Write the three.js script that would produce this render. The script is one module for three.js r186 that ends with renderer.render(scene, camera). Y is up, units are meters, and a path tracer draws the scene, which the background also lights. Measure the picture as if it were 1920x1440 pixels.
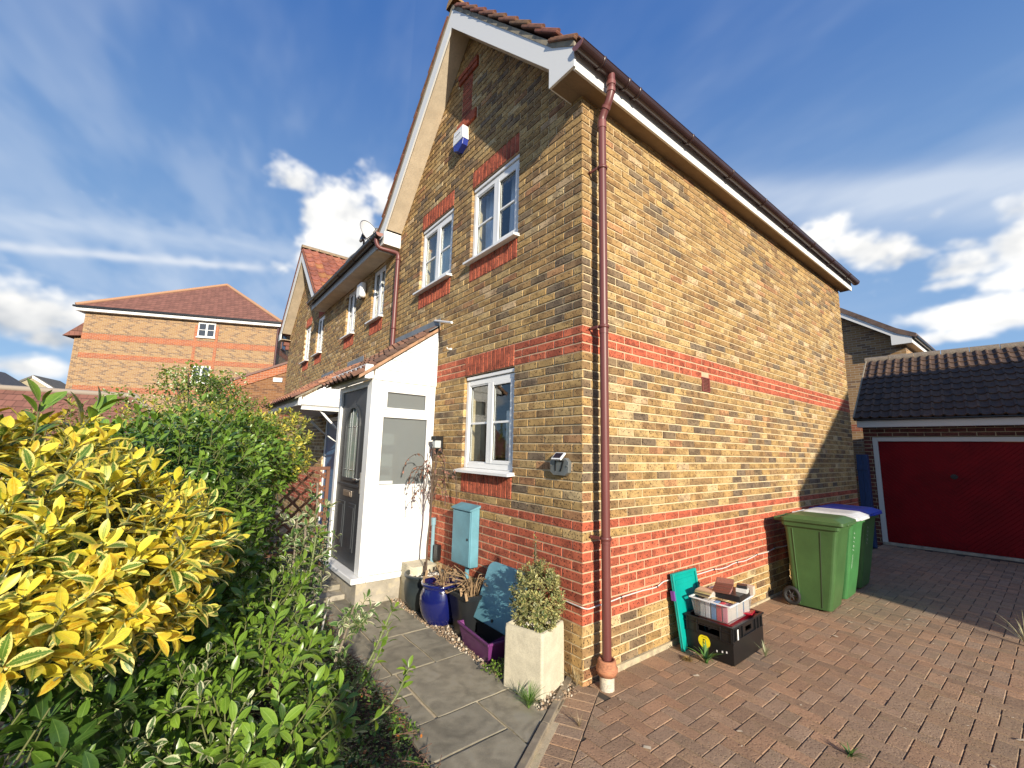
import * as THREE from 'three';
import { mergeGeometries } from 'three/addons/utils/BufferGeometryUtils.js';
import { RoundedBoxGeometry } from 'three/addons/geometries/RoundedBoxGeometry.js';
import { MarchingCubes } from 'three/addons/objects/MarchingCubes.js';

// ------------------------------------------------------------------ camera, sky, sun, exposure
const scene = new THREE.Scene();
const camera = new THREE.PerspectiveCamera(83.57, 4 / 3, 0.05, 900);
camera.position.set(2.346, 1.585, 2.554);
camera.rotation.order = 'YXZ';
camera.rotation.set(0.15286, 0.90729, 0.0239);
const renderer = new THREE.WebGLRenderer({ antialias: true });
renderer.toneMapping = THREE.LinearToneMapping;
renderer.toneMappingExposure = 1.43;
renderer.shadowMap.enabled = true;

const SUN = new THREE.Vector3(1, 0.365, 0.315).normalize();
const sun = new THREE.DirectionalLight(new THREE.Color(1, 0.9, 0.74), 5);
sun.position.copy(SUN).multiplyScalar(60);
sun.castShadow = true;
sun.shadow.mapSize.set(4096, 4096);
Object.assign(sun.shadow.camera, { left: -30, right: 30, top: 30, bottom: -30, near: 1, far: 160 });
scene.add(sun, sun.target);

// ------------------------------------------------------------------ random numbers and noise
function rng(seed) { let s = seed | 0; return () => { s = (s + 0x6d2b79f5) | 0; let t = Math.imul(s ^ (s >>> 15), 1 | s); t = (t + Math.imul(t ^ (t >>> 7), 61 | t)) ^ t; return ((t ^ (t >>> 14)) >>> 0) / 4294967296; }; }
const hash = (x, y, z) => { let h = Math.imul(x, 374761393) ^ Math.imul(y, 668265263) ^ Math.imul(z, 1274126177); h = Math.imul(h ^ (h >>> 13), 1274126177); h = Math.imul(h ^ (h >>> 16), 2246822519); return ((h ^ (h >>> 15)) >>> 0) / 4294967296; };
const sm = (t) => t * t * (3 - 2 * t);
function noise3(x, y, z) {
  const xi = Math.floor(x), yi = Math.floor(y), zi = Math.floor(z), u = sm(x - xi), v = sm(y - yi), w = sm(z - zi);
  const l = (a, b, t) => a + (b - a) * t, h = (i, j, k) => hash(xi + i, yi + j, zi + k);
  return l(l(l(h(0, 0, 0), h(1, 0, 0), u), l(h(0, 1, 0), h(1, 1, 0), u), v), l(l(h(0, 0, 1), h(1, 0, 1), u), l(h(0, 1, 1), h(1, 1, 1), u), v), w);
}
function fbm3(x, y, z, n = 5, g = 0.5) { let a = 1, s = 0, t = 0; for (let i = 0; i < n; i++) { s += a * noise3(x, y, z); t += a; a *= g; x = x * 2.03 + 7.1; y = y * 2.03 + 3.7; z = z * 2.03 + 1.3; } return s / t; }
function pnoise(u, v, p, s = 0) { // periodic on the unit square with p cells
  const x = u * p, y = v * p, xi = Math.floor(x), yi = Math.floor(y), a = sm(x - xi), b = sm(y - yi), m = (i) => ((i % p) + p) % p;
  const h = (i, j) => hash(m(xi + i), m(yi + j), s);
  return (h(0, 0) * (1 - a) + h(1, 0) * a) * (1 - b) + (h(0, 1) * (1 - a) + h(1, 1) * a) * b;
}
const pfbm = (u, v, p, s, n = 4) => { let a = 1, t = 0, r = 0; for (let i = 0; i < n; i++) { r += a * pnoise(u, v, p << i, s + i * 17); t += a; a *= 0.55; } return r / t; };
const vary = (r, a, b) => { const k = a + r() * b; return (x) => x * k; }; // one brightness for all three channels
const clamp = (x, a = 0, b = 1) => Math.min(b, Math.max(a, x));
const ss = (a, b, x) => sm(clamp((x - a) / (b - a)));
const mix = (a, b, t) => a + (b - a) * t, mix3 = (a, b, t) => [mix(a[0], b[0], t), mix(a[1], b[1], t), mix(a[2], b[2], t)];
const DEG = Math.PI / 180;

// ------------------------------------------------------------------ sky: air and clouds, by direction
{
  const W = 2048, H = 1024, data = new Float32Array(W * H * 4);
  const dirOf = (az, el) => [Math.cos(el * DEG) * Math.cos(az * DEG), Math.sin(el * DEG), Math.cos(el * DEG) * Math.sin(az * DEG)];
  // cumulus heaps: azimuth, elevation, half width, half height (degrees), thickness
  const heaps = [[-166, 27.5, 6.5, 4.6, 1.05], [-163, 24, 6, 4.4, 1.0], [-171.5, 29.8, 4.5, 2.4, 0.8], [-172.3, 20.4, 1.9, 1.3, 0.62], [-168, 22.5, 3, 2.2, 0.7], [-158.5, 29, 4, 3, 0.9], [-152, 26, 6, 4, 0.9],
    [168, 10.6, 7.5, 3.4, 1.25], [171, 9.2, 4, 1.8, 1.0], [160, 11.5, 7, 3.6, 1.1], [169, 6.3, 4, 1.5, 0.9], [163, 5.6, 5, 1.8, 1.0], [-166, 13, 5, 3, 0.8], [-171, 9, 6, 2.4, 0.8],
    [-105, 23.4, 3.6, 1.6, 0.85], [-101.5, 21.4, 3.4, 1.9, 0.9], [-98, 19.6, 3.4, 2.0, 0.9], [-96.5, 22.8, 2.6, 1.1, 0.75], [-93.5, 19.4, 2.4, 1.3, 0.7], [-90, 21.4, 2.6, 2.0, 0.85], [-95, 16.4, 3.4, 1.1, 0.75], [-90.5, 15.6, 3.2, 1.3, 0.8], [-92, 12.6, 3.6, 1.5, 0.95], [-96, 11.4, 3, 0.9, 0.7], [-100.5, 16.2, 2.4, 0.9, 0.5], [-84, 19, 5, 3, 0.95], [-78, 12, 8, 4, 1.0], [-99.5, 20.6, 4.2, 2.4, 0.75], [-94.5, 17.8, 4.6, 2.0, 0.8], [-89, 18.6, 4, 2.6, 0.9], [-93.5, 13.2, 5, 1.6, 0.8]];
  const r = rng(77);
  for (let az = -70; az < 158; az += 9) heaps.push([az + r() * 7, 6 + r() * 20, 4 + r() * 6, 1.6 + r() * 2.6, 0.6 + r() * 0.5]);
  const A = dirOf(166.2, 16.1), B = dirOf(-173.3, 20.0);
  const trailN = new THREE.Vector3(...A).cross(new THREE.Vector3(...B)).normalize();
  for (let j = 0; j < H; j++) {
    const el = ((j + 0.5) / H - 0.5) * 180, y = Math.sin(el * DEG), c = Math.cos(el * DEG);
    for (let i = 0; i < W; i++) {
      const az = ((i + 0.5) / W - 0.5) * 360, x = c * Math.cos(az * DEG), z = c * Math.sin(az * DEG), o = (j * W + i) * 4;
      const e = Math.max(0, el);
      let t = ss(0, 14, e) * 0.45 + ss(8, 55, e) * 0.55;
      let col = mix3([0.43, 0.69, 0.98], [0.055, 0.168, 0.49], t);
      const toSun = x * SUN.x + y * SUN.y + z * SUN.z, glow = Math.pow(Math.max(0, toSun), 6) * 0.5 + Math.pow(Math.max(0, toSun), 40) * 1.2;
      col = [col[0] + glow * 0.75, col[1] + glow * 0.72, col[2] + glow * 0.62];
      if (el > -2) {
        // high thin cirrus on a plane overhead
        const k = 1 / (y + 0.16), px = x * k, pz = z * k;
        const w1 = fbm3(px * 0.9 + 3, pz * 2.6, 1.5, 5, 0.55), w2 = fbm3(px * 2.2 + pz * 1.1, pz * 5.5 - px * 0.8, 9.5, 5, 0.6);
        let ci = ss(0.42, 0.78, w1 * 0.62 + w2 * 0.42) * 0.62;
        ci += ss(0.5, 0.75, fbm3(px * 0.5, pz * 0.5, 4.4, 3)) * 0.16; ci += ss(0.46, 0.7, fbm3(px * 1.4 + pz * 0.9, pz * 3.4 - px * 1.1, 21.5, 5, 0.58)) * 0.45 * ss(60, 25, el) * (az > 150 || az < -155 ? 1 : ss(-125, -155, az));
        // a milky band low on the right
        const band = Math.exp(-(((el - (26.5 + (az + 100) * -0.24)) / (el > 26.5 + (az + 100) * -0.24 ? 1.7 : 3.6)) ** 2)) * ss(-122, -106, az) * (az < -20 ? 1 : 0);
        ci = clamp(ci * (az > 150 || az < -158 ? 0.72 : 0.42) + band * (0.45 + 0.8 * w2));
        ci *= 1 - 0.35 * ss(40, 60, el);
        col = mix3(col, [0.8, 0.87, 0.97], ci * 0.7);
        // contrails
        const off = Math.asin(clamp(x * trailN.x + y * trailN.y + z * trailN.z, -1, 1)) / DEG, near = Math.abs(az) > 150 || az > 140;
        if (near) {
          const along = ((az + 360) % 360), fade = ss(140, 150, along) * (1 - ss(185, 188, along)), n = noise3(along * 1.2, el * 2, 3);
          col = mix3(col, [0.85, 0.9, 0.98], Math.exp(-((off / (0.32 + n * 0.2)) ** 2)) * fade * (0.5 + 0.35 * n));
          const off2 = off + 2.1, w = 0.9 + n * 0.8;
          col = mix3(col, [0.78, 0.86, 0.97], Math.exp(-((off2 / w) ** 2)) * ss(140, 150, along) * (1 - ss(186, 198, along)) * (0.2 + 0.35 * fbm3(along * 0.35, el * 2, 6, 3)));
        }
        // cumulus
        const n1 = fbm3(x * 9 + 2, y * 13, z * 9, 6, 0.56), n2 = fbm3(x * 30, y * 36, z * 30, 4, 0.55);
        let d = 0, top = 0;
        for (const [ha, he, hw, hh, th] of heaps) {
          let da = az - ha; if (da > 180) da -= 360; if (da < -180) da += 360;
          da *= c; const de = el - he; if (Math.abs(da) > hw * 2.2 || Math.abs(de) > hh * 2.4) continue;
          const q = (da / hw) ** 2 + (de / (de < 0 ? hh * 0.75 : hh)) ** 2, v = (th + (az > -115 && az < -60 ? 0.04 : 0)) * Math.exp(-q * 0.75);
          d = Math.max(d, v + 0.25 * Math.min(d, v)); top = Math.max(top, v * (0.5 + de / hh * 0.6));
        }
        if (d > 0.05) {
          const a = ss(0.3, 0.62, d * 0.72 + (n1 - 0.5) * 1.35 + (n2 - 0.5) * 0.34);
          const lit = clamp(0.3 + top * 0.8 + (n1 - 0.5) * 1.5 + (n2 - 0.5) * 0.7), thick = ss(0.5, 1.1, d);
          const cc = mix3(mix3([0.7, 0.77, 0.88], [0.38, 0.43, 0.5], thick), [1.25, 1.22, 1.16], lit);
          col = mix3(col, cc, a * 0.97);
        }
      }
      if (el < 0) col = mix3(col, [0.2, 0.19, 0.17], ss(0, -4, el) || clamp(-el / 4));
      data[o] = col[0] * 0.68; data[o + 1] = col[1] * 0.68; data[o + 2] = col[2] * 0.68; data[o + 3] = 1;
    }
  }
  const sky = new THREE.DataTexture(data, W, H, THREE.RGBAFormat, THREE.FloatType);
  sky.mapping = THREE.EquirectangularReflectionMapping; sky.magFilter = THREE.LinearFilter; sky.minFilter = THREE.LinearFilter; sky.needsUpdate = true;
  scene.background = sky; scene.environment = sky;
}

// ------------------------------------------------------------------ textures and materials
function tex(w, h, fn, srgb = false) {
  const d = new Uint8Array(w * h * 4);
  for (let j = 0; j < h; j++) for (let i = 0; i < w; i++) {
    const c = fn((i + 0.5) / w, (j + 0.5) / h, i, j), o = (j * w + i) * 4;
    for (let k = 0; k < 3; k++) { let v = clamp(typeof c === 'number' ? c : c[k]); if (srgb) v = v <= 0.0031308 ? v * 12.92 : 1.055 * Math.pow(v, 1 / 2.4) - 0.055; d[o + k] = Math.round(v * 255); }
    d[o + 3] = 255;
  }
  const t = new THREE.DataTexture(d, w, h); t.wrapS = t.wrapT = THREE.RepeatWrapping; t.magFilter = THREE.LinearFilter; t.minFilter = THREE.LinearMipmapLinearFilter; t.generateMipmaps = true;
  if (srgb) t.colorSpace = THREE.SRGBColorSpace; t.needsUpdate = true; return t;
}
const spots = (u, v, p, s, r0) => { // round spots on a jittered grid, returns 0..1 inside
  const x = u * p, y = v * p; let best = 0;
  for (let a = -1; a <= 1; a++) for (let b = -1; b <= 1; b++) { const i = Math.floor(x) + a, j = Math.floor(y) + b, m = (k) => ((k % p) + p) % p, h1 = hash(m(i), m(j), s), h2 = hash(m(i), m(j), s + 1), h3 = hash(m(i), m(j), s + 2); const dx = x - i - h1, dy = y - j - h2, rr = r0 * h3 * h3 * h3; if (rr > 0.04) best = Math.max(best, ss(rr, rr * 0.55, Math.hypot(dx, dy))); }
  return best;
};
const T = {
  brick: tex(1024, 1024, (u, v) => { // multiplies the brick's own colour
    const f = pfbm(u, v, 12, 1, 5), g = pnoise(u, v, 300, 5), blot = pfbm(u, v, 7, 9, 4), pit = spots(u, v, 46, 31, 0.6), st = pfbm(u * 1, v, 40, 14, 2);
    let k = 0.72 + 0.5 * f + 0.16 * (g - 0.5) + 0.18 * (st - 0.5);
    const b = ss(0.5, 0.72, blot) * 0.42, w = ss(0.36, 0.22, blot) * 0.28;
    let c = [k * (1 - b * 0.92) + w, k * (1 - b) + w, k * (1 - b) + w * 0.85];
    return c.map((x) => x * (1 - 0.75 * pit) * 0.86);
  }, true),
  brickBump: tex(512, 512, (u, v) => 0.5 + 0.5 * (pfbm(u, v, 24, 3, 5) - 0.5) - 0.4 * spots(u, v, 46, 31, 0.6)),
  sand: tex(512, 512, (u, v) => { const k = 0.8 + 0.3 * (pfbm(u, v, 10, 4, 5) - 0.5) + 0.26 * (pnoise(u, v, 256, 8) - 0.5); return [k, k, k * 0.98]; }, true),
  paver: tex(1024, 1024, (u, v) => {
    const f = pfbm(u, v, 10, 21, 6), g = pnoise(u, v, 420, 6), sp = Math.max(spots(u, v, 90, 71, 0.85), spots(u, v, 40, 75, 0.7) * 0.9), dk = spots(u, v, 70, 91, 0.6), li = ss(0.56, 0.7, pfbm(u, v, 5, 33, 5));
    let c = mix3([0.7, 0.7, 0.7], [1.12, 1.08, 1.02], f); c = c.map((x) => x * (0.86 + 0.3 * g)); c = mix3(c, [0.72, 0.78, 0.66], li * 0.45); c = mix3(c, [1, 1, 0.98], sp * 0.75); return mix3(c, [0.28, 0.26, 0.24], dk * 0.5).map((x) => x * 0.86);
  }, true),
  slab: tex(1024, 1024, (u, v) => {
    const wv = pfbm(u, v, 4, 51, 4), st = pnoise(u + wv * 0.25, v + wv * 0.25, 30, 3), a = pfbm(u, v, 8, 55, 6), band = Math.sin((v * 6 + u * 4 + wv * 5) * 6.283), g = pnoise(u, v, 300, 4), lich = ss(0.6, 0.72, pfbm(u, v, 9, 61, 5));
    const k = 0.5 + 0.56 * a + 0.1 * band + 0.14 * st + 0.14 * (g - 0.5), warm = ss(0.45, 0.75, pfbm(u, v, 3, 58, 3)) * 0.55;
    return mix3([k, k * 0.99, k * 0.95], [k * 1.05, k * 1.0, k * 0.9], warm * 0.5).map((x) => x * (1 + lich * 0.14));
  }, true),
  slabBump: tex(512, 512, (u, v) => { const wv = pfbm(u, v, 4, 51, 4); return 0.5 + 0.5 * (pfbm(u, v, 8, 55, 6) - 0.5) + 0.25 * (pfbm(u + wv * 0.2, v * 1, 20, 57, 3) - 0.5); }),
  grain: tex(512, 512, (u, v) => 0.62 + 0.55 * pfbm(u, v, 6, 81, 6) - 0.02 + 0.1 * (pnoise(u, v, 256, 3) - 0.5), true),
  bump: tex(512, 512, (u, v) => pfbm(u, v, 16, 83, 5)),
  wood: tex(256, 512, (u, v) => { const w = pfbm(u, v, 3, 91, 3), l = pnoise(u + w * 0.12, v * 0.06, 64, 4); return 0.6 + 0.3 * l + 0.2 * pfbm(u, v, 8, 93, 4); }, true),
  lichen: tex(512, 512, (u, v) => { const a = pfbm(u, v, 8, 101, 6), b = pfbm(u, v, 11, 103, 5), g = pnoise(u, v, 200, 5); let c = [0.8, 0.78, 0.76].map((x) => x * (0.6 + 0.55 * a + 0.14 * (g - 0.5))); c = mix3(c, [0.95, 0.9, 0.75], ss(0.55, 0.68, b) * 0.5); return mix3(c, [0.35, 0.34, 0.33], ss(0.42, 0.3, b) * 0.45); }, true),
};
const rep = (t, s) => { const c = t.clone(); c.repeat.set(s, s); c.needsUpdate = true; return c; };
const lin = (r, g, b) => new THREE.Color().setRGB(r, g, b);
const std = (c, rough = 0.8, more = {}) => new THREE.MeshStandardMaterial({ color: c, roughness: rough, side: THREE.DoubleSide, ...more });
const M = {
  brick: std(lin(1, 1, 1), 0.92, { vertexColors: true, map: T.brick, bumpMap: T.brickBump, bumpScale: 0.004 }),
  mortar: std(lin(0.74, 0.6, 0.38), 0.95, { map: rep(T.sand, 3) }),
  mortarFar: std(lin(0.48, 0.4, 0.27), 0.95, { map: T.sand }),
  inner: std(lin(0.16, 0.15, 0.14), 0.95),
  upvc: std(lin(0.8, 0.8, 0.785), 0.34),
  white: std(lin(0.76, 0.76, 0.74), 0.5),
  gasket: std(lin(0.02, 0.02, 0.02), 0.6),
  soffitShaded: std(lin(0.3, 0.21, 0.13), 0.75, { map: rep(T.sand, 1) }),  // drive-side soffit, colour darkened to stand in for the shade under the eaves
  soffit: std(lin(0.72, 0.6, 0.45), 0.7, { map: rep(T.sand, 1) }),
  brownGutter: std(lin(0.052, 0.026, 0.024), 0.34, { map: rep(T.grain, 0.6) }),
  blackGutter: std(lin(0.014, 0.014, 0.016), 0.3),
  brownPipe: std(lin(0.165, 0.05, 0.044), 0.42, { map: rep(T.grain, 0.8) }),
  glass: new THREE.MeshPhysicalMaterial({ color: lin(0.96, 0.98, 0.97), roughness: 0.02, transmission: 1, thickness: 0, ior: 1.52, side: THREE.DoubleSide }),
  frosted: new THREE.MeshPhysicalMaterial({ color: lin(0.62, 0.66, 0.66), roughness: 0.3, transmission: 0.8, thickness: 0, clearcoat: 0.6, clearcoatRoughness: 0.04, side: THREE.DoubleSide }),
  curtain: std(lin(0.78, 0.8, 0.84), 0.95, { map: rep(T.sand, 4) }),
  lead: std(lin(0.2, 0.225, 0.25), 0.62, { map: rep(T.grain, 1.4), bumpMap: T.bump, bumpScale: 0.004 }),
  tile: std(lin(1, 1, 1), 0.86, { vertexColors: true, map: rep(T.lichen, 2.2), bumpMap: T.bump, bumpScale: 0.003 }),
  cement: std(lin(0.36, 0.32, 0.25), 0.95, { map: rep(T.lichen, 2) }),
  concrete: std(lin(0.5, 0.46, 0.38), 0.92, { map: rep(T.lichen, 1.3), bumpMap: T.bump, bumpScale: 0.003 }),
  stone: std(lin(0.66, 0.6, 0.46), 0.9, { map: rep(T.sand, 1.5), bumpMap: T.bump, bumpScale: 0.004 }),
  paver: std(lin(1, 1, 1), 0.93, { vertexColors: true, map: T.paver, bumpMap: T.brickBump, bumpScale: 0.004 }),
  slab: std(lin(1, 1, 1), 0.82, { vertexColors: true, map: T.slab, bumpMap: T.slabBump, bumpScale: 0.008 }),
  door: std(lin(0.045, 0.05, 0.056), 0.42, { map: rep(T.grain, 2) }),
  steel: std(lin(0.62, 0.62, 0.6), 0.28, { metalness: 0.9 }),
  black: std(lin(0.012, 0.012, 0.013), 0.42, { map: rep(T.grain, 2) }),
  rubber: std(lin(0.014, 0.014, 0.014), 0.7),
};

// ------------------------------------------------------------------ building helpers
const used = {};
const numbered = (n) => { used[n] = (used[n] ?? -1) + 1; return used[n] ? n + '_' + String(used[n]).padStart(3, '0') : n; };
function fin(o) { if (o.isMesh) { o.castShadow = o.receiveShadow = true; } return o; }
function thing(name, label, category, group, pos = [0, 0, 0], turn = 0) {
  const g = new THREE.Group(); g.name = numbered(name); g.position.set(...pos); g.rotation.y = turn; g.userData = { label, category }; if (group) g.userData.group = group; scene.add(g); return g;
}
function struct(name, pos = [0, 0, 0]) { const g = new THREE.Group(); g.name = numbered(name); g.position.set(...pos); g.userData.kind = 'structure'; scene.add(g); return g; }
function part(name, geo, mat, parent, extra) { const m = new THREE.Mesh(Array.isArray(geo) ? join(geo) : geo, mat); m.name = name; if (extra) Object.assign(m.userData, extra); parent.add(fin(m)); return m; }
const clean = (g) => { g = g.index ? g.toNonIndexed() : g; for (const k of Object.keys(g.attributes)) if (!['position', 'normal', 'uv', 'color'].includes(k)) g.deleteAttribute(k); return g; };
function join(list) { list = list.map(clean); const c = list.some((g) => g.attributes.color); if (c) list.forEach((g) => { if (!g.attributes.color) g.setAttribute('color', new THREE.BufferAttribute(new Float32Array(g.attributes.position.count * 3).fill(1), 3)); }); return mergeGeometries(list); }
function boxUV(g, s = 1) { // uv in metres by face direction
  g = g.index ? g.toNonIndexed() : g; const p = g.attributes.position, n = g.attributes.normal, uv = new Float32Array(p.count * 2);
  for (let i = 0; i < p.count; i++) { const a = [Math.abs(n.getX(i)), Math.abs(n.getY(i)), Math.abs(n.getZ(i))], x = p.getX(i), y = p.getY(i), z = p.getZ(i); if (a[0] >= a[1] && a[0] >= a[2]) { uv[2 * i] = z * s; uv[2 * i + 1] = y * s; } else if (a[1] >= a[2]) { uv[2 * i] = x * s; uv[2 * i + 1] = z * s; } else { uv[2 * i] = x * s; uv[2 * i + 1] = y * s; } }
  g.setAttribute('uv', new THREE.BufferAttribute(uv, 2)); return g;
}
const box = (x0, x1, y0, y1, z0, z1) => boxUV(new THREE.BoxGeometry(x1 - x0, y1 - y0, z1 - z0).translate((x0 + x1) / 2, (y0 + y1) / 2, (z0 + z1) / 2));
const rbox = (x0, x1, y0, y1, z0, z1, r = 0.004, n = 2) => boxUV(new RoundedBoxGeometry(x1 - x0, y1 - y0, z1 - z0, n, Math.min(r, (x1 - x0) / 2.1, (y1 - y0) / 2.1, (z1 - z0) / 2.1)).translate((x0 + x1) / 2, (y0 + y1) / 2, (z0 + z1) / 2));
const V = (x, y, z) => new THREE.Vector3(x, y, z);
const tube = (pts, r, seg = 24, rad = 10, closed = false) => new THREE.TubeGeometry(new THREE.CatmullRomCurve3(pts.map((p) => V(...p)), closed, 'centripetal'), seg, r, rad, closed);
const cyl = (a, b, r0, r1 = r0, n = 16) => { const A = V(...a), B = V(...b), g = new THREE.CylinderGeometry(r1, r0, A.distanceTo(B), n); g.applyQuaternion(new THREE.Quaternion().setFromUnitVectors(V(0, 1, 0), B.clone().sub(A).normalize())); return g.translate((A.x + B.x) / 2, (A.y + B.y) / 2, (A.z + B.z) / 2); };
const extr = (pts, d, holes = [], bevel = 0) => { const s = new THREE.Shape(pts.map((p) => new THREE.Vector2(...p))); for (const h of holes) s.holes.push(new THREE.Path(h.map((p) => new THREE.Vector2(...p)))); return boxUV(new THREE.ExtrudeGeometry(s, { depth: d, bevelEnabled: bevel > 0, bevelSize: bevel, bevelThickness: bevel, bevelSegments: 2, curveSegments: 16 })); };
const rect = (x0, x1, y0, y1) => [[x0, y0], [x1, y0], [x1, y1], [x0, y1]];
function tint(g, c) { const n = g.attributes.position.count, a = new Float32Array(n * 3); for (let i = 0; i < n; i++) a.set(c, i * 3); g.setAttribute('color', new THREE.BufferAttribute(a, 3)); return g; }
const camP = camera.position, camQ = new THREE.Quaternion().setFromEuler(camera.rotation), FWD = V(0, 0, -1).applyQuaternion(camQ), camInv = camQ.clone().invert();
function screenSize(p, area, n) { // how large a piece shows from the photograph's standpoint, 0 outside the frame
  const d = p.clone().sub(camP), dist = d.length(), q = d.clone().applyQuaternion(camInv); if (q.z > -0.05) return 0;
  const t = Math.tan(83.57 / 2 * DEG); if (Math.abs(q.x / q.z) > t * 4 / 3 * 1.02 || Math.abs(q.y / q.z) > t * 1.02) return 0;
  return area * Math.abs(d.dot(n)) / dist / (q.z * q.z);
}

// -- bricks. Each is a front face with an uneven bevel down to the joint.
const YEL = [[0.5, 0.315, 0.115], [0.54, 0.355, 0.14], [0.45, 0.285, 0.11], [0.46, 0.275, 0.105], [0.58, 0.4, 0.175], [0.41, 0.25, 0.1]];
const BRN = [[0.31, 0.19, 0.085], [0.34, 0.205, 0.09], [0.27, 0.165, 0.085]], DRK = [[0.2, 0.145, 0.09], [0.235, 0.165, 0.1], [0.17, 0.13, 0.095]];
const RDY = [[0.5, 0.26, 0.12], [0.44, 0.21, 0.1]], PALE = [[0.66, 0.5, 0.27], [0.66, 0.47, 0.27]], RED = [[0.54, 0.13, 0.065], [0.51, 0.118, 0.058], [0.57, 0.145, 0.072], [0.49, 0.112, 0.056]];
const pick = (r, a) => a[Math.floor(r() * a.length) % a.length];
function brickColour(r, kind, dk = 0.1) {
  const j = 0.9 + r() * 0.2; let c;
  if (kind === 'red') c = pick(r, RED); else { const q = r(); c = q < dk ? pick(r, DRK) : q < dk + 0.15 ? pick(r, BRN) : q < dk + 0.2 ? pick(r, RDY) : q < dk + 0.25 ? pick(r, PALE) : pick(r, YEL); }
  if (kind !== 'red') c = mix3(c, [0.45, 0.285, 0.118], 0.17); return c.map((x) => x * j);
}
function brickGeo(r, w, h, col, depth = 0.012, back = 0) { // centred, +z outward at 0; sides run back to -depth
  const b = 0.0035, jt = () => (r() - 0.5) * 0.003, x = w / 2, y = h / 2, P = [], C = [], U = [], N = [];
  const f = [[-x + b + jt(), -y + b + jt(), 0], [x - b + jt(), -y + b + jt(), 0], [x - b + jt(), y - b + jt(), 0], [-x + b + jt(), y - b + jt(), 0]].map((p) => [p[0], p[1], jt() * 0.5]);
  const m = [[-x, -y, -0.005], [x, -y, -0.005], [x, y, -0.005], [-x, y, -0.005]].map((p) => [p[0] + jt() * 0.5, p[1] + jt() * 0.5, p[2]]), d = m.map((p) => [p[0], p[1], -depth]);
  const ou = r() * 4, ov = r() * 4, quad = (a, bb, c, e) => { const A = V(...a), n = V(...bb).sub(A).cross(V(...e).sub(A)).normalize(); for (const q of [a, bb, c, a, c, e]) { P.push(...q); C.push(...col); U.push(ou + q[0] * 1.6, ov + q[1] * 1.6 + q[2]); N.push(n.x, n.y, n.z); } };
  quad(...f); for (let i = 0; i < 4; i++) { const k = (i + 1) % 4; quad(m[i], m[k], f[k], f[i]); if (depth > 0.006) quad(d[i], d[k], m[k], m[i]); }
  const g = new THREE.BufferGeometry(); for (const [n, a, s] of [['position', P, 3], ['normal', N, 3], ['uv', U, 2], ['color', C, 3]]) g.setAttribute(n, new THREE.BufferAttribute(new Float32Array(a), s)); return g;
}
// lay a face of brickwork: u runs from 0 to len along dir, v up; returns the list of bricks
const COURSE = 0.075, STR = 0.225;
function layBricks({ seed, len, n0, n1, headerFirst, holes = [], kindOf, clip, dark, u0 = 0 }) {
  const r = rng(seed), out = [];
  for (let n = n0; n < n1; n++) {
    const v0 = n * COURSE + 0.0058, v1 = (n + 1) * COURSE - 0.0058, hf = headerFirst(n); let u = u0;
    if (hf) { push(u, u + 0.1025); u += 0.1125; }
    for (; u < len; u += STR) push(u, Math.min(len, u + 0.215));
    function push(a, b) {
      let segs = [[a, b]]; if (clip) { const c = clip((v0 + v1) / 2); segs = segs.map(([p, q]) => [Math.max(p, c[0]), Math.min(q, c[1])]); }
      for (const h of holes) if (v0 < h[3] - 0.01 && v1 > h[2] + 0.01) segs = segs.flatMap(([p, q]) => (q <= h[0] || p >= h[1] ? [[p, q]] : [[p, Math.min(q, h[0])], [Math.max(p, h[1]), q]]));
      for (const [p, q] of segs) { if (q - p < 0.02) continue; const edge = holes.some((h) => h[4] && v0 < h[3] && v1 > h[2] && (Math.abs(q - h[0]) < 0.004 || Math.abs(p - h[1]) < 0.004)), k = kindOf(n); out.push({ u: (p + q) / 2, v: (v0 + v1) / 2, w: q - p - (q - p > 0.2 ? 0.002 + (r() - 0.5) * 0.006 : 0), h: v1 - v0, col: brickColour(r, k, dark ? dark((p + q) / 2, v0) : 0.1), edge, seed: Math.floor(r() * 1e9) }); }
    }
  }
  return out;
}
const soldiers = (seed, uA, count, v0, v1) => { const r = rng(seed), o = []; for (let i = 0; i < count; i++) o.push({ u: uA + (i + 0.5) * COURSE, v: (v0 + v1) / 2, w: COURSE - 0.0125, h: v1 - v0 - 0.01, col: brickColour(r, 'red').map((x) => x * 0.96), edge: false, seed: Math.floor(r() * 1e9), out: 0.003 }); return o; };
// turn a list of bricks into geometry on a face given by origin, u direction and outward normal
function brickMeshes(list, origin, U, N, sgn = 1) {
  const B = new THREE.Matrix4().makeBasis(U, V(0, 1, 0), N);
  return list.map((b) => { const g = brickGeo(rng(b.seed), b.w, b.h, b.col, b.edge ? 0.11 : 0.012), p = origin.clone().addScaledVector(U, b.u * sgn).add(V(0, b.v, 0)).addScaledVector(N, b.out ?? 0); return { g, p, B, size: screenSize(p, b.w * b.h, N) }; });
}
function placeBricks(all, parents, max, name = 'brick', stuffName = 'brickwork', mat = M.brick) {
  all.sort((a, b) => b.size - a.size);
  const rest = [];
  all.forEach((b, i) => {
    const m4 = b.B.clone().setPosition(b.p);
    if (i < max && b.size > 0) { const g = b.g; g.applyMatrix4(b.B); const m = part(name, g, mat, b.parent ?? parents); m.position.copy(b.p); } else { b.g.applyMatrix4(m4); rest.push(b.g); }
  });
  if (rest.length) part(stuffName, mergeGeometries(rest), mat, parents, { kind: 'stuff' });
}

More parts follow.
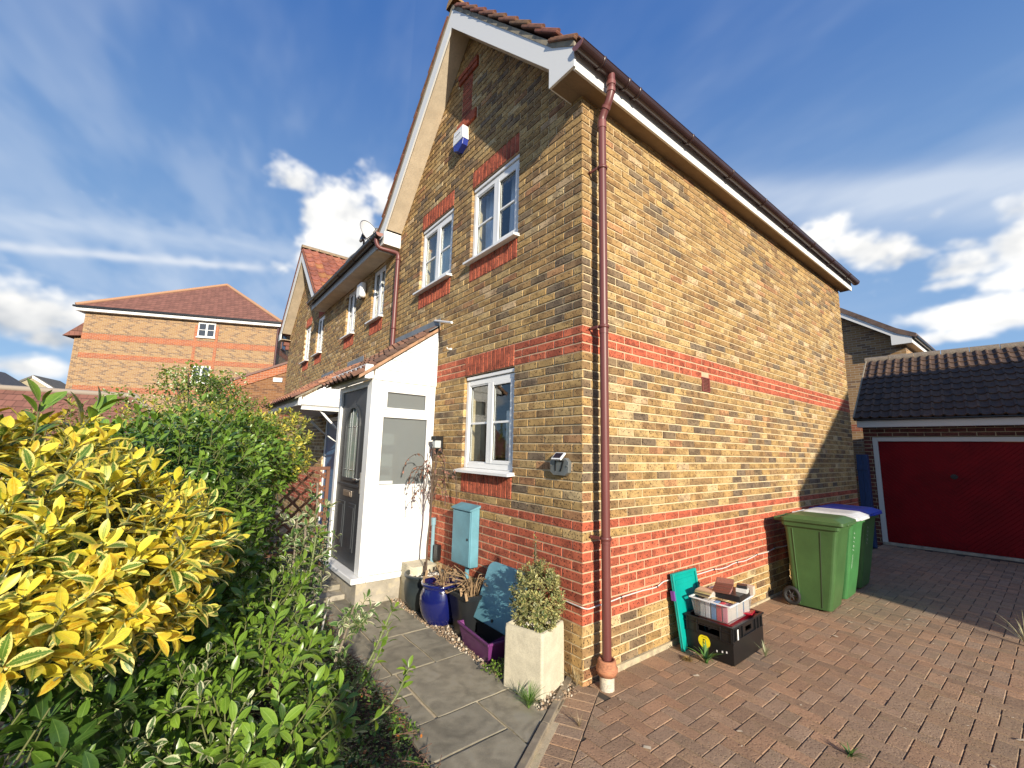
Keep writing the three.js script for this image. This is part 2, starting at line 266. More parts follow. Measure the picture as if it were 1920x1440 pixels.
// ================================================================== THE SETTING
const bandKind = (n) => ((n >= 4 && n < 12) || n === 13 || (n >= 32 && n < 35) ? 'red' : 'yellow');
{
  const g = part('ground', boxUV(new THREE.CircleGeometry(420, 48).rotateX(-Math.PI / 2).translate(0, -0.3, 0)), std(lin(0.1, 0.095, 0.085), 0.95, { map: rep(T.paver, 0.5) }), scene);
  g.userData.kind = 'structure';
}
// drive: sub-base, then each paver; it rises a little towards the garage
const driveY = (x, z) => -0.105 - z * 0.009 + (x > 0 ? x * 0.004 : 0);
const K0 = V(-0.14, 0, -0.05), K1 = V(0.86, 0, 1.69), KD = K1.clone().sub(K0).normalize(), KN = V(-KD.z, 0, KD.x); // kerb line, KN points to the path side
const kerbSide = (x, z) => (x - K0.x) * KN.x + (z - K0.z) * KN.z; // > 0 on the path side
{
  const drive = struct('drive');
  const base = extr([[0, 8.6], [9, 8.6], [9, -5], [3.4, -5], [K0.x, -K0.z]], 0.16).rotateX(-Math.PI / 2); // shape y is -z
  { const p = base.attributes.position; for (let i = 0; i < p.count; i++) p.setY(i, p.getY(i) - 0.16 + driveY(p.getX(i), p.getZ(i)) - 0.007); }
  part('paver_bed', base, std(lin(0.075, 0.062, 0.048), 0.98, { map: rep(T.paver, 1.5) }), drive);
  const r = rng(5), list = [], a = 0.1;
  const PAV = [[0.375, 0.25, 0.165], [0.4, 0.258, 0.165], [0.36, 0.248, 0.17], [0.42, 0.258, 0.16], [0.37, 0.258, 0.178], [0.335, 0.222, 0.146], [0.39, 0.242, 0.152]];
  const paver = (cx, cz, w, d, turn = 0) => {
    const y = driveY(cx, cz), patch = noise3(cx * 1.1 + 5, cz * 1.1, 2), c = mix3(pick(r, PAV), [0.345, 0.25, 0.16], ss(0.4, 0.8, patch) * 0.5).map(vary(r, 0.88, 0.24));
    const g = brickGeo(r, w - 0.005, d - 0.005, c, 0.022); g.rotateX(-Math.PI / 2 + (r() - 0.5) * 0.012); g.rotateZ((r() - 0.5) * 0.012); if (turn) g.rotateY(turn);
    const p = V(cx, y + (r() - 0.5) * 0.003, cz); list.push({ g, p, B: new THREE.Matrix4(), size: screenSize(p, w * d, V(0, 1, 0)) });
  };
  for (let i = -4; i < 68; i++) for (let j = -90; j < 40; j++) {
    const k = (((i - j) % 4) + 4) % 4, x = i * a, z = j * a;
    const cut = (x0, z0, w, d) => { // trims a paver at the borders
      if (x0 + w / 2 > 6.6 || z0 < -8.4 || z0 > 3.4) return;
      let pts = [[x0, z0], [x0 + w, z0], [x0 + w, z0 + d], [x0, z0 + d]], whole = true;
      for (const f of [z0 > -0.07 ? (p) => p[0] + 0.05 : (p) => p[0] - 0.213, (p) => -0.218 - kerbSide(...p)]) { const o = []; for (let i = 0; i < pts.length; i++) { const p = pts[i], q = pts[(i + 1) % pts.length], fp = f(p), fq = f(q); if (fp >= 0) o.push(p); else whole = false; if (fp * fq < 0) { const t = fp / (fp - fq); o.push([mix(p[0], q[0], t), mix(p[1], q[1], t)]); } } pts = o; if (!pts.length) return; }
      if (whole) return paver(x0 + w / 2, z0 + d / 2, w, d);
      let A = 0, cx = 0, cz = 0; pts.forEach((p, i) => { const q = pts[(i + 1) % pts.length]; A += p[0] * q[1] - q[0] * p[1]; cx += p[0] / pts.length; cz += p[1] / pts.length; }); if (Math.abs(A) < 0.004) return;
      const s = 1 - 0.006 / Math.sqrt(Math.abs(A) / 2), g = extr(pts.map(([x, z]) => [(x - cx) * s, -(z - cz) * s]), 0.02).rotateX(-Math.PI / 2).translate(0, -0.02, 0); tint(g, pick(r, PAV).map(vary(r, 0.88, 0.24))); const uv = g.attributes.uv; for (let k = 0; k < uv.count; k++) uv.setXY(k, uv.getX(k) * 1.6 + cx * 3, uv.getY(k) * 1.6 + cz * 3);
      const p = V(cx, driveY(cx, cz), cz); list.push({ g: clean(g), p, B: new THREE.Matrix4(), size: screenSize(p, Math.abs(A) / 2, V(0, 1, 0)) });
    };
    if (k === 0) cut(x, z, 2 * a, a); else if (k === 3) cut(x, z, a, 2 * a);
  }
  for (let z = -0.16; z > -8.4; z -= 0.2) paver(0.11, z, 0.2, 0.2 - 0.001); // border along the house
  for (let s = 0.14; s < 3.8; s += 0.1) { const c = K0.clone().addScaledVector(KD, s).addScaledVector(KN, -0.115); if (c.x < 0.0 && c.z < 0.06) continue; paver(c.x, c.z, 0.2, 0.1, Math.atan2(-KD.z, KD.x) + Math.PI / 2); }
  placeBricks(list, drive, 300, 'paver', 'paving', M.paver);
}
// kerb edging between path and drive
{
  const k = struct('kerb');
  for (let i = 0; i < 3; i++) { const L = 0.62, g = rbox(0, L - 0.008, 0, 0.15, -0.026, 0.026, 0.008); g.rotateY(Math.atan2(-KD.z, KD.x)); const p = K0.clone().addScaledVector(KD, 0.03 + i * L).addScaledVector(KN, 0.022); const m = part('kerb_stone', g, std(lin(0.33, 0.28, 0.21), 0.93, { map: rep(T.lichen, 2) }), k); m.position.set(p.x, -0.238 + i * 0.003, p.z); m.rotation.z = 0.006 * (i - 1); }
}
// path of riven stone flags
{
  const path = struct('path'), r = rng(11), SL = [[0.27, 0.245, 0.19], [0.262, 0.238, 0.184], [0.278, 0.251, 0.194], [0.255, 0.232, 0.18], [0.267, 0.243, 0.188]];
  const clipKerb = (pts) => { const o = []; for (let i = 0; i < pts.length; i++) { const a = pts[i], b = pts[(i + 1) % pts.length], da = kerbSide(...a) - 0.06, db = kerbSide(...b) - 0.06; if (da >= 0) o.push(a); if (da * db < 0) { const t = da / (da - db); o.push([mix(a[0], b[0], t), mix(a[1], b[1], t)]); } } return o; };
  const flag = (x0, x1, z0, z1) => {
    const g = 0.011; let pts = clipKerb([[x0 + g, z0 + g], [x1 - g, z0 + g], [x1 - g, z1 - g], [x0 + g, z1 - g]].map(([x, z]) => [x + (r() - 0.5) * 0.012, z + (r() - 0.5) * 0.012])); if (pts.length < 3) return;
    const fine = []; for (let i = 0; i < pts.length; i++) { const a = pts[i], b = pts[(i + 1) % pts.length], n = 7; for (let k = 0; k < n; k++) fine.push([mix(a[0], b[0], k / n) + (k ? (r() - 0.5) * 0.006 : 0), -(mix(a[1], b[1], k / n) + (k ? (r() - 0.5) * 0.006 : 0))]); }
    const cx = pts.reduce((s, p) => s + p[0], 0) / pts.length, cz = pts.reduce((s, p) => s + p[1], 0) / pts.length;
    let s = extr(fine.map(([x, y]) => [x - cx, y + cz]), 0.05, [], 0.004).rotateX(-Math.PI / 2); tint(s, pick(r, SL).map(vary(r, 0.9, 0.2))); const uv = s.attributes.uv, ou = r() * 3; for (let i = 0; i < uv.count; i++) uv.setXY(i, uv.getX(i) * 0.75 + ou, uv.getY(i) * 0.75 + ou * 1.7);
    const m = part('slab', s, M.slab, path); m.position.set(cx, -0.15 + (r() - 0.5) * 0.005, cz); m.rotation.set((r() - 0.5) * 0.008, 0, (r() - 0.5) * 0.008);
  };
  for (const f of [[-0.28, 0.34, 0.4, 0.73], [-0.28, 0.06, 0.73, 1.26], [0.06, 0.8, 0.73, 1.3], [-0.93, -0.28, 0.41, 1.035], [-0.93, -0.62, 1.035, 1.3], [-0.62, -0.28, 1.035, 1.26], [-1.56, -0.93, 0.4, 0.7], [-1.56, -0.93, 0.7, 1.06], [-1.25, -0.93, 1.06, 1.3], [-2.12, -1.56, 0.4, 0.98], [-2.8, -2.12, 0.36, 0.98], [-2.12, -1.25, 0.98, 1.3], [-2.8, -2.12, 0.98, 1.3], [-3.5, -2.8, 1.02, 1.3], [0.06, 0.5, 1.3, 1.75], [-0.5, 0.06, 1.26, 1.75], [0.5, 1.0, 1.3, 1.9]]) flag(...f);
  part('joint_bed', extr([[-3.6, -0.3], [-0.04, -0.02], [0.95, -1.75], [0.8, -1.95], [-3.6, -1.4]], 0.05).rotateX(-Math.PI / 2).translate(0, -0.158, 0), std(lin(0.6, 0.5, 0.34), 0.96, { map: rep(T.paver, 3) }), path);
}
// soil beds
{ const bed = part('soil_bed', extr([[-9, -1.3], [0.95, -1.27], [1.6, -2.4], [1.8, -6], [-9, -6]], 0.2).rotateX(-Math.PI / 2).translate(0, -0.29, 0), std(lin(0.05, 0.036, 0.025), 0.98, { map: rep(T.paver, 1.2), bumpMap: T.bump, bumpScale: 0.03 }), scene); bed.userData.kind = 'structure'; }
{ const gb = part('gravel_bed', extr([[-3.6, 0.3], [-0.03, 0.3], [-0.03, -0.1], [0.1, -0.34], [0.0, -0.42], [-3.6, -0.42]], 0.1).rotateX(-Math.PI / 2).translate(0, -0.2, 0), std(lin(0.2, 0.16, 0.11), 0.97, { map: rep(T.paver, 2) }), scene); gb.userData.kind = 'structure'; }

// ================================================================== WINDOWS
// a white casement window filling an opening x0..x1, y0..y1 of a wall that faces +z; parts go under the house
function addWindow(house, x0, x1, y0, y1, opt = {}) {
  const { sill = [0.05, 0.05], bar = true, curtain = 'net' } = opt, zf = -0.035, w = new THREE.Group(); w.name = 'window'; house.add(w);
  const cx = (x0 + x1) / 2 - (opt.shift ?? 0.0), F = 0.058, yb = y0, yt = y1 - (opt.vent ? 0.055 : 0.01), fr = [];
  fr.push(rbox(x0 + 0.003, x0 + F, yb, yt, zf - 0.06, zf, 0.006), rbox(x1 - F, x1 - 0.003, yb, yt, zf - 0.06, zf, 0.006), rbox(x0 + F, x1 - F, yb, yb + F, zf - 0.06, zf - 0.001, 0.006), rbox(x0 + F, x1 - F, yt - F, yt, zf - 0.06, zf - 0.001, 0.006));
  fr.push(rbox(cx - 0.034, cx + 0.034, yb + F, yt - F, zf - 0.06, zf + 0.004, 0.006));
  part('frame', fr, M.upvc, w);
  if (opt.vent) { part('trickle_vent', [rbox(x0 + 0.02, x1 - 0.02, yt + 0.006, y1 - 0.012, zf - 0.02, zf + 0.016, 0.004)], M.upvc, w); }
  const lights = [[x0 + F, cx - 0.034], [cx + 0.034, x1 - F]];
  lights.forEach(([a, b], i) => {
    const s = i === 1 ? 0.036 : 0.012, z1 = zf - (i === 1 ? -0.006 : 0.008), sash = [rbox(a, a + s, yb + F, yt - F, z1 - 0.04, z1, 0.004), rbox(b - s, b, yb + F, yt - F, z1 - 0.04, z1, 0.004), rbox(a + s, b - s, yb + F, yb + F + s, z1 - 0.04, z1 - 0.001, 0.004), rbox(a + s, b - s, yt - F - s, yt - F, z1 - 0.04, z1 - 0.001, 0.004)];
    part('sash', sash, M.upvc, w);
    const gy0 = yb + F + s, gy1 = yt - F - s, m = (gy0 + gy1) / 2, g0 = a + s, g1 = b - s;
    if (bar) part('glazing_bar', rbox(g0, g1, m - 0.011, m + 0.011, z1 - 0.034, z1 - 0.01, 0.003), M.upvc, w);
    part('pane', [box(g0 - 0.004, g1 + 0.004, gy0 - 0.004, bar ? m - 0.0112 : gy1 + 0.004, z1 - 0.028, z1 - 0.022), ...(bar ? [box(g0 - 0.004, g1 + 0.004, m + 0.0112, gy1 + 0.004, z1 - 0.028, z1 - 0.022)] : [])], M.glass, w);
    part('gasket', [[a + s, a + s + 0.006, gy0, gy1], [b - s - 0.006, b - s, gy0, gy1], [a + s + 0.006, b - s - 0.006, gy0, gy0 + 0.006], [a + s + 0.006, b - s - 0.006, gy1 - 0.006, gy1]].map((q) => box(...q, z1 - 0.021, z1 - 0.014)), M.gasket, w);
  });
  const sb = opt.sillY ?? yb - 0.036, sg = extr([[-0.11, sb], [sill[2] ?? 0.075, sb - 0.012], [sill[2] ?? 0.075, sb + 0.012], [-0.04, yb - 0.002], [-0.11, yb - 0.002]], x1 - x0 + sill[0] + sill[1]); sg.rotateY(-Math.PI / 2); sg.translate(x1 + sill[1], 0, 0);
  part('sill', boxUV(sg), opt.sillMat ?? M.upvc, w);
  if (curtain) { // gathered cloth behind the glass
    const cw = x1 - x0 - 0.1, parts = [], fold = (xa, xb, ya, yb2, z, amp, f) => { const g = new THREE.PlaneGeometry(xb - xa, yb2 - ya, 40, 8), p = g.attributes.position; for (let i = 0; i < p.count; i++) { const u = p.getX(i) + (xa + xb) / 2, v = p.getY(i); p.setXYZ(i, u + Math.sin(v * 3 + u * 5) * 0.008, v + (ya + yb2) / 2, z + amp * Math.sin(u * f + Math.sin(v * 2) * 0.6)); } g.computeVertexNormals(); return g; };
    if (curtain === 'net') parts.push(fold(x0 + 0.05, x1 - 0.05, y0 + 0.02, y1 - 0.05, -0.2, 0.012, 90));
    if (curtain === 'half') parts.push(fold(x1 - cw * 0.46, x1 - 0.05, y0 + 0.02, y0 + (y1 - y0) * 0.6, -0.2, 0.014, 80));
    if (curtain === 'pair') parts.push(fold(x0 + 0.04, x0 + cw * 0.36, y0, y1 - 0.04, -0.2, 0.02, 75), fold(x1 - cw * 0.5, x1 - 0.04, y0, y1 - 0.04, -0.2, 0.02, 75));
    part('curtain', parts, opt.cloth ?? M.curtain, w);
  }
  return w;
}
// a run of half-round gutter along local x from 0 to L with brackets; open side up
function gutterGeo(L, r = 0.056) { const prof = []; for (let i = 0; i <= 12; i++) { const a = Math.PI + (i / 12) * Math.PI; prof.push([Math.cos(a) * r, Math.sin(a) * r]); } const inn = prof.slice().reverse().map(([x, y]) => [x * 0.93, y * 0.93]); const lip = [[r * 1.1, 0.004], [r * 0.93, 0.004]]; return extr([...prof, ...lip, ...inn, [-r * 0.93, 0.004], [-r * 1.1, 0.004]], L).rotateY(Math.PI / 2); }
function gutter(parent, pos, turn, L, mat, clips = [], ends = true) {
  const g = part('gutter', gutterGeo(L), mat, parent); g.position.set(...pos); g.rotation.y = turn;
  const c = []; for (const x of clips) { const t = new THREE.TorusGeometry(0.06, 0.007, 6, 14, Math.PI * 1.06); t.rotateZ(Math.PI * 0.97); t.rotateY(Math.PI / 2); t.scale(2.4, 1, 1); c.push(t.translate(x, 0, 0)); }
  if (c.length) part('gutter_bracket', c, mat, g);
  if (ends) { const e = new THREE.CircleGeometry(0.058, 20, Math.PI, Math.PI); part('gutter_end', [cap(0.0), cap(L)], ends === true ? mat : ends, g); function cap(x) { const q = new THREE.CylinderGeometry(0.06, 0.06, 0.006, 20, 1, false, 0, Math.PI); q.rotateX(Math.PI / 2); q.rotateZ(-Math.PI / 2); q.rotateY(Math.PI / 2); return q.translate(x, 0, 0); } }
  return g;
}
function pipeClip(x, y, z, r, side) { return [new THREE.TorusGeometry(r + 0.004, 0.006, 6, 20).rotateX(Math.PI / 2).scale(1, 2.4, 1).translate(x, y, z)]; }

// a wavy interlocking tile: w across, l down the slope (towards -v), curved like a double roman tile; +z is up
function tileGeo(w = 0.15, l = 0.34, th = 0.022, amp = w * 0.17) {
  const n = 8, P = [], top = (i) => { const t = i / n; return t < 0.62 ? -amp * 0.32 * Math.sin(t / 0.62 * Math.PI) : amp * Math.sin((t - 0.62) / 0.38 * Math.PI); };
  const tri = []; for (let i = 0; i < n; i++) { const x0 = -w / 2 + w * i / n, x1 = x0 + w / n, a = top(i), b = top(i + 1); tri.push([x0, -l / 2, a + th], [x1, -l / 2, b + th], [x1, l / 2, b - 0.004], [x0, -l / 2, a + th], [x1, l / 2, b - 0.004], [x0, l / 2, a - 0.004]); tri.push([x0, -l / 2, a - 0.004], [x1, -l / 2, b - 0.004], [x1, -l / 2, b + th], [x0, -l / 2, a - 0.004], [x1, -l / 2, b + th], [x0, -l / 2, a + th]); }
  for (const [s, i] of [[-1, 0], [1, n]]) { const x = s * w / 2, a = top(i); const q = [[x, -l / 2, a - 0.004], [x, l / 2, a - 0.02], [x, l / 2, a - 0.004], [x, -l / 2, a - 0.004], [x, l / 2, a - 0.004], [x, -l / 2, a + th]]; tri.push(...(s < 0 ? q.reverse() : q)); }
  for (const t of tri) P.push(...t); const g = new THREE.BufferGeometry(); g.setAttribute('position', new THREE.BufferAttribute(new Float32Array(P), 3)); g.computeVertexNormals();
  const uv = new Float32Array(P.length / 3 * 2); for (let i = 0; i < P.length / 3; i++) { uv[2 * i] = P[3 * i]; uv[2 * i + 1] = P[3 * i + 1] + P[3 * i + 2]; } g.setAttribute('uv', new THREE.BufferAttribute(uv, 2)); return g;
}
// tiles on a slope: origin at the left end of the eaves, A along the eaves, S up the slope
function tiling(parent, origin, A, S, cols, rows, gauge, pal, seed, max, w = 0.15, skip) {
  const N = A.clone().cross(S).normalize(), r = rng(seed), B = new THREE.Matrix4().makeBasis(A, S, N), list = [];
  const base = tileGeo(w, gauge + 0.06);
  for (let j = 0; j < rows; j++) for (let i = 0; i < cols; i++) {
    const p = origin.clone().addScaledVector(A, (i + 0.5) * w).addScaledVector(S, (j + 0.5) * gauge).addScaledVector(N, 0.012 + (r() - 0.5) * 0.004); if (skip && skip(p)) continue;
    const c = pick(r, pal).map(vary(r, 0.84, 0.32)), g = tint(base.clone(), c), uv = g.attributes.uv, o = r() * 5; for (let k = 0; k < uv.count; k++) uv.setXY(k, uv.getX(k) + o, uv.getY(k) + o * 1.3);
    list.push({ g, p, B, size: screenSize(p, w * gauge, N) });
  }
  placeBricks(list, parent, max, 'tile', 'roof_tiling', M.tile);
}

// ================================================================== THE END HOUSE
const GX = -2.03, SL = 1.1, EAVE = 4.75; // gable centre, roof slope, soffit height
const house = thing('brick_house', 'yellow stock brick end house with red bands, tall gable and brown gutter, nearest the drive', 'house');
{
  const op = [[0.89, 1.8, 18 * COURSE, 32 * COURSE, 1], [0.89, 1.8, 50 * COURSE, 63 * COURSE, 1], [2.24, 3.15, 50 * COURSE, 63 * COURSE, 1]]; // u measured left from the corner
  const slit = [1.9, 2.155, 78 * COURSE, 86 * COURSE];
  const W0 = 4.06, rake = (v) => { const h = Math.max(0, (7.22 - v) / SL); return [Math.max(0, -GX - h), Math.min(W0, -GX + h)]; };
  const sold = [[0.89, 1.8, 15 * COURSE, 18 * COURSE], [0.89, 1.8, 32 * COURSE, 35 * COURSE], [0.89, 1.8, 47 * COURSE, 50 * COURSE], [0.89, 1.8, 63 * COURSE, 66 * COURSE], [2.24, 3.15, 47 * COURSE, 50 * COURSE], [2.24, 3.15, 63 * COURSE, 66 * COURSE]];
  let front = layBricks({ seed: 3, len: W0, n0: -2, n1: 95, headerFirst: (n) => n % 2 !== 0, holes: [...op, ...sold, slit, [1.75, 2.28, 76 * COURSE, 78 * COURSE], [1.75, 2.28, 86 * COURSE, 88 * COURSE]], kindOf: bandKind, clip: rake, dark: (u, v) => 0.02 + 0.12 * ss(0.5, 0.75, noise3(u * 1.3, v * 1.5, 4)) + (v > 4 ? 0.04 : 0) });
  for (const [a, b, v0, v1] of sold) front.push(...soldiers(Math.round(v0 * 100 + a * 7), a + 0.005, 12, v0, v1));
  const rr = rng(9); // the narrow red slit panel in the gable
  for (let n = 78; n < 86; n++) front.push({ u: 2.0275, v: (n + 0.5) * COURSE, w: 0.235, h: 0.065, col: brickColour(rr, 'red').map((x) => x * 0.8), seed: n, out: -0.002 });
  for (const [n, o] of [[76, 0.028], [77, 0.02], [86, 0.022], [87, 0.03]]) for (const u of [1.87, 2.1]) front.push({ u: u + 0.02, v: (n + 0.5) * COURSE, w: 0.22, h: 0.066, col: brickColour(rr, 'red').map((x) => x * 0.85), seed: n * 7 + u * 100, out: o, edge: true });
  const side = layBricks({ seed: 4, len: 7.13, n0: -2, n1: 64, headerFirst: (n) => n % 2 === 0, holes: [[1.885, 2.045, 2.265, 2.42]], kindOf: bandKind, dark: (u, v) => { const d = ss(0.5, 0.74, fbm3(u * 0.8 + 3, v * 0.9 + 1, 8, 3)) * 0.4 * (v > 1 && v < 4.4 ? 1 : 0.3) + 0.05; return v > 1.5 && v < 2.4 && u < 2.5 ? d + 0.1 : d; } });
  const all = [...brickMeshes(front, V(0, 0, 0), V(1, 0, 0), V(0, 0, 1), -1), ...brickMeshes(side, V(0, 0, 0), V(0, 0, -1), V(1, 0, 0))];
  const wall = part('wall', [extr([[-W0, -0.3], [-0.0082, -0.3], [-0.0082, 4.963], [GX, 7.2], [-W0, 4.97]].map(([x, y]) => [x, y]), 0.24, op.map((h) => rect(-h[1] - 0.006, -h[0] + 0.006, h[2] - 0.006, h[3] + 0.006))).translate(0, 0, -0.248)], M.mortar, house);
  part('wall', box(-0.24, -0.0081, -0.3, 4.97, -7.13, -0.2471), M.mortar, house);
  part('wall', extr([[-W0, -0.3], [-0.2401, -0.3], [-0.2401, 4.97], [GX, 7.0], [-W0, 4.97]], 0.2).translate(0, 0, -7.12), M.mortar, house);
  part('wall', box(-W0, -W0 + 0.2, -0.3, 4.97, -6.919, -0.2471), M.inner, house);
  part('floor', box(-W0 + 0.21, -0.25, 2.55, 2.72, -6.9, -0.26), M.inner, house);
  placeBricks(all, house, 300);
  const rm = M.redMortar = std(lin(0.68, 0.46, 0.3), 0.95, { map: rep(T.sand, 3) }), yb = (n) => n * COURSE;
  for (const [a, b] of [[4, 12], [13, 14], [32, 35]]) { part('red_mortar', box(-0.03, -0.0052, yb(a), yb(b), -7.12, -0.006), rm, house); for (const [x0, x1] of a === 32 ? [[-W0, -1.8], [-0.89, -0.0053]] : [[-W0, -0.0053]]) part('red_mortar', box(x0, x1, yb(a), yb(b), -0.03, -0.0052), rm, house); }
  for (const [a, b, v0, v1] of sold) part('red_mortar', box(-b, -a, v0, v1, -0.031, -0.0052), rm, house);
  // windows
  addWindow(house, -1.8, -0.89, 1.386, 2.4, { vent: true, sill: [0.02, 0.035, 0.085], sillY: 1.352, curtain: 'half', shift: -0.0 });
  addWindow(house, -1.8, -0.89, 3.786, 4.725, { vent: true, sill: [0.03, 0.03], sillY: 3.752, curtain: 'pair', cloth: std(lin(0.6, 0.66, 0.78), 0.95) });
  addWindow(house, -3.15, -2.24, 3.786, 4.725, { vent: true, sill: [0.03, 0.03], sillY: 3.752, curtain: 'net', cloth: std(lin(0.72, 0.8, 0.82), 0.95) });
  // barge boards
  const zb = 0.257, bl = 7.03, bt = 7.28, pr = (s) => [[0.168, EAVE], [0.168, 4.93], [-0.09, 5.13]].map(([x, y]) => [s > 0 ? x : 2 * GX - x, y]);
  const lowX = -0.137, half = (s) => { const m = (x) => (s > 0 ? x : 2 * GX - x); const o = [[m(lowX), EAVE], ...pr(s), [GX, bt + 0.03], [GX, bl], [m(lowX), bl - SL * (lowX - GX)]]; return s > 0 ? o : o.reverse(); };
  part('barge_board', extr(half(1), 0.022).translate(0, 0, zb), M.white, house); part('barge_board', extr(half(-1), 0.022).translate(0, 0, zb), M.white, house);
  // raking soffits behind the barge boards
  for (const s of [1, -1]) { const m = (x) => (s > 0 ? x : 2 * GX - x), q = [[m(lowX - 0.01), bl + 0.035 - SL * (lowX - 0.01 - GX)], [m(lowX - 0.01), bl + 0.055 - SL * (lowX - 0.01 - GX)], [GX, bl + 0.055], [GX, bl + 0.035]]; part('soffit', extr(s > 0 ? q : q.reverse(), zb - 0.001), M.soffit, house); }
  // eaves boxes: soffit, fascia
  part('soffit', box(-0.01, 0.139, EAVE, EAVE + 0.015, -7.3, zb - 0.002), M.soffitShaded, house);
  part('soffit', box(lowX + 0.012, -0.011, EAVE, EAVE + 0.015, 0.002, zb - 0.002), M.soffitShaded, house);
  part('box_end', [box(lowX, lowX + 0.012, EAVE, 4.95, 0.001, zb - 0.001)], M.white, house);
  part('fascia', rbox(0.14, 0.162, EAVE - 0.014, 4.91, -7.32, zb - 0.001, 0.003), M.white, house);
  { const mx = (x) => 2 * GX - x; part('soffit', box(mx(0.139), mx(lowX + 0.012), EAVE, EAVE + 0.015, 0.002, zb - 0.002), M.soffit, house); part('box_end', [box(mx(lowX + 0.012), mx(lowX), EAVE, 4.97, 0.001, zb - 0.001)], M.white, house); part('box_end', [box(mx(0.162), mx(0.14), EAVE - 0.014, 4.92, -0.1, zb - 0.001)], M.white, house); }
  // roof: two slabs, verge tiles and ridge
  const roof = new THREE.Group(); roof.name = 'roof'; house.add(roof);
  for (const s of [1, -1]) { const m = (x) => (s > 0 ? x : 2 * GX - x), q = [[m(0.22), 4.985], [m(0.22), 5.0], [m(-0.12), 5.2], [GX, 7.37], [GX, 7.31], [m(-0.1), 5.16]]; part('roof_slope', extr(s > 0 ? q.reverse() : q, 7.32 + 0.27).translate(0, 0, -7.32), std(lin(0.2, 0.09, 0.07), 0.9, { map: rep(T.lichen, 2) }), roof); }
  const vr = rng(31);
  for (const s of [1, -1]) for (let i = 0; i < 10; i++) {
    const t = i / 9.5, x = mix(0.02, GX + 0.13, t) , y = 7.385 - SL * (x - GX) - (i === 0 ? 0.03 : 0), ang = i === 0 ? 0.62 : Math.atan(SL) - 0.1, g = rbox(-0.2, 0.2, 0, 0.028, -0.5, 0, 0.008);
    const c = cyl([-0.19, 0.02, 0], [0.19, 0.02, 0], 0.02, 0.02, 8).translate(0, 0.012, -0.03); const m = part('verge_tile', tint(join([g, c]), [0.2 + vr() * 0.07, 0.095 + vr() * 0.03, 0.07]), M.tile, roof); m.position.set(s > 0 ? x : 2 * GX - x, y, 0.305); m.rotation.z = s > 0 ? -ang : ang; m.rotation.y = 0;
  }
  for (const s of [1, -1]) { const m = (x) => (s > 0 ? x : 2 * GX - x), q = [[m(0.17), 4.935], [m(0.17), 4.99], [m(-0.1), 5.2], [GX, 7.38], [GX, 7.315], [m(-0.1), 5.135]]; part('verge_mortar', extr(s > 0 ? q.reverse() : q, 0.035).translate(0, 0, 0.2505), M.cement, roof); }
  for (let i = 0; i < 16; i++) { const g = new THREE.CylinderGeometry(0.11, 0.11, 0.45, 12, 1, false, 0, Math.PI); g.rotateX(Math.PI / 2); g.rotateZ(Math.PI / 2); const m = part('ridge_tile', tint(g, [0.42, 0.26, 0.11]), M.tile, roof); m.position.set(GX, 7.37, 0.09 - i * 0.46); }
  // gutter and downpipe on the drive side
  gutter(house, [0.228, 4.9, 0.3], Math.PI / 2, 7.65, M.brownGutter, [0.28, 0.62, 0.78, 1.7, 2.6, 3.5, 4.4, 5.3, 6.2, 7.1], std(lin(0.17, 0.075, 0.07), 0.4));
  const px = 0.125, pz = -0.12, dp = new THREE.Group(); dp.name = 'downpipe'; house.add(dp);
  part('pipe', [cyl([px, 0.07, pz], [px, 4.46, pz], 0.034, 0.034, 20)], M.brownPipe, dp);
  part('elbow', [tube([[0.232, 4.87, pz + 0.0], [0.232, 4.78, pz], [0.228, 4.7, pz], [0.2, 4.62, pz], [0.15, 4.545, pz], [px, 4.49, pz], [px, 4.42, pz]], 0.034, 30, 16)], M.brownPipe, dp);
  part('collar', [cyl([px, 4.4, pz], [px, 4.47, pz], 0.039, 0.039, 20), cyl([0.231, 4.75, pz], [0.231, 4.79, pz], 0.04, 0.04, 20), cyl([0.226, 4.69, pz], [0.229, 4.72, pz], 0.039, 0.039, 20), cyl([0.165, 4.568, pz], [0.178, 4.588, pz], 0.039, 0.039, 20)], std(lin(0.2, 0.068, 0.06), 0.45), dp);
  for (const y of [4.02, 2.6, 0.94]) part('pipe_clip', [...pipeClip(px, y, pz, 0.035), rbox(0.0, px - 0.03, y - 0.012, y + 0.012, pz + 0.028, pz + 0.04, 0.003), cyl([0.02, y, pz + 0.03], [0.02, y, pz + 0.055], 0.007)], M.brownPipe, dp);
  part('joint', [cyl([px, 0.9, pz], [px, 0.935, pz], 0.0365, 0.0365, 20), cyl([px, 2.54, pz], [px, 2.59, pz], 0.0365, 0.0365, 20)], M.brownPipe, dp);
  // clay drain socket with pale pipe under it
  const lat = (pts) => new THREE.LatheGeometry(pts.map((p) => new THREE.Vector2(...p)), 28);
  part('drain_socket', lat([[0.04, 0.0], [0.066, 0.0], [0.07, 0.02], [0.078, 0.026], [0.078, 0.05], [0.068, 0.058], [0.066, 0.095], [0.06, 0.105], [0.04, 0.104], [0.038, 0.02]]).translate(px, -0.005, pz), std(lin(0.55, 0.24, 0.13), 0.85, { map: rep(T.lichen, 3) }), house);
  part('drain_pipe', lat([[0.052, -0.14], [0.052, 0.0], [0.03, 0.001]]).translate(px, 0, pz), std(lin(0.72, 0.66, 0.55), 0.9, { map: rep(T.lichen, 3) }), house);
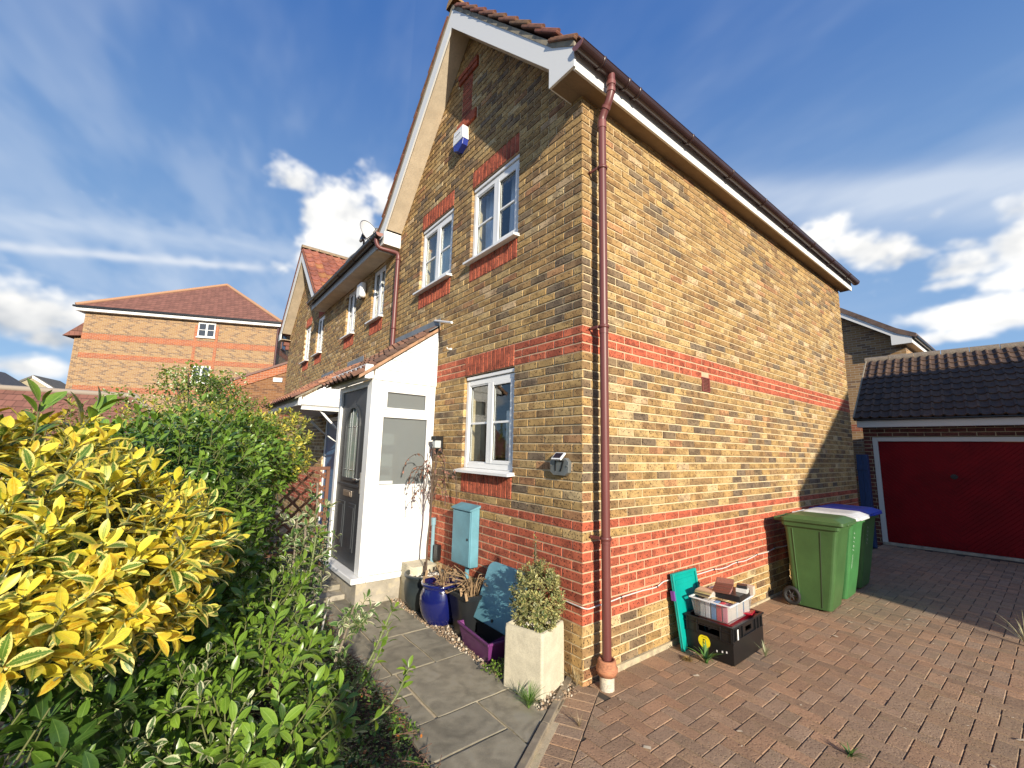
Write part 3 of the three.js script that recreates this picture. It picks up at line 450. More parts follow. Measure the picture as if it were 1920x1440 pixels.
  // air vent on the drive side
  const vent = [box(-0.03, 0.008, 2.265, 2.277, -2.045, -1.885), box(-0.03, 0.008, 2.408, 2.42, -2.045, -1.885), box(-0.03, 0.008, 2.277, 2.408, -2.045, -2.03), box(-0.03, 0.008, 2.277, 2.408, -1.9, -1.885)]; for (let i = 0; i < 8; i++) vent.push(rbox(-0.02, 0.004, 2.283 + i * 0.0158, 2.292 + i * 0.0158, -2.03, -1.9, 0.003));
  part('air_vent', vent, std(lin(0.2, 0.055, 0.045), 0.6), house);
  part('footing', box(-0.003, 0.02, -0.2, -0.055, -7.1, -0.25), std(lin(0.6, 0.52, 0.36), 0.95, { map: rep(T.lichen, 2) }), house);
}

// ================================================================== THE TERRACE BEYOND
function terraceRoof(parent, x0, x1, mat) { // front slope and back slope running along x
  const q = [[0.3, 4.86], [0.3, 4.9], [-3.5, 7.35], [-7.4, 4.9], [-7.4, 4.84], [-3.5, 7.28]]; const g = extr(q, x1 - x0); g.rotateY(-Math.PI / 2); g.translate(x1, 0, 0); part('roof', boxUV(g), mat, parent); // shape x -> z
}
const tileDark = std(lin(0.22, 0.1, 0.075), 0.9, { map: rep(T.lichen, 2) });
{
  const h = thing('terraced_house', 'yellow brick middle house of the terrace with black gutter and two narrow white upper windows', 'house', undefined, [-6.1, 0, 0]);
  const off = -6.1, g0 = h.position, W = (g) => g.translate(-g0.x, -g0.y, -g0.z);
  const op = [[4.5, 5.1, 50 * COURSE, 63 * COURSE, 1], [5.95, 6.55, 50 * COURSE, 63 * COURSE, 1], [6.4, 7.42, 0, 29 * COURSE, 1]], sold = [[4.5, 5.1, 47 * COURSE, 50 * COURSE], [5.95, 6.55, 47 * COURSE, 50 * COURSE]];
  let b = layBricks({ seed: 21, len: 8.15, u0: 4.0612, n0: -2, n1: 64, headerFirst: (n) => n % 2 !== 0, holes: [...op, ...sold], kindOf: bandKind, dark: () => 0.06 });
  for (const [a, , v0, v1] of sold) b.push(...soldiers(Math.round(a * 31), a, 8, v0, v1));
  const list = brickMeshes(b, V(0, 0, 0), V(1, 0, 0), V(0, 0, 1), -1); list.forEach((q) => q.p.sub(g0)); placeBricks(list, h, 160);
  part('wall', W(extr(rect(-8.15, -4.061, -0.3, 4.8), 0.24, op.map((q) => rect(-q[1] - 0.006, -q[0] + 0.006, q[2] - 0.006 - (q[2] === 0 ? 0.2 : 0), q[3] + 0.006))).translate(0, 0, -0.247)), M.mortar, h);
  part('wall', W(box(-8.15, -4.061, -0.3, 4.8, -7.12, -6.9)), M.mortar, h);
  part('floor', W(box(-8.14, -4.07, 2.55, 2.7, -6.89, -0.26)), M.inner, h);
  for (const [a, c] of [[-5.1, -4.5], [-6.55, -5.95]]) { const w = addWindow(h, a + 6.1, c + 6.1, 3.786, 4.725, { vent: false, sill: [0.03, 0.03], sillY: 3.752, curtain: 'net', cloth: std(lin(0.3, 0.33, 0.38), 0.95) }); w.name = 'window'; }
  part('soffit', W(box(-8.3, -4.07, EAVE, EAVE + 0.015, 0.002, 0.275)), M.soffit, h);
  part('fascia', W(rbox(-8.3, -4.225, EAVE - 0.015, 4.9, 0.276, 0.296, 0.003)), std(lin(0.55, 0.55, 0.54), 0.5, { map: rep(T.sand, 0.7) }), h);
  gutter(h, [-8.3 - g0.x, 4.89, 0.36], 0, 4.4, M.blackGutter, [0.5, 1.4, 2.3, 3.2, 4.1, 4.3], std(lin(0.3, 0.15, 0.13), 0.5));
  const dp = new THREE.Group(); dp.name = 'downpipe'; h.add(dp);
  part('pipe', W(cyl([-3.86, 2.95, 0.05], [-3.86, 4.58, 0.05], 0.034, 0.034, 16)), M.brownPipe, dp);
  part('elbow', W(tube([[-4.02, 4.88, 0.36], [-4.02, 4.78, 0.36], [-4.0, 4.7, 0.32], [-3.93, 4.66, 0.16], [-3.87, 4.62, 0.06], [-3.86, 4.55, 0.05]], 0.032, 26, 14)), M.brownPipe, dp);
  part('pipe_clip', [...pipeClip(-3.86, 4.52, 0.05, 0.034), ...pipeClip(-3.86, 3.4, 0.05, 0.034)].map(W), M.brownPipe, dp);
  // entrance door under the canopy
  const d = new THREE.Group(); d.name = 'door'; h.add(d);
  part('frame', [box(-7.42, -7.33, -0.1, 2.17, -0.1, -0.03), box(-6.49, -6.4, -0.1, 2.17, -0.1, -0.03), box(-7.33, -6.49, 2.09, 2.17, -0.1, -0.03)].map(W), M.upvc, d);
  part('leaf', [W(rbox(-7.325, -6.495, -0.08, 2.085, -0.09, -0.045, 0.006)), W(rbox(-7.2, -6.62, 0.1, 0.8, -0.05, -0.038, 0.01)), W(rbox(-7.2, -6.62, 1.0, 1.9, -0.05, -0.038, 0.01))], std(lin(0.06, 0.15, 0.28), 0.4), d);
  terraceRoof(h, -8.15 - g0.x, -4.0 - g0.x - 0.1, tileDark);
}
{
  const h = thing('terraced_house', 'far gabled house of the terrace with orange lichened roof tiles', 'house', undefined, [-10.18, 0, 0]), g0 = h.position, W = (g) => g.translate(-g0.x, -g0.y, -g0.z), gx = -10.18, SL3 = 0.92;
  const op = [[8.25, 8.9, 50 * COURSE, 63 * COURSE, 1], [9.5, 10.15, 50 * COURSE, 63 * COURSE, 1]], sold = [[8.25, 8.9, 47 * COURSE, 50 * COURSE], [8.25, 8.9, 63 * COURSE, 66 * COURSE], [9.5, 10.15, 47 * COURSE, 50 * COURSE], [9.5, 10.15, 63 * COURSE, 66 * COURSE]];
  let b = layBricks({ seed: 41, len: 12.2, u0: 8.152, n0: -2, n1: 95, headerFirst: (n) => n % 2 !== 0, holes: [...op, ...sold], kindOf: bandKind, clip: (v) => { const q = Math.max(0, (6.855 - v) / SL3); return [Math.max(8.152, -gx - q), Math.min(12.2, -gx + q)]; }, dark: () => 0.06 });
  for (const [a, , v0, v1] of sold) b.push(...soldiers(Math.round(a * 31 + v0), a, 8, v0, v1).map((q) => ({ ...q, w: q.w })));
  const list = brickMeshes(b, V(0, 0, 0), V(1, 0, 0), V(0, 0, 1), -1); list.forEach((q) => q.p.sub(g0)); placeBricks(list, h, 0);
  part('wall', W(extr([[-12.2, -0.3], [-8.15, -0.3], [-8.15, 4.97], [gx, 6.835], [-12.2, 4.97]], 0.24, op.map((q) => rect(-q[1] - 0.006, -q[0] + 0.006, q[2] - 0.006, q[3] + 0.006))).translate(0, 0, -0.247)), M.mortar, h);
  part('wall', W(box(-12.2, -8.15, -0.3, 4.97, -7.1, -6.9)), M.mortar, h); part('wall', W(box(-12.2, -11.96, -0.3, 4.97, -6.89, -0.248)), M.mortar, h);
  part('floor', W(box(-11.95, -8.16, 2.55, 2.7, -6.88, -0.26)), M.inner, h);
  for (const [a, c] of [[-8.9, -8.25], [-10.15, -9.5]]) addWindow(h, a - g0.x, c - g0.x, 3.786, 4.725, { sill: [0.03, 0.03], sillY: 3.752, curtain: 'net' });
  const zb = 0.257, bl = 6.665;
  for (const s of [1, -1]) {
    const m = (x) => gx + s * x, lo = 1.893, q = [[m(lo), EAVE], [m(2.2), EAVE], [m(2.2), 4.93], [m(1.94), 5.13], [gx, 6.935], [gx, bl], [m(lo), bl - SL3 * lo]];
    part('barge_board', W(extr(s > 0 ? q : q.reverse(), 0.022).translate(0, 0, zb)), M.white, h);
    const k = [[m(lo), bl + 0.03 - SL3 * lo], [m(lo), bl + 0.05 - SL3 * lo], [gx, bl + 0.05], [gx, bl + 0.03]]; part('soffit', W(extr(s > 0 ? k : k.reverse(), zb - 0.001)), M.soffit, h);
    const t = [[m(2.28), 4.985], [m(2.28), 5.0], [m(1.94), 5.2], [gx, 6.995], [gx, 6.935], [m(1.94), 5.16]]; part('roof_slope', W(extr(s > 0 ? t.reverse() : t, 3.9).translate(0, 0, -3.6)), std(lin(0.3, 0.12, 0.08), 0.9, { map: rep(T.lichen, 2) }), h);
  }
  part('soffit', W(box(-12.38, -12.0, EAVE, EAVE + 0.012, 0.003, 0.255)), M.soffit, h);
  part('corbel', [W(rbox(-12.28, -12.12, 4.6, 4.74, 0.004, 0.16, 0.01)), W(rbox(-12.26, -12.14, 4.48, 4.595, 0.004, 0.1, 0.01))], std(lin(0.18, 0.07, 0.05), 0.8), h);
  // red tiles on the slope that faces the drive
  const A = V(0, 0, -1), S = V(-1, SL3, 0).normalize(), O = V(gx + 2.18, 5.03, 0.28);
  { const g = new THREE.Group(); g.name = 'roof'; h.add(g); g.position.set(-g0.x, 0, 0); tiling(g, O, A, S, 16, 10, 0.285, [[0.42, 0.155, 0.1], [0.38, 0.135, 0.09], [0.44, 0.17, 0.105], [0.46, 0.21, 0.09], [0.36, 0.13, 0.095]], 51, 120, 0.2);
    for (let i = 0; i < 8; i++) { const c = new THREE.CylinderGeometry(0.11, 0.11, 0.44, 10, 1, false, 0, Math.PI); c.rotateX(Math.PI / 2); c.rotateZ(Math.PI / 2); const m = part('ridge_tile', tint(c, [0.36, 0.27, 0.18]), M.tile, g); m.position.set(gx, 6.995, 0.08 - i * 0.45); } }
  gutter(h, [-12.46 - g0.x, 4.86, 0.3], Math.PI / 2, 1.2, M.blackGutter, [0.3, 0.9]);
}

// ================================================================== PORCH
{
  const P0 = [-3.1, 0, 0.4], h = thing('porch', 'white enclosed porch with dark grey arched glass door and lean-to tiled roof', 'porch', undefined, P0), W = (g) => g.translate(-P0[0], -P0[1], -P0[2]);
  const xR = -2.475, xL = -3.72, zF = 0.8;
  part('base', W(rbox(xL + 0.02, xR - 0.005, -0.2, 0.13, 0.005, zF + 0.03, 0.01)), M.concrete, h);
  part('sill', [W(rbox(xL - 0.02, xR + 0.03, 0.135, 0.195, zF - 0.06, zF + 0.1, 0.012)), W(rbox(xR - 0.07, xR + 0.03, 0.135, 0.195, 0.004, zF - 0.061, 0.012))], M.upvc, h);
  // side with window: posts, panels and panes
  const S = (z0, z1, y0, y1, d0 = -0.06, d1 = 0) => W(rbox(xR + d0, xR + d1, y0, y1, z0, z1, 0.006));
  part('side_panel', [S(0.06, 0.7, 0.2, 1.05, -0.045, -0.006)], M.upvc, h);
  part('side_frame', [S(0.003, 0.06, 0.197, 2.35), S(0.7, 0.775, 0.197, 2.35), S(0.0605, 0.6995, 1.0505, 1.12, -0.06, -0.001), S(0.0605, 0.6995, 2.25, 2.35, -0.06, -0.001), S(0.0605, 0.6995, 1.97, 2.015, -0.06, -0.001)], M.upvc, h);
  const win = (name, z0, z1, y0, y1, f, fy = f) => { const w = new THREE.Group(); w.name = name; h.add(w); part('sash', [S(z0, z0 + f, y0, y1, -0.05, 0.008), S(z1 - f, z1, y0, y1, -0.05, 0.008), S(z0 + f, z1 - f, y0, y0 + fy, -0.05, 0.0075), S(z0 + f, z1 - f, y1 - fy, y1, -0.05, 0.0075)], M.upvc, w); part('pane', [S(z0 + f - 0.004, z1 - f + 0.004, y0 + fy - 0.004, y1 - fy + 0.004, -0.03, -0.016)], M.frosted, w); part('gasket', [S(z0 + f, z0 + f + 0.006, y0 + fy, y1 - fy, -0.015, -0.006), S(z1 - f - 0.006, z1 - f, y0 + fy, y1 - fy, -0.015, -0.006), S(z0 + f, z1 - f, y1 - fy - 0.006, y1 - fy, -0.015, -0.007)], std(lin(0.1, 0.1, 0.1), 0.6), w); return w; };
  const big = win('window', 0.061, 0.699, 1.121, 1.969, 0.042); part('sticker', W(box(xR - 0.0155, xR - 0.0135, 1.17, 1.205, 0.49, 0.652)), std(lin(0.55, 0.56, 0.55), 0.6), big);
  win('fanlight', 0.061, 0.699, 2.016, 2.249, 0.075, 0.026);
  // front: corner post, door frame
  part('corner_post', [W(rbox(xR - 0.155, xR - 0.002, 0.197, 2.36, zF - 0.024, zF + 0.012, 0.008)), W(rbox(xR - 0.02, xR + 0.004, 0.197, 2.352, zF - 0.0235, zF + 0.006, 0.008))], M.upvc, h);
  part('door_frame', [W(rbox(xL, xL + 0.12, 0.197, 2.36, zF - 0.06, zF + 0.005, 0.008)), W(rbox(xL + 0.12, xR - 0.155, 2.285, 2.36, zF - 0.06, zF + 0.004, 0.006)), W(rbox(xL + 0.12, xL + 0.14, 0.197, 2.285, zF - 0.05, zF + 0.018, 0.004))], M.upvc, h);
  const d = new THREE.Group(); d.name = 'door'; h.add(d);
  const dx0 = xL + 0.14, dx1 = xR - 0.16, dc = (dx0 + dx1) / 2, dz = zF - 0.012, aw = 0.24, ay0 = 1.2, ay1 = 1.83;
  const arch = (w, y0, y1, n = 18) => { const o = [[dc - w, y0], [dc + w, y0]]; for (let i = 0; i <= n; i++) { const a = i / n * Math.PI; o.push([dc + w * Math.cos(a), y1 + w * Math.sin(a)]); } return o; };
  part('leaf', W(extr(rect(dx0, dx1, 0.2, 2.28), 0.044, [arch(aw, ay0, ay1)]).translate(0, 0, dz - 0.044)), M.door, d);
  part('moulding', [W(extr(arch(aw + 0.035, ay0 - 0.03, ay1), 0.014, [arch(aw - 0.006, ay0 + 0.006, ay1)], 0.004).translate(0, 0, dz - 0.002))], M.door, d);
  part('pane', W(extr(arch(aw + 0.002, ay0 - 0.002, ay1), 0.01).translate(0, 0, dz - 0.03)), new THREE.MeshPhysicalMaterial({ color: lin(0.5, 0.58, 0.52), roughness: 0.06, transmission: 0.55, thickness: 0, side: THREE.DoubleSide }), d);
  const lead = [0.08, 0.16].flatMap((o) => [W(cyl([dc - aw + o * 1.0 + 0.0, ay0, dz - 0.016], [dc - aw + o, ay1 + Math.sqrt(Math.max(0, aw * aw - (aw - o) ** 2)), dz - 0.016], 0.004, 0.004, 6)), W(cyl([dc + aw - o, ay0, dz - 0.016], [dc + aw - o, ay1 + Math.sqrt(Math.max(0, aw * aw - (aw - o) ** 2)), dz - 0.016], 0.004, 0.004, 6))]); lead.push(W(cyl([dc - aw, 1.83, dz - 0.016], [dc + aw, 1.83, dz - 0.016], 0.004, 0.004, 6)), W(cyl([dc - aw, 1.3, dz - 0.016], [dc + aw, 1.3, dz - 0.016], 0.004, 0.004, 6)));
  part('leading', lead, M.steel, d);
  part('rail', W(rbox(dx0 + 0.05, dx1 - 0.05, 1.1, 1.135, dz - 0.004, dz + 0.012, 0.006)), M.door, d);
  for (const s of [-1, 1]) part('door_panel', [W(rbox(dc + s * 0.19 - 0.12, dc + s * 0.19 + 0.12, 0.38, 0.92, dz - 0.006, dz + 0.01, 0.008)), W(rbox(dc + s * 0.19 - 0.085, dc + s * 0.19 + 0.085, 0.42, 0.88, dz + 0.005, dz + 0.017, 0.01))], M.door, d);
  part('letterbox', [W(rbox(dc - 0.15, dc + 0.15, 0.985, 1.06, dz - 0.004, dz + 0.014, 0.008)), W(rbox(dc - 0.11, dc + 0.11, 1.0, 1.045, dz + 0.01, dz + 0.02, 0.006))], std(lin(0.5, 0.42, 0.34), 0.3, { metalness: 0.8 }), d);
  part('handle', [W(rbox(dx1 - 0.075, dx1 - 0.045, 1.05, 1.29, dz, dz + 0.012, 0.006)), W(rbox(dx1 - 0.19, dx1 - 0.05, 1.2, 1.222, dz + 0.035, dz + 0.055, 0.008)), W(cyl([dx1 - 0.06, 1.21, dz + 0.01], [dx1 - 0.06, 1.21, dz + 0.05], 0.01))], M.steel, d);
  // inside: the old front door, a shelf and a coat seen dimly through the obscured glass
  part('inner_door', W(rbox(-3.4, -2.62, 0.2, 2.2, 0.004, 0.03, 0.006)), std(lin(0.3, 0.3, 0.3), 0.5), h); part('shelf', [W(rbox(xL + 0.05, xL + 0.3, 1.28, 1.32, 0.1, 0.7, 0.006)), W(rbox(xL + 0.05, xL + 0.28, 0.2, 1.1, 0.12, 0.68, 0.01))], std(lin(0.42, 0.36, 0.3), 0.7), h); part('coat', W(rbox(-2.9, -2.65, 0.9, 1.75, 0.04, 0.16, 0.05, 3)), std(lin(0.05, 0.055, 0.07), 0.9), h); part('ceiling', W(box(xL + 0.04, xR - 0.06, 2.36, 2.37, 0.004, zF - 0.061)), M.white, h);
  // white back and far side so that the porch is closed
  part('side_wall', W(box(xL, xL + 0.04, 0.2, 2.4, 0.004, zF - 0.061)), M.upvc, h);
  // fascia and shiplap cheek
  part('fascia', [W(rbox(xL - 0.08, xR + 0.002, 2.362, 2.51, zF + 0.005, zF + 0.085, 0.006)), W(rbox(xL - 0.08, xR + 0.018, 2.36, 2.52, zF + 0.02, zF + 0.105, 0.004))], M.upvc, h);
  part('corner_trim', W(rbox(xR - 0.004, xR + 0.024, 2.352, 2.5, zF + 0.05, zF + 0.112, 0.006)), M.upvc, h);
  const slopeY = (z) => 3.1 - 0.76 * z;
  for (let i = 0, y = 2.355; y < 3.08; i++, y += 0.128) { const y1 = Math.min(y + 0.119, 3.085), zt = (3.07 - y1) / 0.76, zb = Math.min(zF + 0.0, (3.07 - y) / 0.76); const q = [[-0.003, y], [-zb, y], [-Math.max(0.004, Math.min(zt, zF)), y1], [-0.003, y1]]; const b = extr(q, 0.016, [], 0.003).rotateY(Math.PI / 2); b.translate(xR - 0.008, 0, 0); part('shiplap_board', W(boxUV(b)), M.upvc, h); }
  // roof slab and tiles
  const rs = extr([[0.005, 3.11], [0.96, 3.11 - 0.76 * 0.955], [0.96, 3.085 - 0.76 * 0.955], [0.005, 3.085]], xR + 0.03 - (xL - 0.12)); rs.rotateY(-Math.PI / 2); rs.translate(xR + 0.03, 0, 0); part('roof_deck', W(boxUV(rs)), M.cement, h);
  { const g = new THREE.Group(); g.name = 'roof'; g.position.set(-P0[0], -P0[1], -P0[2]); h.add(g); tiling(g, V(xL - 0.1, 3.13 - 0.76 * 1.0, 1.0), V(1, 0, 0), V(0, 0.76, -1).normalize(), 8, 8, 0.155, [[0.22, 0.115, 0.08], [0.18, 0.095, 0.07], [0.28, 0.145, 0.095], [0.15, 0.09, 0.07]], 61, 64, 0.167); }
  const verge = extr([[0.0, 3.125], [0.985, 3.125 - 0.76 * 0.98], [0.985, 3.085 - 0.76 * 0.98], [0.0, 3.085]], 0.012); verge.rotateY(-Math.PI / 2); verge.translate(xR + 0.045, 0, 0); part('verge_strip', W(boxUV(verge)), std(lin(0.5, 0.3, 0.19), 0.9, { map: rep(T.lichen, 2) }), h);
  part('flashing', [W(box(xL - 0.15, xR + 0.04, 3.08, 3.24, 0.006, 0.012)), W(extr([[0.0, 3.15], [0.13, 3.055], [0.13, 3.047], [0.0, 3.14]], xR + 0.04 - xL + 0.15).rotateY(-Math.PI / 2).translate(xR + 0.04, 0, 0.012))], M.lead, h);
}
// step slabs at the porch door
{ const s = thing('doorstep', 'pale stone doorstep of two slabs in front of the porch door', 'step', undefined, [-3.3, -0.11, 1.0]); part('slab', rbox(-0.62, 0.5, 0, 0.06, -0.17, 0.2, 0.008), M.concrete, s); part('slab', rbox(-0.62, 0.32, 0.061, 0.12, -0.168, 0.1, 0.008), std(lin(0.4, 0.37, 0.3), 0.92, { map: rep(T.lichen, 1.5) }), s); }
// neighbour's canopy
{
  const P0 = [-6.6, 2.2, 0], h = thing('door_canopy', 'white shiplap door canopy on curved brackets beyond the porch', 'canopy', undefined, P0), W = (g) => g.translate(-P0[0], -P0[1], -P0[2]), xR = -5.2, xL = -7.95;
  for (let i = 0, y = 2.24; y < 2.95; i++, y += 0.128) { const y1 = Math.min(y + 0.119, 2.97), f = (q) => Math.min(0.98, (2.98 - q) / 0.66), b = extr([[-0.003, y], [-f(y), y], [-Math.max(0.006, f(y1)), y1], [-0.003, y1]], 0.016, [], 0.003).rotateY(Math.PI / 2); b.translate(xR - 0.008, 0, 0); part('shiplap_board', W(boxUV(b)), M.upvc, h); }
  part('fascia', W(rbox(xL, xR + 0.01, 2.22, 2.38, 0.985, 1.01, 0.005)), M.upvc, h); part('corner_trim', W(rbox(xR - 0.004, xR + 0.028, 2.22, 2.4, 0.97, 1.015, 0.006)), M.upvc, h);
  part('soffit', W(box(xL, xR - 0.012, 2.225, 2.24, 0.004, 0.984)), M.white, h); part('beam', W(rbox(xR - 0.1, xR - 0.03, 2.16, 2.222, 0.004, 0.95, 0.006)), M.white, h);
  const rs = extr([[0.005, 3.05], [1.07, 2.345], [1.07, 2.315], [0.005, 3.02]], xR + 0.05 - xL); rs.rotateY(-Math.PI / 2); rs.translate(xR + 0.05, 0, 0); part('roof_deck', W(boxUV(rs)), M.cement, h);
  { const g = new THREE.Group(); g.name = 'roof'; g.position.set(-P0[0], -P0[1], -P0[2]); h.add(g); tiling(g, V(xL, 2.34, 1.1), V(1, 0, 0), V(0, 0.705, -1.065).normalize(), 17, 8, 0.158, [[0.4, 0.19, 0.12], [0.34, 0.15, 0.1], [0.46, 0.24, 0.15], [0.26, 0.13, 0.1]], 63, 60, 0.165); }
  part('flashing', [W(box(-6.15, -5.25, 3.02, 3.2, 0.006, 0.012)), W(box(-8.0, -7.1, 3.02, 3.18, 0.006, 0.012))], M.lead, h);
  for (const x of [-5.25, -6.3]) { const o = []; for (let i = 0; i <= 14; i++) { const t = i / 14, wv = Math.sin(t * Math.PI * 4) * 0.018; o.push([0.62 * (1 - t) + 0.04 + wv, 2.15 - 0.5 * t * 0.98 + wv - 0.05 * Math.sin(t * Math.PI)]); } const inn = o.slice().reverse().map(([a, b]) => [a - 0.075, b - 0.0]); const g = extr([...o, ...inn.map(([a, b]) => [Math.max(0.005, a), b - 0.03])], 0.06).rotateY(-Math.PI / 2); part('bracket', W(boxUV(g.translate(x, 0, 0))), M.white, h); }
}

// ================================================================== GARAGE AND WHAT STANDS AT THE BACK
// a textured far wall: yellow brick courses in one material, for walls whose bricks are a few pixels
T.farBrick = tex(1024, 1024, (u, v) => { // 12 courses by 4 stretchers of 0.9 m
  const c = Math.floor(v * 12), x = u * 4 + (c % 2) * 0.5, b = ((Math.floor(x) % 4) + 4) % 4, fx = x - Math.floor(x), fy = v * 12 - c, m = fx < 0.05 || fy < 0.15, h = hash(b, c, 3), n = pnoise(u, v, 128, 5);
  return m ? [0.72, 0.62, 0.46] : mix3(h < 0.16 ? [0.26, 0.17, 0.11] : h < 0.3 ? [0.42, 0.24, 0.12] : h < 0.75 ? [0.55, 0.34, 0.15] : [0.66, 0.44, 0.22], [0.5, 0.3, 0.14], n * 0.5);
}, true);
T.farRed = tex(512, 512, (u, v) => { const c = Math.floor(v * 12), x = u * 4 + (c % 2) * 0.5, b = ((Math.floor(x) % 4) + 4) % 4, fx = x - Math.floor(x), fy = v * 12 - c, m = fx < 0.05 || fy < 0.15, h = hash(b, c, 8); return m ? [0.6, 0.45, 0.33] : [0.4 + h * 0.16, 0.12 + h * 0.05, 0.06]; }, true);
const farTone = tex(512, 512, (u, v) => 0.8 + 0.35 * (pfbm(u, v, 6, 7, 5) - 0.4), true);
const MF = { yellow: std(lin(0.6, 0.58, 0.58), 0.93, { map: rep(T.farBrick, 1 / 0.9) }), red: std(lin(0.72, 0.72, 0.72), 0.93, { map: rep(T.farRed, 1 / 0.9) }), dull: std(lin(0.34, 0.24, 0.2), 0.95, { map: rep(T.farBrick, 1 / 0.9), bumpMap: rep(T.farBrick, 1 / 0.9), bumpScale: 0.004 }) };
function farWindow(h, x0, x1, y0, y1, z, mat = M.upvc) { // a small white casement on a wall that faces +z
  const w = new THREE.Group(); w.name = 'window'; h.add(w); const f = 0.06, c = (x0 + x1) / 2, m = (y0 + y1) / 2;
  part('frame', [box(x0, x0 + f, y0, y1, z, z + 0.05), box(x1 - f, x1, y0, y1, z, z + 0.05), box(x0 + f, x1 - f, y0, y0 + f, z, z + 0.049), box(x0 + f, x1 - f, y1 - f, y1, z, z + 0.049), box(c - 0.05, c + 0.05, y0 + f, y1 - f, z, z + 0.048)], mat, w);
  part('glazing_bar', [box(x0 + f, c - 0.05, m - 0.015, m + 0.015, z + 0.01, z + 0.04), box(c + 0.05, x1 - f, m - 0.015, m + 0.015, z + 0.01, z + 0.04)], mat, w);
  part('pane', box(x0 + f - 0.01, x1 - f + 0.01, y0 + f - 0.01, y1 - f + 0.01, z + 0.005, z + 0.02), std(lin(0.05, 0.06, 0.08), 0.08), w);
  part('sill', box(x0 - 0.05, x1 + 0.05, y0 - 0.06, y0 - 0.001, z, z + 0.09), mat, w);
}
{
  const h = thing('garage', 'brick garage with red up-and-over door and dark double roman tiles', 'garage', undefined, [-0.14, 0, -8.45], 6 * DEG), L = 5.9, eY = 2.33;
  const r = rng(81), dx = 0.14, dw = 2.16, dt = 1.99;
  const wallK = () => 'red', holes = [[dx, dx + dw + 0.0, -0.3, dt + 0.03, 1], [dx + dw + 0.5, dx + 2 * dw + 0.5, -0.3, dt + 0.03, 1]];
  const b = layBricks({ seed: 82, len: L, n0: -1, n1: 31, headerFirst: (n) => n % 2 === 0, holes, kindOf: wallK }); b.forEach((q) => (q.col = [0.16 * (0.8 + r() * 0.4), 0.05, 0.04])); // dark red bricks
  const list = brickMeshes(b, V(0, 0, 0), V(1, 0, 0), V(0, 0, 1)); list.forEach((q) => (q.size = 0)); placeBricks(list, h, 0);
  part('wall', extr(rect(0, L, -0.3, eY), 0.2, holes.map((q) => rect(q[0], q[1], -0.29, q[3]))).translate(0, 0, -0.207), M.mortarFar, h);
  part('wall', box(0, 0.2, -0.3, eY, -5.2, -0.2071), MF.dull, h); part('wall', box(L - 0.2, L, -0.3, eY, -5.2, -0.2071), MF.dull, h); part('wall', box(0.2001, L - 0.2001, -0.3, eY, -5.2, -5.0), MF.dull, h);
  part('gable_wall', extr([[0.01, eY], [5.19, eY], [2.6, 3.86]], 0.18).rotateY(Math.PI / 2).translate(0.01, 0, 0), MF.dull, h);
  const red = new THREE.MeshPhysicalMaterial({ color: lin(0.2, 0.002, 0.006), roughness: 0.6, specularIntensity: 0.35, map: rep(T.grain, 0.8), side: THREE.DoubleSide });
  [[dx, 1], [dx + dw + 0.5, 2]].forEach(([x, k]) => {
    const d = new THREE.Group(); d.name = 'garage_door'; h.add(d);
    part('frame', [rbox(x - 0.005, x + 0.075, -0.04, dt + 0.02, -0.06, 0.012, 0.005), rbox(x + dw - 0.075, x + dw + 0.005, -0.04, dt + 0.02, -0.06, 0.012, 0.005), rbox(x + 0.0755, x + dw - 0.0755, dt - 0.06, dt + 0.02, -0.06, 0.011, 0.005)], std(lin(0.55, 0.55, 0.53), 0.5), d);
    part('door_leaf', box(x + 0.078, x + dw - 0.078, 0.02, dt - 0.065, -0.05, -0.03), red, d);
    // diagonal boards meeting at the middle: a chevron of proud strips
    const c = x + dw / 2, hw = dw / 2 - 0.08; for (const s of [-1, 1]) for (let y = -1.0; y < dt; y += 0.075) { const y0 = y, y1 = y + hw * 0.95, q = []; const lo = 0.022, hi = dt - 0.067; let u0 = 0, u1 = hw; const at = (u) => y0 + u * 0.95; if (at(0) < lo) u0 = (lo - y0) / 0.95; if (at(hw) > hi - 0.07) u1 = (hi - 0.07 - y0) / 0.95; if (u1 - u0 < 0.04) continue; q.push([c + s * u0, at(u0)], [c + s * u1, at(u1)], [c + s * u1, at(u1) + 0.066], [c + s * u0, at(u0) + 0.066]); part('board', extr(s > 0 ? q : q.reverse(), 0.008, [], 0.003).translate(0, 0, -0.031), red, d); }
    part('handle', [cyl([c, 1.3, -0.02], [c, 1.3, 0.03], 0.018), rbox(c - 0.05, c + 0.05, 1.285, 1.315, 0.02, 0.035, 0.006), cyl([c, 1.3, -0.022], [c, 1.3, -0.008], 0.045)], M.black, d);
    part('plinth', rbox(x, x + dw, -0.12, 0.015, -0.1, 0.03, 0.01), M.concrete, d);
  });
  part('label_plate', rbox(0.225, 0.29, 0.36, 0.372, -0.03, -0.024, 0.002), std(lin(0.6, 0.6, 0.58), 0.5), h);
  part('fascia', rbox(-0.06, L + 0.06, eY - 0.13, eY + 0.015, 0.17, 0.2, 0.004), std(lin(0.6, 0.6, 0.58), 0.5), h); part('soffit', box(-0.06, L + 0.06, eY - 0.125, eY - 0.11, 0.002, 0.1695), M.white, h);
  part('gutter', rbox(-0.1, L + 0.1, eY + 0.0, eY + 0.04, 0.201, 0.27, 0.018), M.blackGutter, h);
  const th = 30 * DEG, S = V(0, Math.sin(th), -Math.cos(th)), O = V(-0.1, eY + 0.045, 0.24), rows = 11, g = 0.291;
  part('roof_deck', extr([[0.2, eY + 0.03], [0.2, eY + 0.0], [-2.62, eY + 1.62], [-5.5, eY], [-5.5, eY + 0.03], [-2.62, eY + 1.655]].reverse(), L + 0.1).rotateY(-Math.PI / 2).translate(L + 0.05, 0, 0), M.black, h);
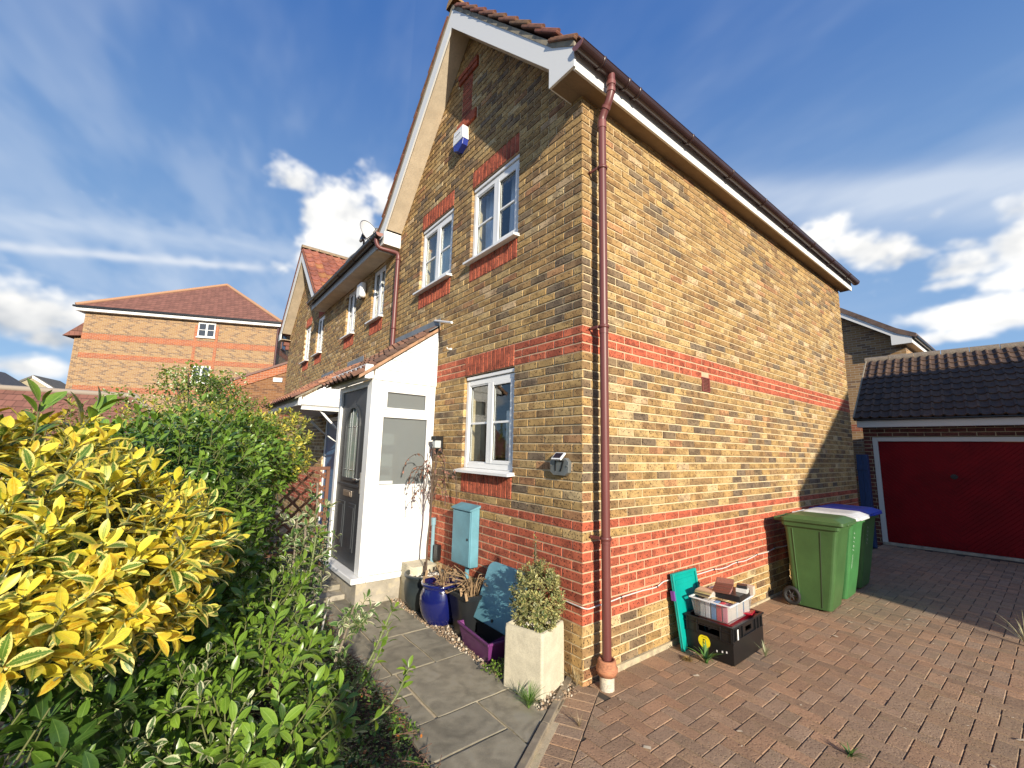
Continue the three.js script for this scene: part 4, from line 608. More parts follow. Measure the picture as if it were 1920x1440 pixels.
  { const q = new THREE.Group(); q.name = 'roof'; h.add(q); const list0 = []; h.updateMatrixWorld(true); tilingAt(q, h, O, V(1, 0, 0), S, 41, rows, g, [[0.125, 0.076, 0.05], [0.105, 0.064, 0.044], [0.135, 0.082, 0.054], [0.095, 0.06, 0.043]], 83, 290, 0.147);
    for (let i = 0; i < 14; i++) { const c = new THREE.CylinderGeometry(0.115, 0.115, 0.445, 14, 1, false, -Math.PI / 2, Math.PI); c.rotateZ(Math.PI / 2); c.rotateX(0); const m = part('ridge_tile', tint(c, [0.3, 0.25, 0.2]), M.tile, q); m.position.set(0.1 + i * 0.455, eY + 1.66, -2.62); m.rotation.x = 0; } }
  part('verge', rbox(-0.11, -0.085, 0, 0.05, -3.25, 0, 0.006).rotateX(th).translate(0, eY + 0.03, 0.24), M.cement, h);
}
function tilingAt(q, h, O, A, S, cols, rows, g, pal, seed, max, w) { // like tiling(), inside a turned thing
  const N = A.clone().cross(S).normalize(), r = rng(seed), B = new THREE.Matrix4().makeBasis(A, S, N), list = [], base = tileGeo(w, g + 0.05), nW = N.clone().transformDirection(h.matrixWorld);
  for (let j = 0; j < rows; j++) for (let i = 0; i < cols; i++) { const p = O.clone().addScaledVector(A, (i + 0.5) * w).addScaledVector(S, (j + 0.5) * g).addScaledVector(N, 0.014 + (r() - 0.5) * 0.004), c = pick(r, pal).map(vary(r, 0.85, 0.3)), k = tint(base.clone(), c), uv = k.attributes.uv, o = r() * 5; for (let n = 0; n < uv.count; n++) uv.setXY(n, uv.getX(n) + o, uv.getY(n) + o * 1.3); list.push({ g: k, p, B, size: screenSize(p.clone().applyMatrix4(h.matrixWorld), w * g, nW) }); }
  placeBricks(list, q, max, 'tile', 'roof_tiling', M.tile);
}
// blue gate edge-on at the end of the house
{ const h = thing('gate', 'blue painted timber side gate standing at the far end of the house wall', 'gate', undefined, [-0.02, -0.03, -7.75]), bl = std(lin(0.02, 0.055, 0.16), 0.5, { map: T.wood }); for (let i = 0; i < 2; i++) part('board', rbox(-0.1 + i * 0.082, -0.02 + i * 0.082, 0.02, 1.68, -0.012, 0.012, 0.004), bl, h); part('post', rbox(-0.105, 0.065, 0, 1.69, -0.1, -0.0125, 0.006), bl, h); part('rail', [rbox(-0.1, 0.062, 0.3, 0.4, 0.0125, 0.035, 0.004), rbox(-0.1, 0.062, 1.4, 1.5, 0.0125, 0.035, 0.004)], bl, h); }
// house behind, its gable half in the shade of its own roof
{
  const h = thing('brick_house', 'yellow brick house behind the garage showing its white barge board and gutter end', 'house', undefined, [-4.6, 0, -14]), s = 0.72, e = 5.0, W = 4.4;
  part('wall', extr([[-W, -0.3], [W, -0.3], [W, e], [0, e + s * W], [-W, e]], 0.25).translate(0, 0, -0.25), MF.yellow, h); part('wall', box(W - 0.25, W, -0.3, e, -8, -0.2501), MF.yellow, h); part('wall', box(-W, -W + 0.25, -0.3, e, -8, -0.2501), MF.yellow, h); part('wall', extr([[-W, -0.3], [W, -0.3], [W, e], [0, e + s * W], [-W, e]], 0.25).translate(0, 0, -8.251), MF.yellow, h);
  for (const [a, b] of [[32, 35], [12, 14]]) part('brick_band', box(-W, W + 0.002, a * COURSE, b * COURSE, -0.2, 0.006), MF.red, h);
  for (const k of [1, -1]) { const q = [[k * (W - 0.25), e - 0.12], [k * (W + 0.2), e - 0.12], [k * (W + 0.2), e + 0.1], [k * (W - 0.02), e + 0.2], [0, e + s * (W + 0.05) + 0.2], [0, e + s * W + 0.02], [k * (W - 0.25), e + 0.16]]; part('barge_board', extr(k > 0 ? q : q.reverse(), 0.025).translate(0, 0, 0.3), M.white, h); const t = [[k * (W + 0.3), e + 0.02], [k * (W + 0.3), e + 0.14], [k * (W - 0.1), e + 0.36], [0, e + s * W + 0.38], [0, e + s * W + 0.22], [k * (W - 0.1), e + 0.2]]; part('roof_slope', extr(k > 0 ? t : t.reverse(), 8.8).translate(0, 0, -8.45), std(lin(0.2, 0.14, 0.12), 0.9, { map: rep(T.lichen, 1) }), h); }
  part('soffit', box(W + 0.001, W + 0.17, e - 0.1, e - 0.08, -8.2, 0.299), M.soffit, h); part('soffit', box(W - 0.24, W, e - 0.1, e - 0.08, 0.002, 0.299), M.soffit, h);
  part('fascia', box(W + 0.171, W + 0.2, e - 0.12, e + 0.1, -8.2, 0.299), M.white, h); gutter(h, [W + 0.27, e + 0.06, 0.33], Math.PI / 2, 8.4, M.blackGutter, []);
}
// neighbouring house across the drive, outside the picture: its shade lies on the garage and the end of the wall
{
  const h = thing('brick_house', 'yellow brick house across the drive whose shade falls on the garage', 'house', undefined, [10.8, 0, -1.15]), D = 9.2, e = 4.95, s = 0.62;
  part('wall', extr([[0, -0.3], [D, -0.3], [D, e], [D / 2, e + s * D / 2], [0, e]], 0.25).rotateY(Math.PI / 2), MF.yellow, h);
  part('wall', extr([[0, -0.3], [D, -0.3], [D, e], [D / 2, e + s * D / 2], [0, e]], 0.25).rotateY(Math.PI / 2).translate(6.5, 0, 0), MF.yellow, h);
  part('wall', box(0.251, 6.499, -0.3, e, -0.25, 0), MF.yellow, h); part('wall', box(0.251, 6.499, -0.3, e, -D, -D + 0.25), MF.yellow, h);
  part('roof', extr([[-0.15, e - 0.12], [D / 2, e + s * D / 2], [D + 0.15, e - 0.12], [D + 0.15, e + 0.06], [D / 2, e + s * D / 2 + 0.18], [-0.15, e + 0.06]].reverse(), 6.95).rotateY(Math.PI / 2).translate(-0.1, 0, 0), tileDark, h);
  for (const [y0, y1] of [[0.9, 2.1], [3.4, 4.5]]) for (const x of [1.4, 4.4]) farWindow(h, x, x + 1.2, y0, y1, 0.002);
}
// apartment block in the distance
{
  const h = thing('apartment_block', 'long three storey brick apartment block with hipped tile roof and red brick bands', 'building', undefined, [-28.8, 0, 2.65], 65.7 * DEG), W = 4.9, D = 14, e = 8.75, z = 0;
  // local x runs along the front (+x to the right of the picture), +z faces the camera
  part('wall', box(-W, W, -0.3, e, -D, 0), MF.yellow, h);
  for (const [y0, y1] of [[7.15, 7.5], [6.1, 6.38], [4.25, 4.55], [1.4, 1.7]]) part('brick_band', box(-W - 0.004, W + 0.004, y0, y1, -D - 0.01, 0.012), MF.red, h);
  const wx = 1.15; part('brick_band', [box(wx - 0.62, wx - 0.46, 5.0, e - 0.3, 0.0, 0.018)], MF.red, h); part('brick_band', [box(wx + 0.46, wx + 0.62, 5.0, e - 0.3, 0.0, 0.018)], MF.red, h);
  farWindow(h, wx - 0.45, wx + 0.45, 7.75, 8.6, 0.013); farWindow(h, wx - 0.45, wx + 0.45, 5.05, 6.0, 0.013);
  part('fascia', box(-W - 0.32, W + 0.32, e - 0.06, e + 0.12, -D - 0.3, 0.3), M.white, h); part('gutter', [box(-W - 0.4, W + 0.4, e + 0.121, e + 0.21, 0.3, 0.42), box(W + 0.32, W + 0.42, e + 0.121, e + 0.21, -D - 0.3, 0.299)], M.blackGutter, h);
  const rx = W + 0.28, rz = 0.38, top = 12.6, ax = 0.1, verts = [[-rx, e + 0.2, rz], [rx, e + 0.2, rz], [rx, e + 0.2, -D - rz], [-rx, e + 0.2, -D - rz], [ax, top, -4.6], [ax, top, -D + 4.6]], tri = [[0, 1, 4], [1, 2, 5], [1, 5, 4], [2, 3, 5], [3, 0, 4], [3, 4, 5], [0, 2, 1], [0, 3, 2]];
  const g = new THREE.BufferGeometry(); g.setAttribute('position', new THREE.BufferAttribute(new Float32Array(tri.flatMap((t) => t.flatMap((i) => verts[i]))), 3)); g.computeVertexNormals();
  { const p = g.attributes.position, n = g.attributes.normal, uv = new Float32Array(p.count * 2); for (let i = 0; i < p.count; i++) { uv[2 * i] = Math.abs(n.getZ(i)) > Math.abs(n.getX(i)) ? p.getX(i) : p.getZ(i); uv[2 * i + 1] = p.getY(i) * 1.7; } g.setAttribute('uv', new THREE.BufferAttribute(uv, 2)); }
  const roofT = tex(512, 512, (u, v) => { const c = Math.floor(v * 4), x = u * 6 + 0.5 * (c % 2), fx = x - Math.floor(x), fy = v * 4 - c, h2 = hash(Math.floor(x) % 6, c, 5); const k = (fy < 0.12 ? 0.5 : 1) * (fx < 0.14 ? 0.72 : 1) * (0.8 + 0.35 * h2); return [0.3 * k, 0.13 * k, 0.095 * k]; }, true);
  h.userData.roof = 0; delete h.userData.roof; T.farRoof = roofT; const rm = std(lin(0.72, 0.72, 0.72), 0.9, { map: rep(roofT, 0.72), bumpMap: rep(roofT, 0.72), bumpScale: 0.02 }); MF.roof = rm; const roof = part('roof', g, rm, h);
  part('ridge', [cyl([-rx, e + 0.24, rz], [ax, top + 0.03, -4.6], 0.1, 0.1, 8), cyl([rx, e + 0.24, rz], [ax, top + 0.03, -4.6], 0.1, 0.1, 8)], std(lin(0.42, 0.24, 0.14), 0.9), roof);
  for (const y of [4.9, 7.6]) for (let k = 0; k < 4; k++) { const w = new THREE.Group(); w.name = 'window'; h.add(w); part('frame', box(W + 0.001, W + 0.05, y, y + 1.1, -2 - k * 3, -1.1 - k * 3), std(lin(0.12, 0.05, 0.045), 0.6), w); part('pane', box(W + 0.04, W + 0.06, y + 0.08, y + 1.02, -1.92 - k * 3, -1.18 - k * 3), std(lin(0.06, 0.07, 0.08), 0.1), w); }
  part('downpipe', cyl([W + 0.06, -0.3, 0.06], [W + 0.06, e, 0.06], 0.06), std(lin(0.08, 0.03, 0.03), 0.5), h);
  const wing = part('wing_roof', extr([[0, 7.45], [1.15, 7.35], [0, 8.4]], 8).rotateY(Math.PI).translate(-W - 0.003, 0, -0.4), rm, h); part('wing_wall', box(-W - 0.75, -W - 0.003, -0.3, 7.34, -8, -0.7), MF.yellow, h);
}
// low tiled building behind the hedge
{
  const h = thing('outbuilding', 'low building with a broad red tiled hipped roof behind the hedge', 'building', undefined, [-16.5, 0, 6.5], 80 * DEG);
  part('wall', box(-7, 3.5, -0.3, 1.3, -6, -1), MF.yellow, h);
  const v = [[-8, 1.15, -0.5], [4.6, 1.15, -0.5], [4.6, 1.15, -6.5], [-8, 1.15, -6.5], [-8, 3.25, -3], [2.2, 3.25, -3]], tri = [[0, 1, 5], [0, 5, 4], [1, 2, 5], [2, 3, 4], [2, 4, 5], [3, 0, 4], [0, 2, 1], [0, 3, 2]];
  const g = new THREE.BufferGeometry(); g.setAttribute('position', new THREE.BufferAttribute(new Float32Array(tri.flatMap((t) => t.flatMap((i) => v[i]))), 3)); g.computeVertexNormals(); const p = g.attributes.position, n = g.attributes.normal, uv = new Float32Array(p.count * 2); for (let i = 0; i < p.count; i++) { uv[2 * i] = Math.abs(n.getZ(i)) > Math.abs(n.getX(i)) ? p.getX(i) : p.getZ(i); uv[2 * i + 1] = p.getY(i) * 1.6; } g.setAttribute('uv', new THREE.BufferAttribute(uv, 2));
  const roof = part('roof', g, MF.roof, h); part('ridge', [cyl([-8, 3.27, -3], [2.2, 3.27, -3], 0.1, 0.1, 8), cyl([4.6, 1.18, -0.5], [2.2, 3.27, -3], 0.1, 0.1, 8)], std(lin(0.3, 0.25, 0.2), 0.9), roof);
}
// small red-brown gable between the tree and the terrace
{
  const h = thing('brick_outhouse', 'small brown brick gable with red raking course and a white vent, beside the terrace', 'building', undefined, [-19, 0, -0.1], 68 * DEG);
  const top = std(lin(0.4, 0.3, 0.26), 0.93, { map: rep(T.farBrick, 1 / 0.9), bumpMap: rep(T.farBrick, 1 / 0.9), bumpScale: 0.004 });
  part('wall', extr([[-1.25, -0.3], [2.9, -0.3], [2.9, 5.9], [-1.25, 4.05]], 3).translate(0, 0, -3), top, h);
  part('raking_course', extr([[-1.28, 3.7], [2.9, 5.55], [2.9, 5.92], [-1.28, 4.07]], 0.05).translate(0, 0, 0.001), MF.red, h); part('raking_course', box(-1.27, -0.7, 3.3, 3.95, 0.0, 0.04), MF.red, h); part('verge', extr([[-1.4, 4.02], [2.9, 5.93], [2.9, 6.02], [-1.4, 4.12]], 3.2).translate(0, 0, -3.1), std(lin(0.2, 0.12, 0.1), 0.9), h);
  part('vent', rbox(0.62, 0.98, 4.3, 4.48, 0.0, 0.06, 0.01), M.upvc, h);
}
// far houses on the left
{
  const roofs = [[0.1, 0.1, 0.11], [0.16, 0.145, 0.12], [0.13, 0.12, 0.115], [0.12, 0.115, 0.11]], lab = ['far house with dark slate roof and white verge at the left edge', 'far house with brown roof next to the slate one', 'far house with low grey roof and thin white verge', 'far house with dark roof nearest the apartment block'];
  [[-58, 15.6, 7.9], [-62, 12.3, 7.9], [-64, 9.0, 7.6], [-66, 6.6, 7.6]].forEach(([x, z, top], i) => {
    const h = thing('far_house', lab[i], 'house', 'row of houses far off on the left', [x, 0, z + 2.0], 72 * DEG), e = top - 2.3, w = 3.4;
    part('wall', extr([[-w, -0.3], [w, -0.3], [w, e], [0, top - 0.1], [-w, e]], 4).translate(0, 0, -4), std(lin(0.42, 0.36, 0.24), 0.95, { map: farTone }), h);
    part('roof', [extr([[-w - 0.2, e - 0.15], [0, top - 0.1], [w + 0.2, e - 0.15], [w + 0.2, e + 0.1], [0, top + 0.12], [-w - 0.2, e + 0.1]].reverse(), 4.4).translate(0, 0, -4.3)], std(lin(...roofs[i]), 0.9, { map: farTone }), h);
    part('verge', extr([[0, top - 0.2], [w + 0.2, e - 0.25], [w + 0.2, e - 0.02], [0, top + 0.06]].reverse(), 0.08).translate(0, 0, 0.11), M.white, h);
    part('window', box(-0.5, 0.5, e - 1.4, e - 0.3, 0.0, 0.05), std(lin(0.1, 0.11, 0.13), 0.2), h);
  });
}

// ================================================================== THINGS ROUND THE HOUSE
const lathe = (pts, n = 36) => new THREE.LatheGeometry(pts.map((p) => new THREE.Vector2(...p)), n);
const canv = (w, h, draw) => { const c = document.createElement('canvas'); c.width = w; c.height = h; const x = c.getContext('2d'); draw(x, w, h); const t = new THREE.CanvasTexture(c); t.colorSpace = THREE.SRGBColorSpace; return t; };
const plane = (w, h) => new THREE.PlaneGeometry(w, h);
// alarm box high in the gable
{
  const h = thing('alarm_box', 'white and blue burglar alarm box high in the gable', 'alarm box', undefined, [-2.07, 5.4, 0.003]);
  const sh = [[-0.12, 0.1], [-0.105, 0.27], [0.105, 0.27], [0.12, 0.1]], lo = [[-0.12, 0.098], [0.12, 0.098], [0.1, 0.02], [0.0, -0.03], [-0.1, 0.02]];
  part('cover', extr(sh.slice().reverse(), 0.075, [], 0.008), M.upvc, h); part('lower_cover', extr(lo.slice().reverse(), 0.07, [], 0.006), std(lin(0.02, 0.04, 0.28), 0.35), h);
  const t = canv(128, 64, (x, w, hh) => { x.fillStyle = '#f2f2ee'; x.fillRect(0, 0, w, hh); x.fillStyle = '#20242c'; for (let i = 0; i < 6; i++) x.fillRect(12 + i * 17, 14 + (i % 2), 12, 15); x.fillStyle = '#596070'; for (let i = 0; i < 9; i++) x.fillRect(16 + i * 10, 40, 7, 5); });
  part('print', plane(0.17, 0.085).translate(-0.005, 0.185, 0.0845), std(lin(1, 1, 1), 0.5, { map: t }), h);
}
{ const h = thing('alarm_box', 'rounded cream alarm box between the upper windows of the middle house', 'alarm box', undefined, [-5.5, 4.32, 0.002]); part('cover', rbox(-0.13, 0.13, 0, 0.3, 0, 0.12, 0.05, 4), M.upvc, h); part('sounder', cyl([0.02, 0.05, 0.05], [0.02, -0.02, 0.09], 0.05, 0.035), M.black, h); }
// house number plate with a small solar panel
{
  const h = thing('number_plate', 'grey solar house number plate reading 17 beside the house corner', 'house number', undefined, [-0.225, 1.47, 0.003]);
  const q = [[-0.1, -0.05], [-0.06, -0.075], [0.06, -0.075], [0.1, -0.05], [0.105, 0.03], [0.07, 0.06], [-0.07, 0.06], [-0.105, 0.03]], grey = std(lin(0.3, 0.32, 0.32), 0.35, { metalness: 0.5, map: rep(T.grain, 2) });
  part('plate', extr(q, 0.03, [], 0.004), grey, h);
  part('digit', [box(-0.046, -0.036, -0.045, 0.042, 0.0335, 0.0385)], M.black, h); part('digit', extr([[0.0, 0.042], [0.0, 0.03], [0.04, 0.03], [0.012, -0.045], [0.024, -0.045], [0.055, 0.034], [0.055, 0.042]].reverse(), 0.005).translate(0, 0, 0.0335), M.black, h);
  part('screw', cyl([-0.092, -0.0, 0.032], [-0.092, 0.0, 0.04], 0.007), M.steel, h); part('screw', cyl([0.092, -0.0, 0.032], [0.092, 0.0, 0.04], 0.007), M.steel, h);
  const s = part('solar_panel', rbox(-0.055, 0.055, -0.008, 0.008, -0.04, 0.04, 0.004), M.upvc, h); s.position.set(0.005, 0.075, 0.045); s.rotation.x = 0.75; part('cell', box(-0.042, 0.042, 0.0085, 0.011, -0.029, 0.029), std(lin(0.01, 0.012, 0.03), 0.15), s);
}
// wall lamp beside the porch
{ const h = thing('wall_lamp', 'small black wall lamp between the porch and the ground floor window', 'lamp', undefined, [-2.26, 1.53, 0.003]); part('back_plate', rbox(-0.045, 0.045, 0.0, 0.2, 0, 0.025, 0.006), M.black, h); part('hood', rbox(-0.05, 0.05, 0.15, 0.2, 0.02, 0.12, 0.008), M.black, h); part('glass', rbox(-0.04, 0.04, 0.06, 0.149, 0.026, 0.105, 0.01), std(lin(0.5, 0.52, 0.52), 0.2), h); part('foot', new THREE.CylinderGeometry(0.05, 0.012, 0.07, 4, 1).rotateY(Math.PI / 4).translate(0, 0.02, 0.06), M.black, h); }
{ const h = thing('overflow_pipe', 'short white plastic pipe sticking out of the wall above the porch roof', 'pipe', undefined, [-2.5, 3.215, 0.0]); part('pipe', cyl([-0.1, 0.03, 0.0], [0.63, -0.19, 0.16], 0.014), M.upvc, h); }
{ const h = thing('wall_hook', 'small white hook on the wall to the right of the porch gable', 'hook', undefined, [-2.13, 2.78, 0]); part('rose', cyl([0, 0, 0], [0, 0, 0.02], 0.014), M.upvc, h); part('hook', tube([[0, 0, 0.02], [0, -0.005, 0.05], [0.0, 0.015, 0.065]], 0.006, 10, 6), M.upvc, h); }
// meters
const blueM = std(lin(0.14, 0.34, 0.42), 0.5, { map: rep(T.grain, 1) });
{
  const h = thing('meter_box', 'pale blue meter box fixed to the wall under the window', 'meter box', undefined, [-1.57, 0.42, 0.002]);
  part('box', rbox(-0.175, 0.175, 0.0, 0.57, 0, 0.1, 0.012, 3), blueM, h); part('door', rbox(-0.168, 0.168, 0.008, 0.535, 0.1005, 0.112, 0.006), blueM, h); part('rain_lip', extr([[0.0, 0.575], [0.125, 0.545], [0.125, 0.56], [0.0, 0.6]], 0.37).rotateY(-Math.PI / 2).translate(0.185, 0, 0.0), blueM, h); part('lock', cyl([0.13, 0.27, 0.11], [0.13, 0.27, 0.118], 0.012), M.black, h);
  part('service_pipe', cyl([0.05, -0.12, 0.05], [0.05, 0.0, 0.05], 0.022), blueM, h); part('service_pipe', cyl([0.05, -0.5, 0.05], [0.05, -0.12, 0.05], 0.014), std(lin(0.15, 0.15, 0.14), 0.7), h);
}
{
  const h = thing('meter_box', 'pale blue half-buried meter box with sloping lid leaning below the wall', 'meter box', undefined, [-0.8, -0.1, 0.13]);
  part('tub', rbox(-0.26, 0.24, 0, 0.2, -0.1, 0.1, 0.02), std(lin(0.02, 0.022, 0.024), 0.5), h);
  const pts = [[-0.27, 0], [0.25, 0]]; for (let i = 0; i <= 10; i++) { const a = i / 10 * Math.PI / 2; pts.push([0.16 + 0.09 * Math.cos(a), 0.41 + 0.07 * Math.sin(a)]); } for (let i = 0; i <= 10; i++) { const a = Math.PI / 2 + i / 10 * Math.PI / 2; pts.push([-0.18 + 0.09 * Math.cos(a), 0.41 + 0.07 * Math.sin(a)]); }
  const l = part('lid', extr(pts, 0.035, [], 0.008), blueM, h); l.position.set(0, 0.2, 0.09); l.rotation.x = -0.36; part('lock', cyl([0.0, 0.04, 0.04], [0.0, 0.04, 0.052], 0.012), M.black, l);
}
{ const h = thing('conduit', 'blue-grey cable conduit with a black junction box on the wall behind the potted tree', 'conduit', undefined, [-2.32, 0, 0.002]); part('tube', cyl([0, -0.12, 0.022], [0, 0.7, 0.022], 0.02), std(lin(0.2, 0.34, 0.4), 0.6), h); part('cap', cyl([0, 0.7, 0.022], [0, 0.78, 0.022], 0.028), std(lin(0.2, 0.34, 0.4), 0.6), h); part('junction_box', rbox(0.08, 0.17, 0.33, 0.5, 0, 0.05, 0.008), M.black, h); }
// pots
{
  const h = thing('plant_pot', 'dark slate-grey round pot with white pebbles holding the bare little tree', 'pot', 'plant pots along the front wall', [-2.07, -0.1, 0.23]); h.scale.set(1.3, 1.25, 1.3);
  part('pot', lathe([[0.0, 0], [0.11, 0], [0.125, 0.01], [0.155, 0.08], [0.168, 0.16], [0.165, 0.22], [0.152, 0.25], [0.17, 0.268], [0.172, 0.285], [0.15, 0.288], [0.14, 0.25], [0, 0.25]]), std(lin(0.035, 0.048, 0.055), 0.4, { map: rep(T.lichen, 1) }), h);
  const r = rng(3), peb = []; for (let i = 0; i < 90; i++) { const a = r() * 6.283, q = Math.sqrt(r()) * 0.13, s = 0.008 + r() * 0.009; peb.push(new THREE.IcosahedronGeometry(s, 0).rotateX(r() * 3).scale(1.3, 0.7, 1).translate(Math.cos(a) * q, 0.255, Math.sin(a) * q)); } part('pebbles', mergeGeometries(peb.map(clean)), std(lin(0.66, 0.62, 0.55), 0.9), h, { kind: 'stuff' });
}
{
  const h = thing('small_tree', 'leafless little weeping tree with a thin trunk in the slate-grey pot', 'tree', undefined, [-2.05, 0.2, 0.23]), r = rng(8), bark = std(lin(0.11, 0.075, 0.055), 0.9), br = [], lv = [];
  part('trunk', [tube([[0, 0, 0], [0.01, 0.35, 0.01], [0.035, 0.7, 0.0], [0.05, 1.05, 0.02]], 0.011, 24, 8)], bark, h); part('stake', cyl([-0.05, 0, 0.0], [-0.045, 0.16, 0.0], 0.008), bark, h);
  for (let i = 0; i < 26; i++) { const a = r() * 6.283, l = 0.14 + r() * 0.3, up = 0.1 + r() * 0.32, b0 = 0.72 + r() * 0.34, z = Math.max(-0.15, Math.sin(a) * l * 0.75), p = [[0.04, b0, 0.01], [0.04 + Math.cos(a) * l * 0.45, b0 + up, z * 0.5], [0.04 + Math.cos(a) * l * 0.9, b0 + up * 0.75, z * 0.9], [0.04 + Math.cos(a) * l * 1.1, b0 + up * 0.2 - r() * 0.12, z]]; br.push(tube(p, 0.0035, 14, 5)); const c = new THREE.CatmullRomCurve3(p.map((q) => V(...q))); for (let k = 0; k < 7; k++) { const t = c.getPoint(0.3 + r() * 0.7), g = new THREE.PlaneGeometry(0.016, 0.03).rotateX(r() * 3).rotateY(r() * 6).rotateZ(r() * 3).translate(t.x, t.y - 0.01, t.z); lv.push(tint(clean(g), mix3([0.2, 0.1, 0.06], [0.36, 0.16, 0.12], r()))); } }
  part('branch', mergeGeometries(br.map(clean)), bark, h, { kind: 'stuff' }); part('leaf', mergeGeometries(lv), std(lin(1, 1, 1), 0.8, { vertexColors: true }), h, { kind: 'stuff' });
}
{
  const h = thing('planter', 'cream stone square planter half hidden behind the slate pot beside the porch', 'planter', undefined, [-2.3, -0.12, 0.19]);
  part('planter', [boxUV(new THREE.CylinderGeometry(0.2, 0.22, 0.42, 4, 1).rotateY(Math.PI / 4).translate(0, 0.21, 0))], M.stone, h);
}
const dryStems = (seed, n, hgt, spread, base = 0) => { const r = rng(seed), o = []; for (let i = 0; i < n; i++) { const a = r() * 6.283, l = spread * (0.3 + r()), hh = hgt * (0.5 + r() * 0.6), q = r() * 0.06; o.push(tube([[Math.cos(a) * q, base, Math.sin(a) * q], [Math.cos(a) * l * 0.4, base + hh * 0.7, Math.sin(a) * l * 0.4], [Math.cos(a) * l, base + hh * (0.5 + r() * 0.5), Math.sin(a) * l]], 0.002 + r() * 0.002, 8, 4)); if (r() < 0.6) { const g = new THREE.PlaneGeometry(0.02, 0.05, 1, 2); g.rotateX(r() * 3).rotateY(r() * 6).translate(Math.cos(a) * l, base + hh * 0.6, Math.sin(a) * l); o.push(g); } } return mergeGeometries(o.map(clean)); };
const dry = std(lin(0.33, 0.22, 0.12), 0.9);
{
  const h = thing('plant_pot', 'glossy cobalt blue glazed pot between the slate pot and the black pot', 'pot', 'plant pots along the front wall', [-1.64, -0.1, 0.27]); h.scale.set(1.38, 1.32, 1.38);
  part('pot', lathe([[0.0, 0], [0.09, 0], [0.105, 0.01], [0.136, 0.07], [0.152, 0.14], [0.15, 0.2], [0.132, 0.248], [0.132, 0.262], [0.145, 0.272], [0.145, 0.287], [0.122, 0.29], [0.112, 0.26], [0, 0.255]]), new THREE.MeshPhysicalMaterial({ color: lin(0.008, 0.012, 0.1), roughness: 0.16, clearcoat: 0.8, clearcoatRoughness: 0.06, side: THREE.DoubleSide }), h); part('dry_leaves', dryStems(12, 24, 0.12, 0.16, 0.26), dry, h, { kind: 'stuff' });
}
{
  const h = thing('plant_pot', 'black tapered square pot with dead brown stems right of the blue pot', 'pot', 'plant pots along the front wall', [-1.2, -0.1, 0.19]), mt = std(lin(0.016, 0.018, 0.02), 0.36); h.scale.set(1.22, 1.25, 1.22);
  part('pot', [boxUV(new THREE.CylinderGeometry(0.185, 0.125, 0.29, 4, 1, true).rotateY(Math.PI / 4).translate(0, 0.145, 0))], mt, h); part('rim', [[-0.14, 0.14, -0.14, -0.118], [-0.14, 0.14, 0.118, 0.14], [-0.14, -0.118, -0.1179, 0.1179], [0.118, 0.14, -0.1179, 0.1179]].map(([a, b, c, d]) => rbox(a, b, 0.28, 0.31, c, d, 0.006)), mt, h); part('soil', box(-0.117, 0.117, 0.25, 0.262, -0.117, 0.117), std(lin(0.06, 0.04, 0.03), 1), h); part('dead_stems', dryStems(13, 46, 0.2, 0.2, 0.26), dry, h, { kind: 'stuff' });
}
{
  const h = thing('trough', 'purple plastic planting trough lying empty on the gravel', 'trough', undefined, [-0.86, -0.1, 0.3], -0.1), mt = std(lin(0.16, 0.035, 0.16), 0.42, { map: rep(T.grain, 1) }), tr = (x, z, y) => [x, y, z];
  const wallQ = (x0, z0, x1, z1, X0, Z0, X1, Z1) => { const g = new THREE.BufferGeometry(), v = [[x0, 0, z0], [x1, 0, z1], [X1, 0.17, Z1], [X0, 0.17, Z0]]; g.setAttribute('position', new THREE.BufferAttribute(new Float32Array([v[0], v[1], v[2], v[0], v[2], v[3]].flat()), 3)); g.computeVertexNormals(); return boxUV(g); };
  for (const [s, t] of [[1, 1], [0.96, 0.93]]) part(s === 1 ? 'shell' : 'lining', [wallQ(-0.22 * s, -0.065 * t, 0.22 * s, -0.065 * t, -0.27 * s, -0.095 * t, 0.27 * s, -0.095 * t), wallQ(0.22 * s, 0.065 * t, -0.22 * s, 0.065 * t, 0.27 * s, 0.095 * t, -0.27 * s, 0.095 * t), wallQ(0.22 * s, -0.065 * t, 0.22 * s, 0.065 * t, 0.27 * s, -0.095 * t, 0.27 * s, 0.095 * t), wallQ(-0.22 * s, 0.065 * t, -0.22 * s, -0.065 * t, -0.27 * s, 0.095 * t, -0.27 * s, -0.095 * t)], mt, h);
  part('rim', [[-0.278, 0.278, -0.105, -0.088], [-0.278, 0.278, 0.088, 0.105], [-0.278, -0.258, -0.0879, 0.0879], [0.258, 0.278, -0.0879, 0.0879]].map(([a, b, c, d]) => rbox(a, b, 0.16, 0.18, c, d, 0.005)), mt, h); part('soil', box(-0.215, 0.215, 0.03, 0.075, -0.06, 0.06), std(lin(0.035, 0.026, 0.02), 1), h);
}
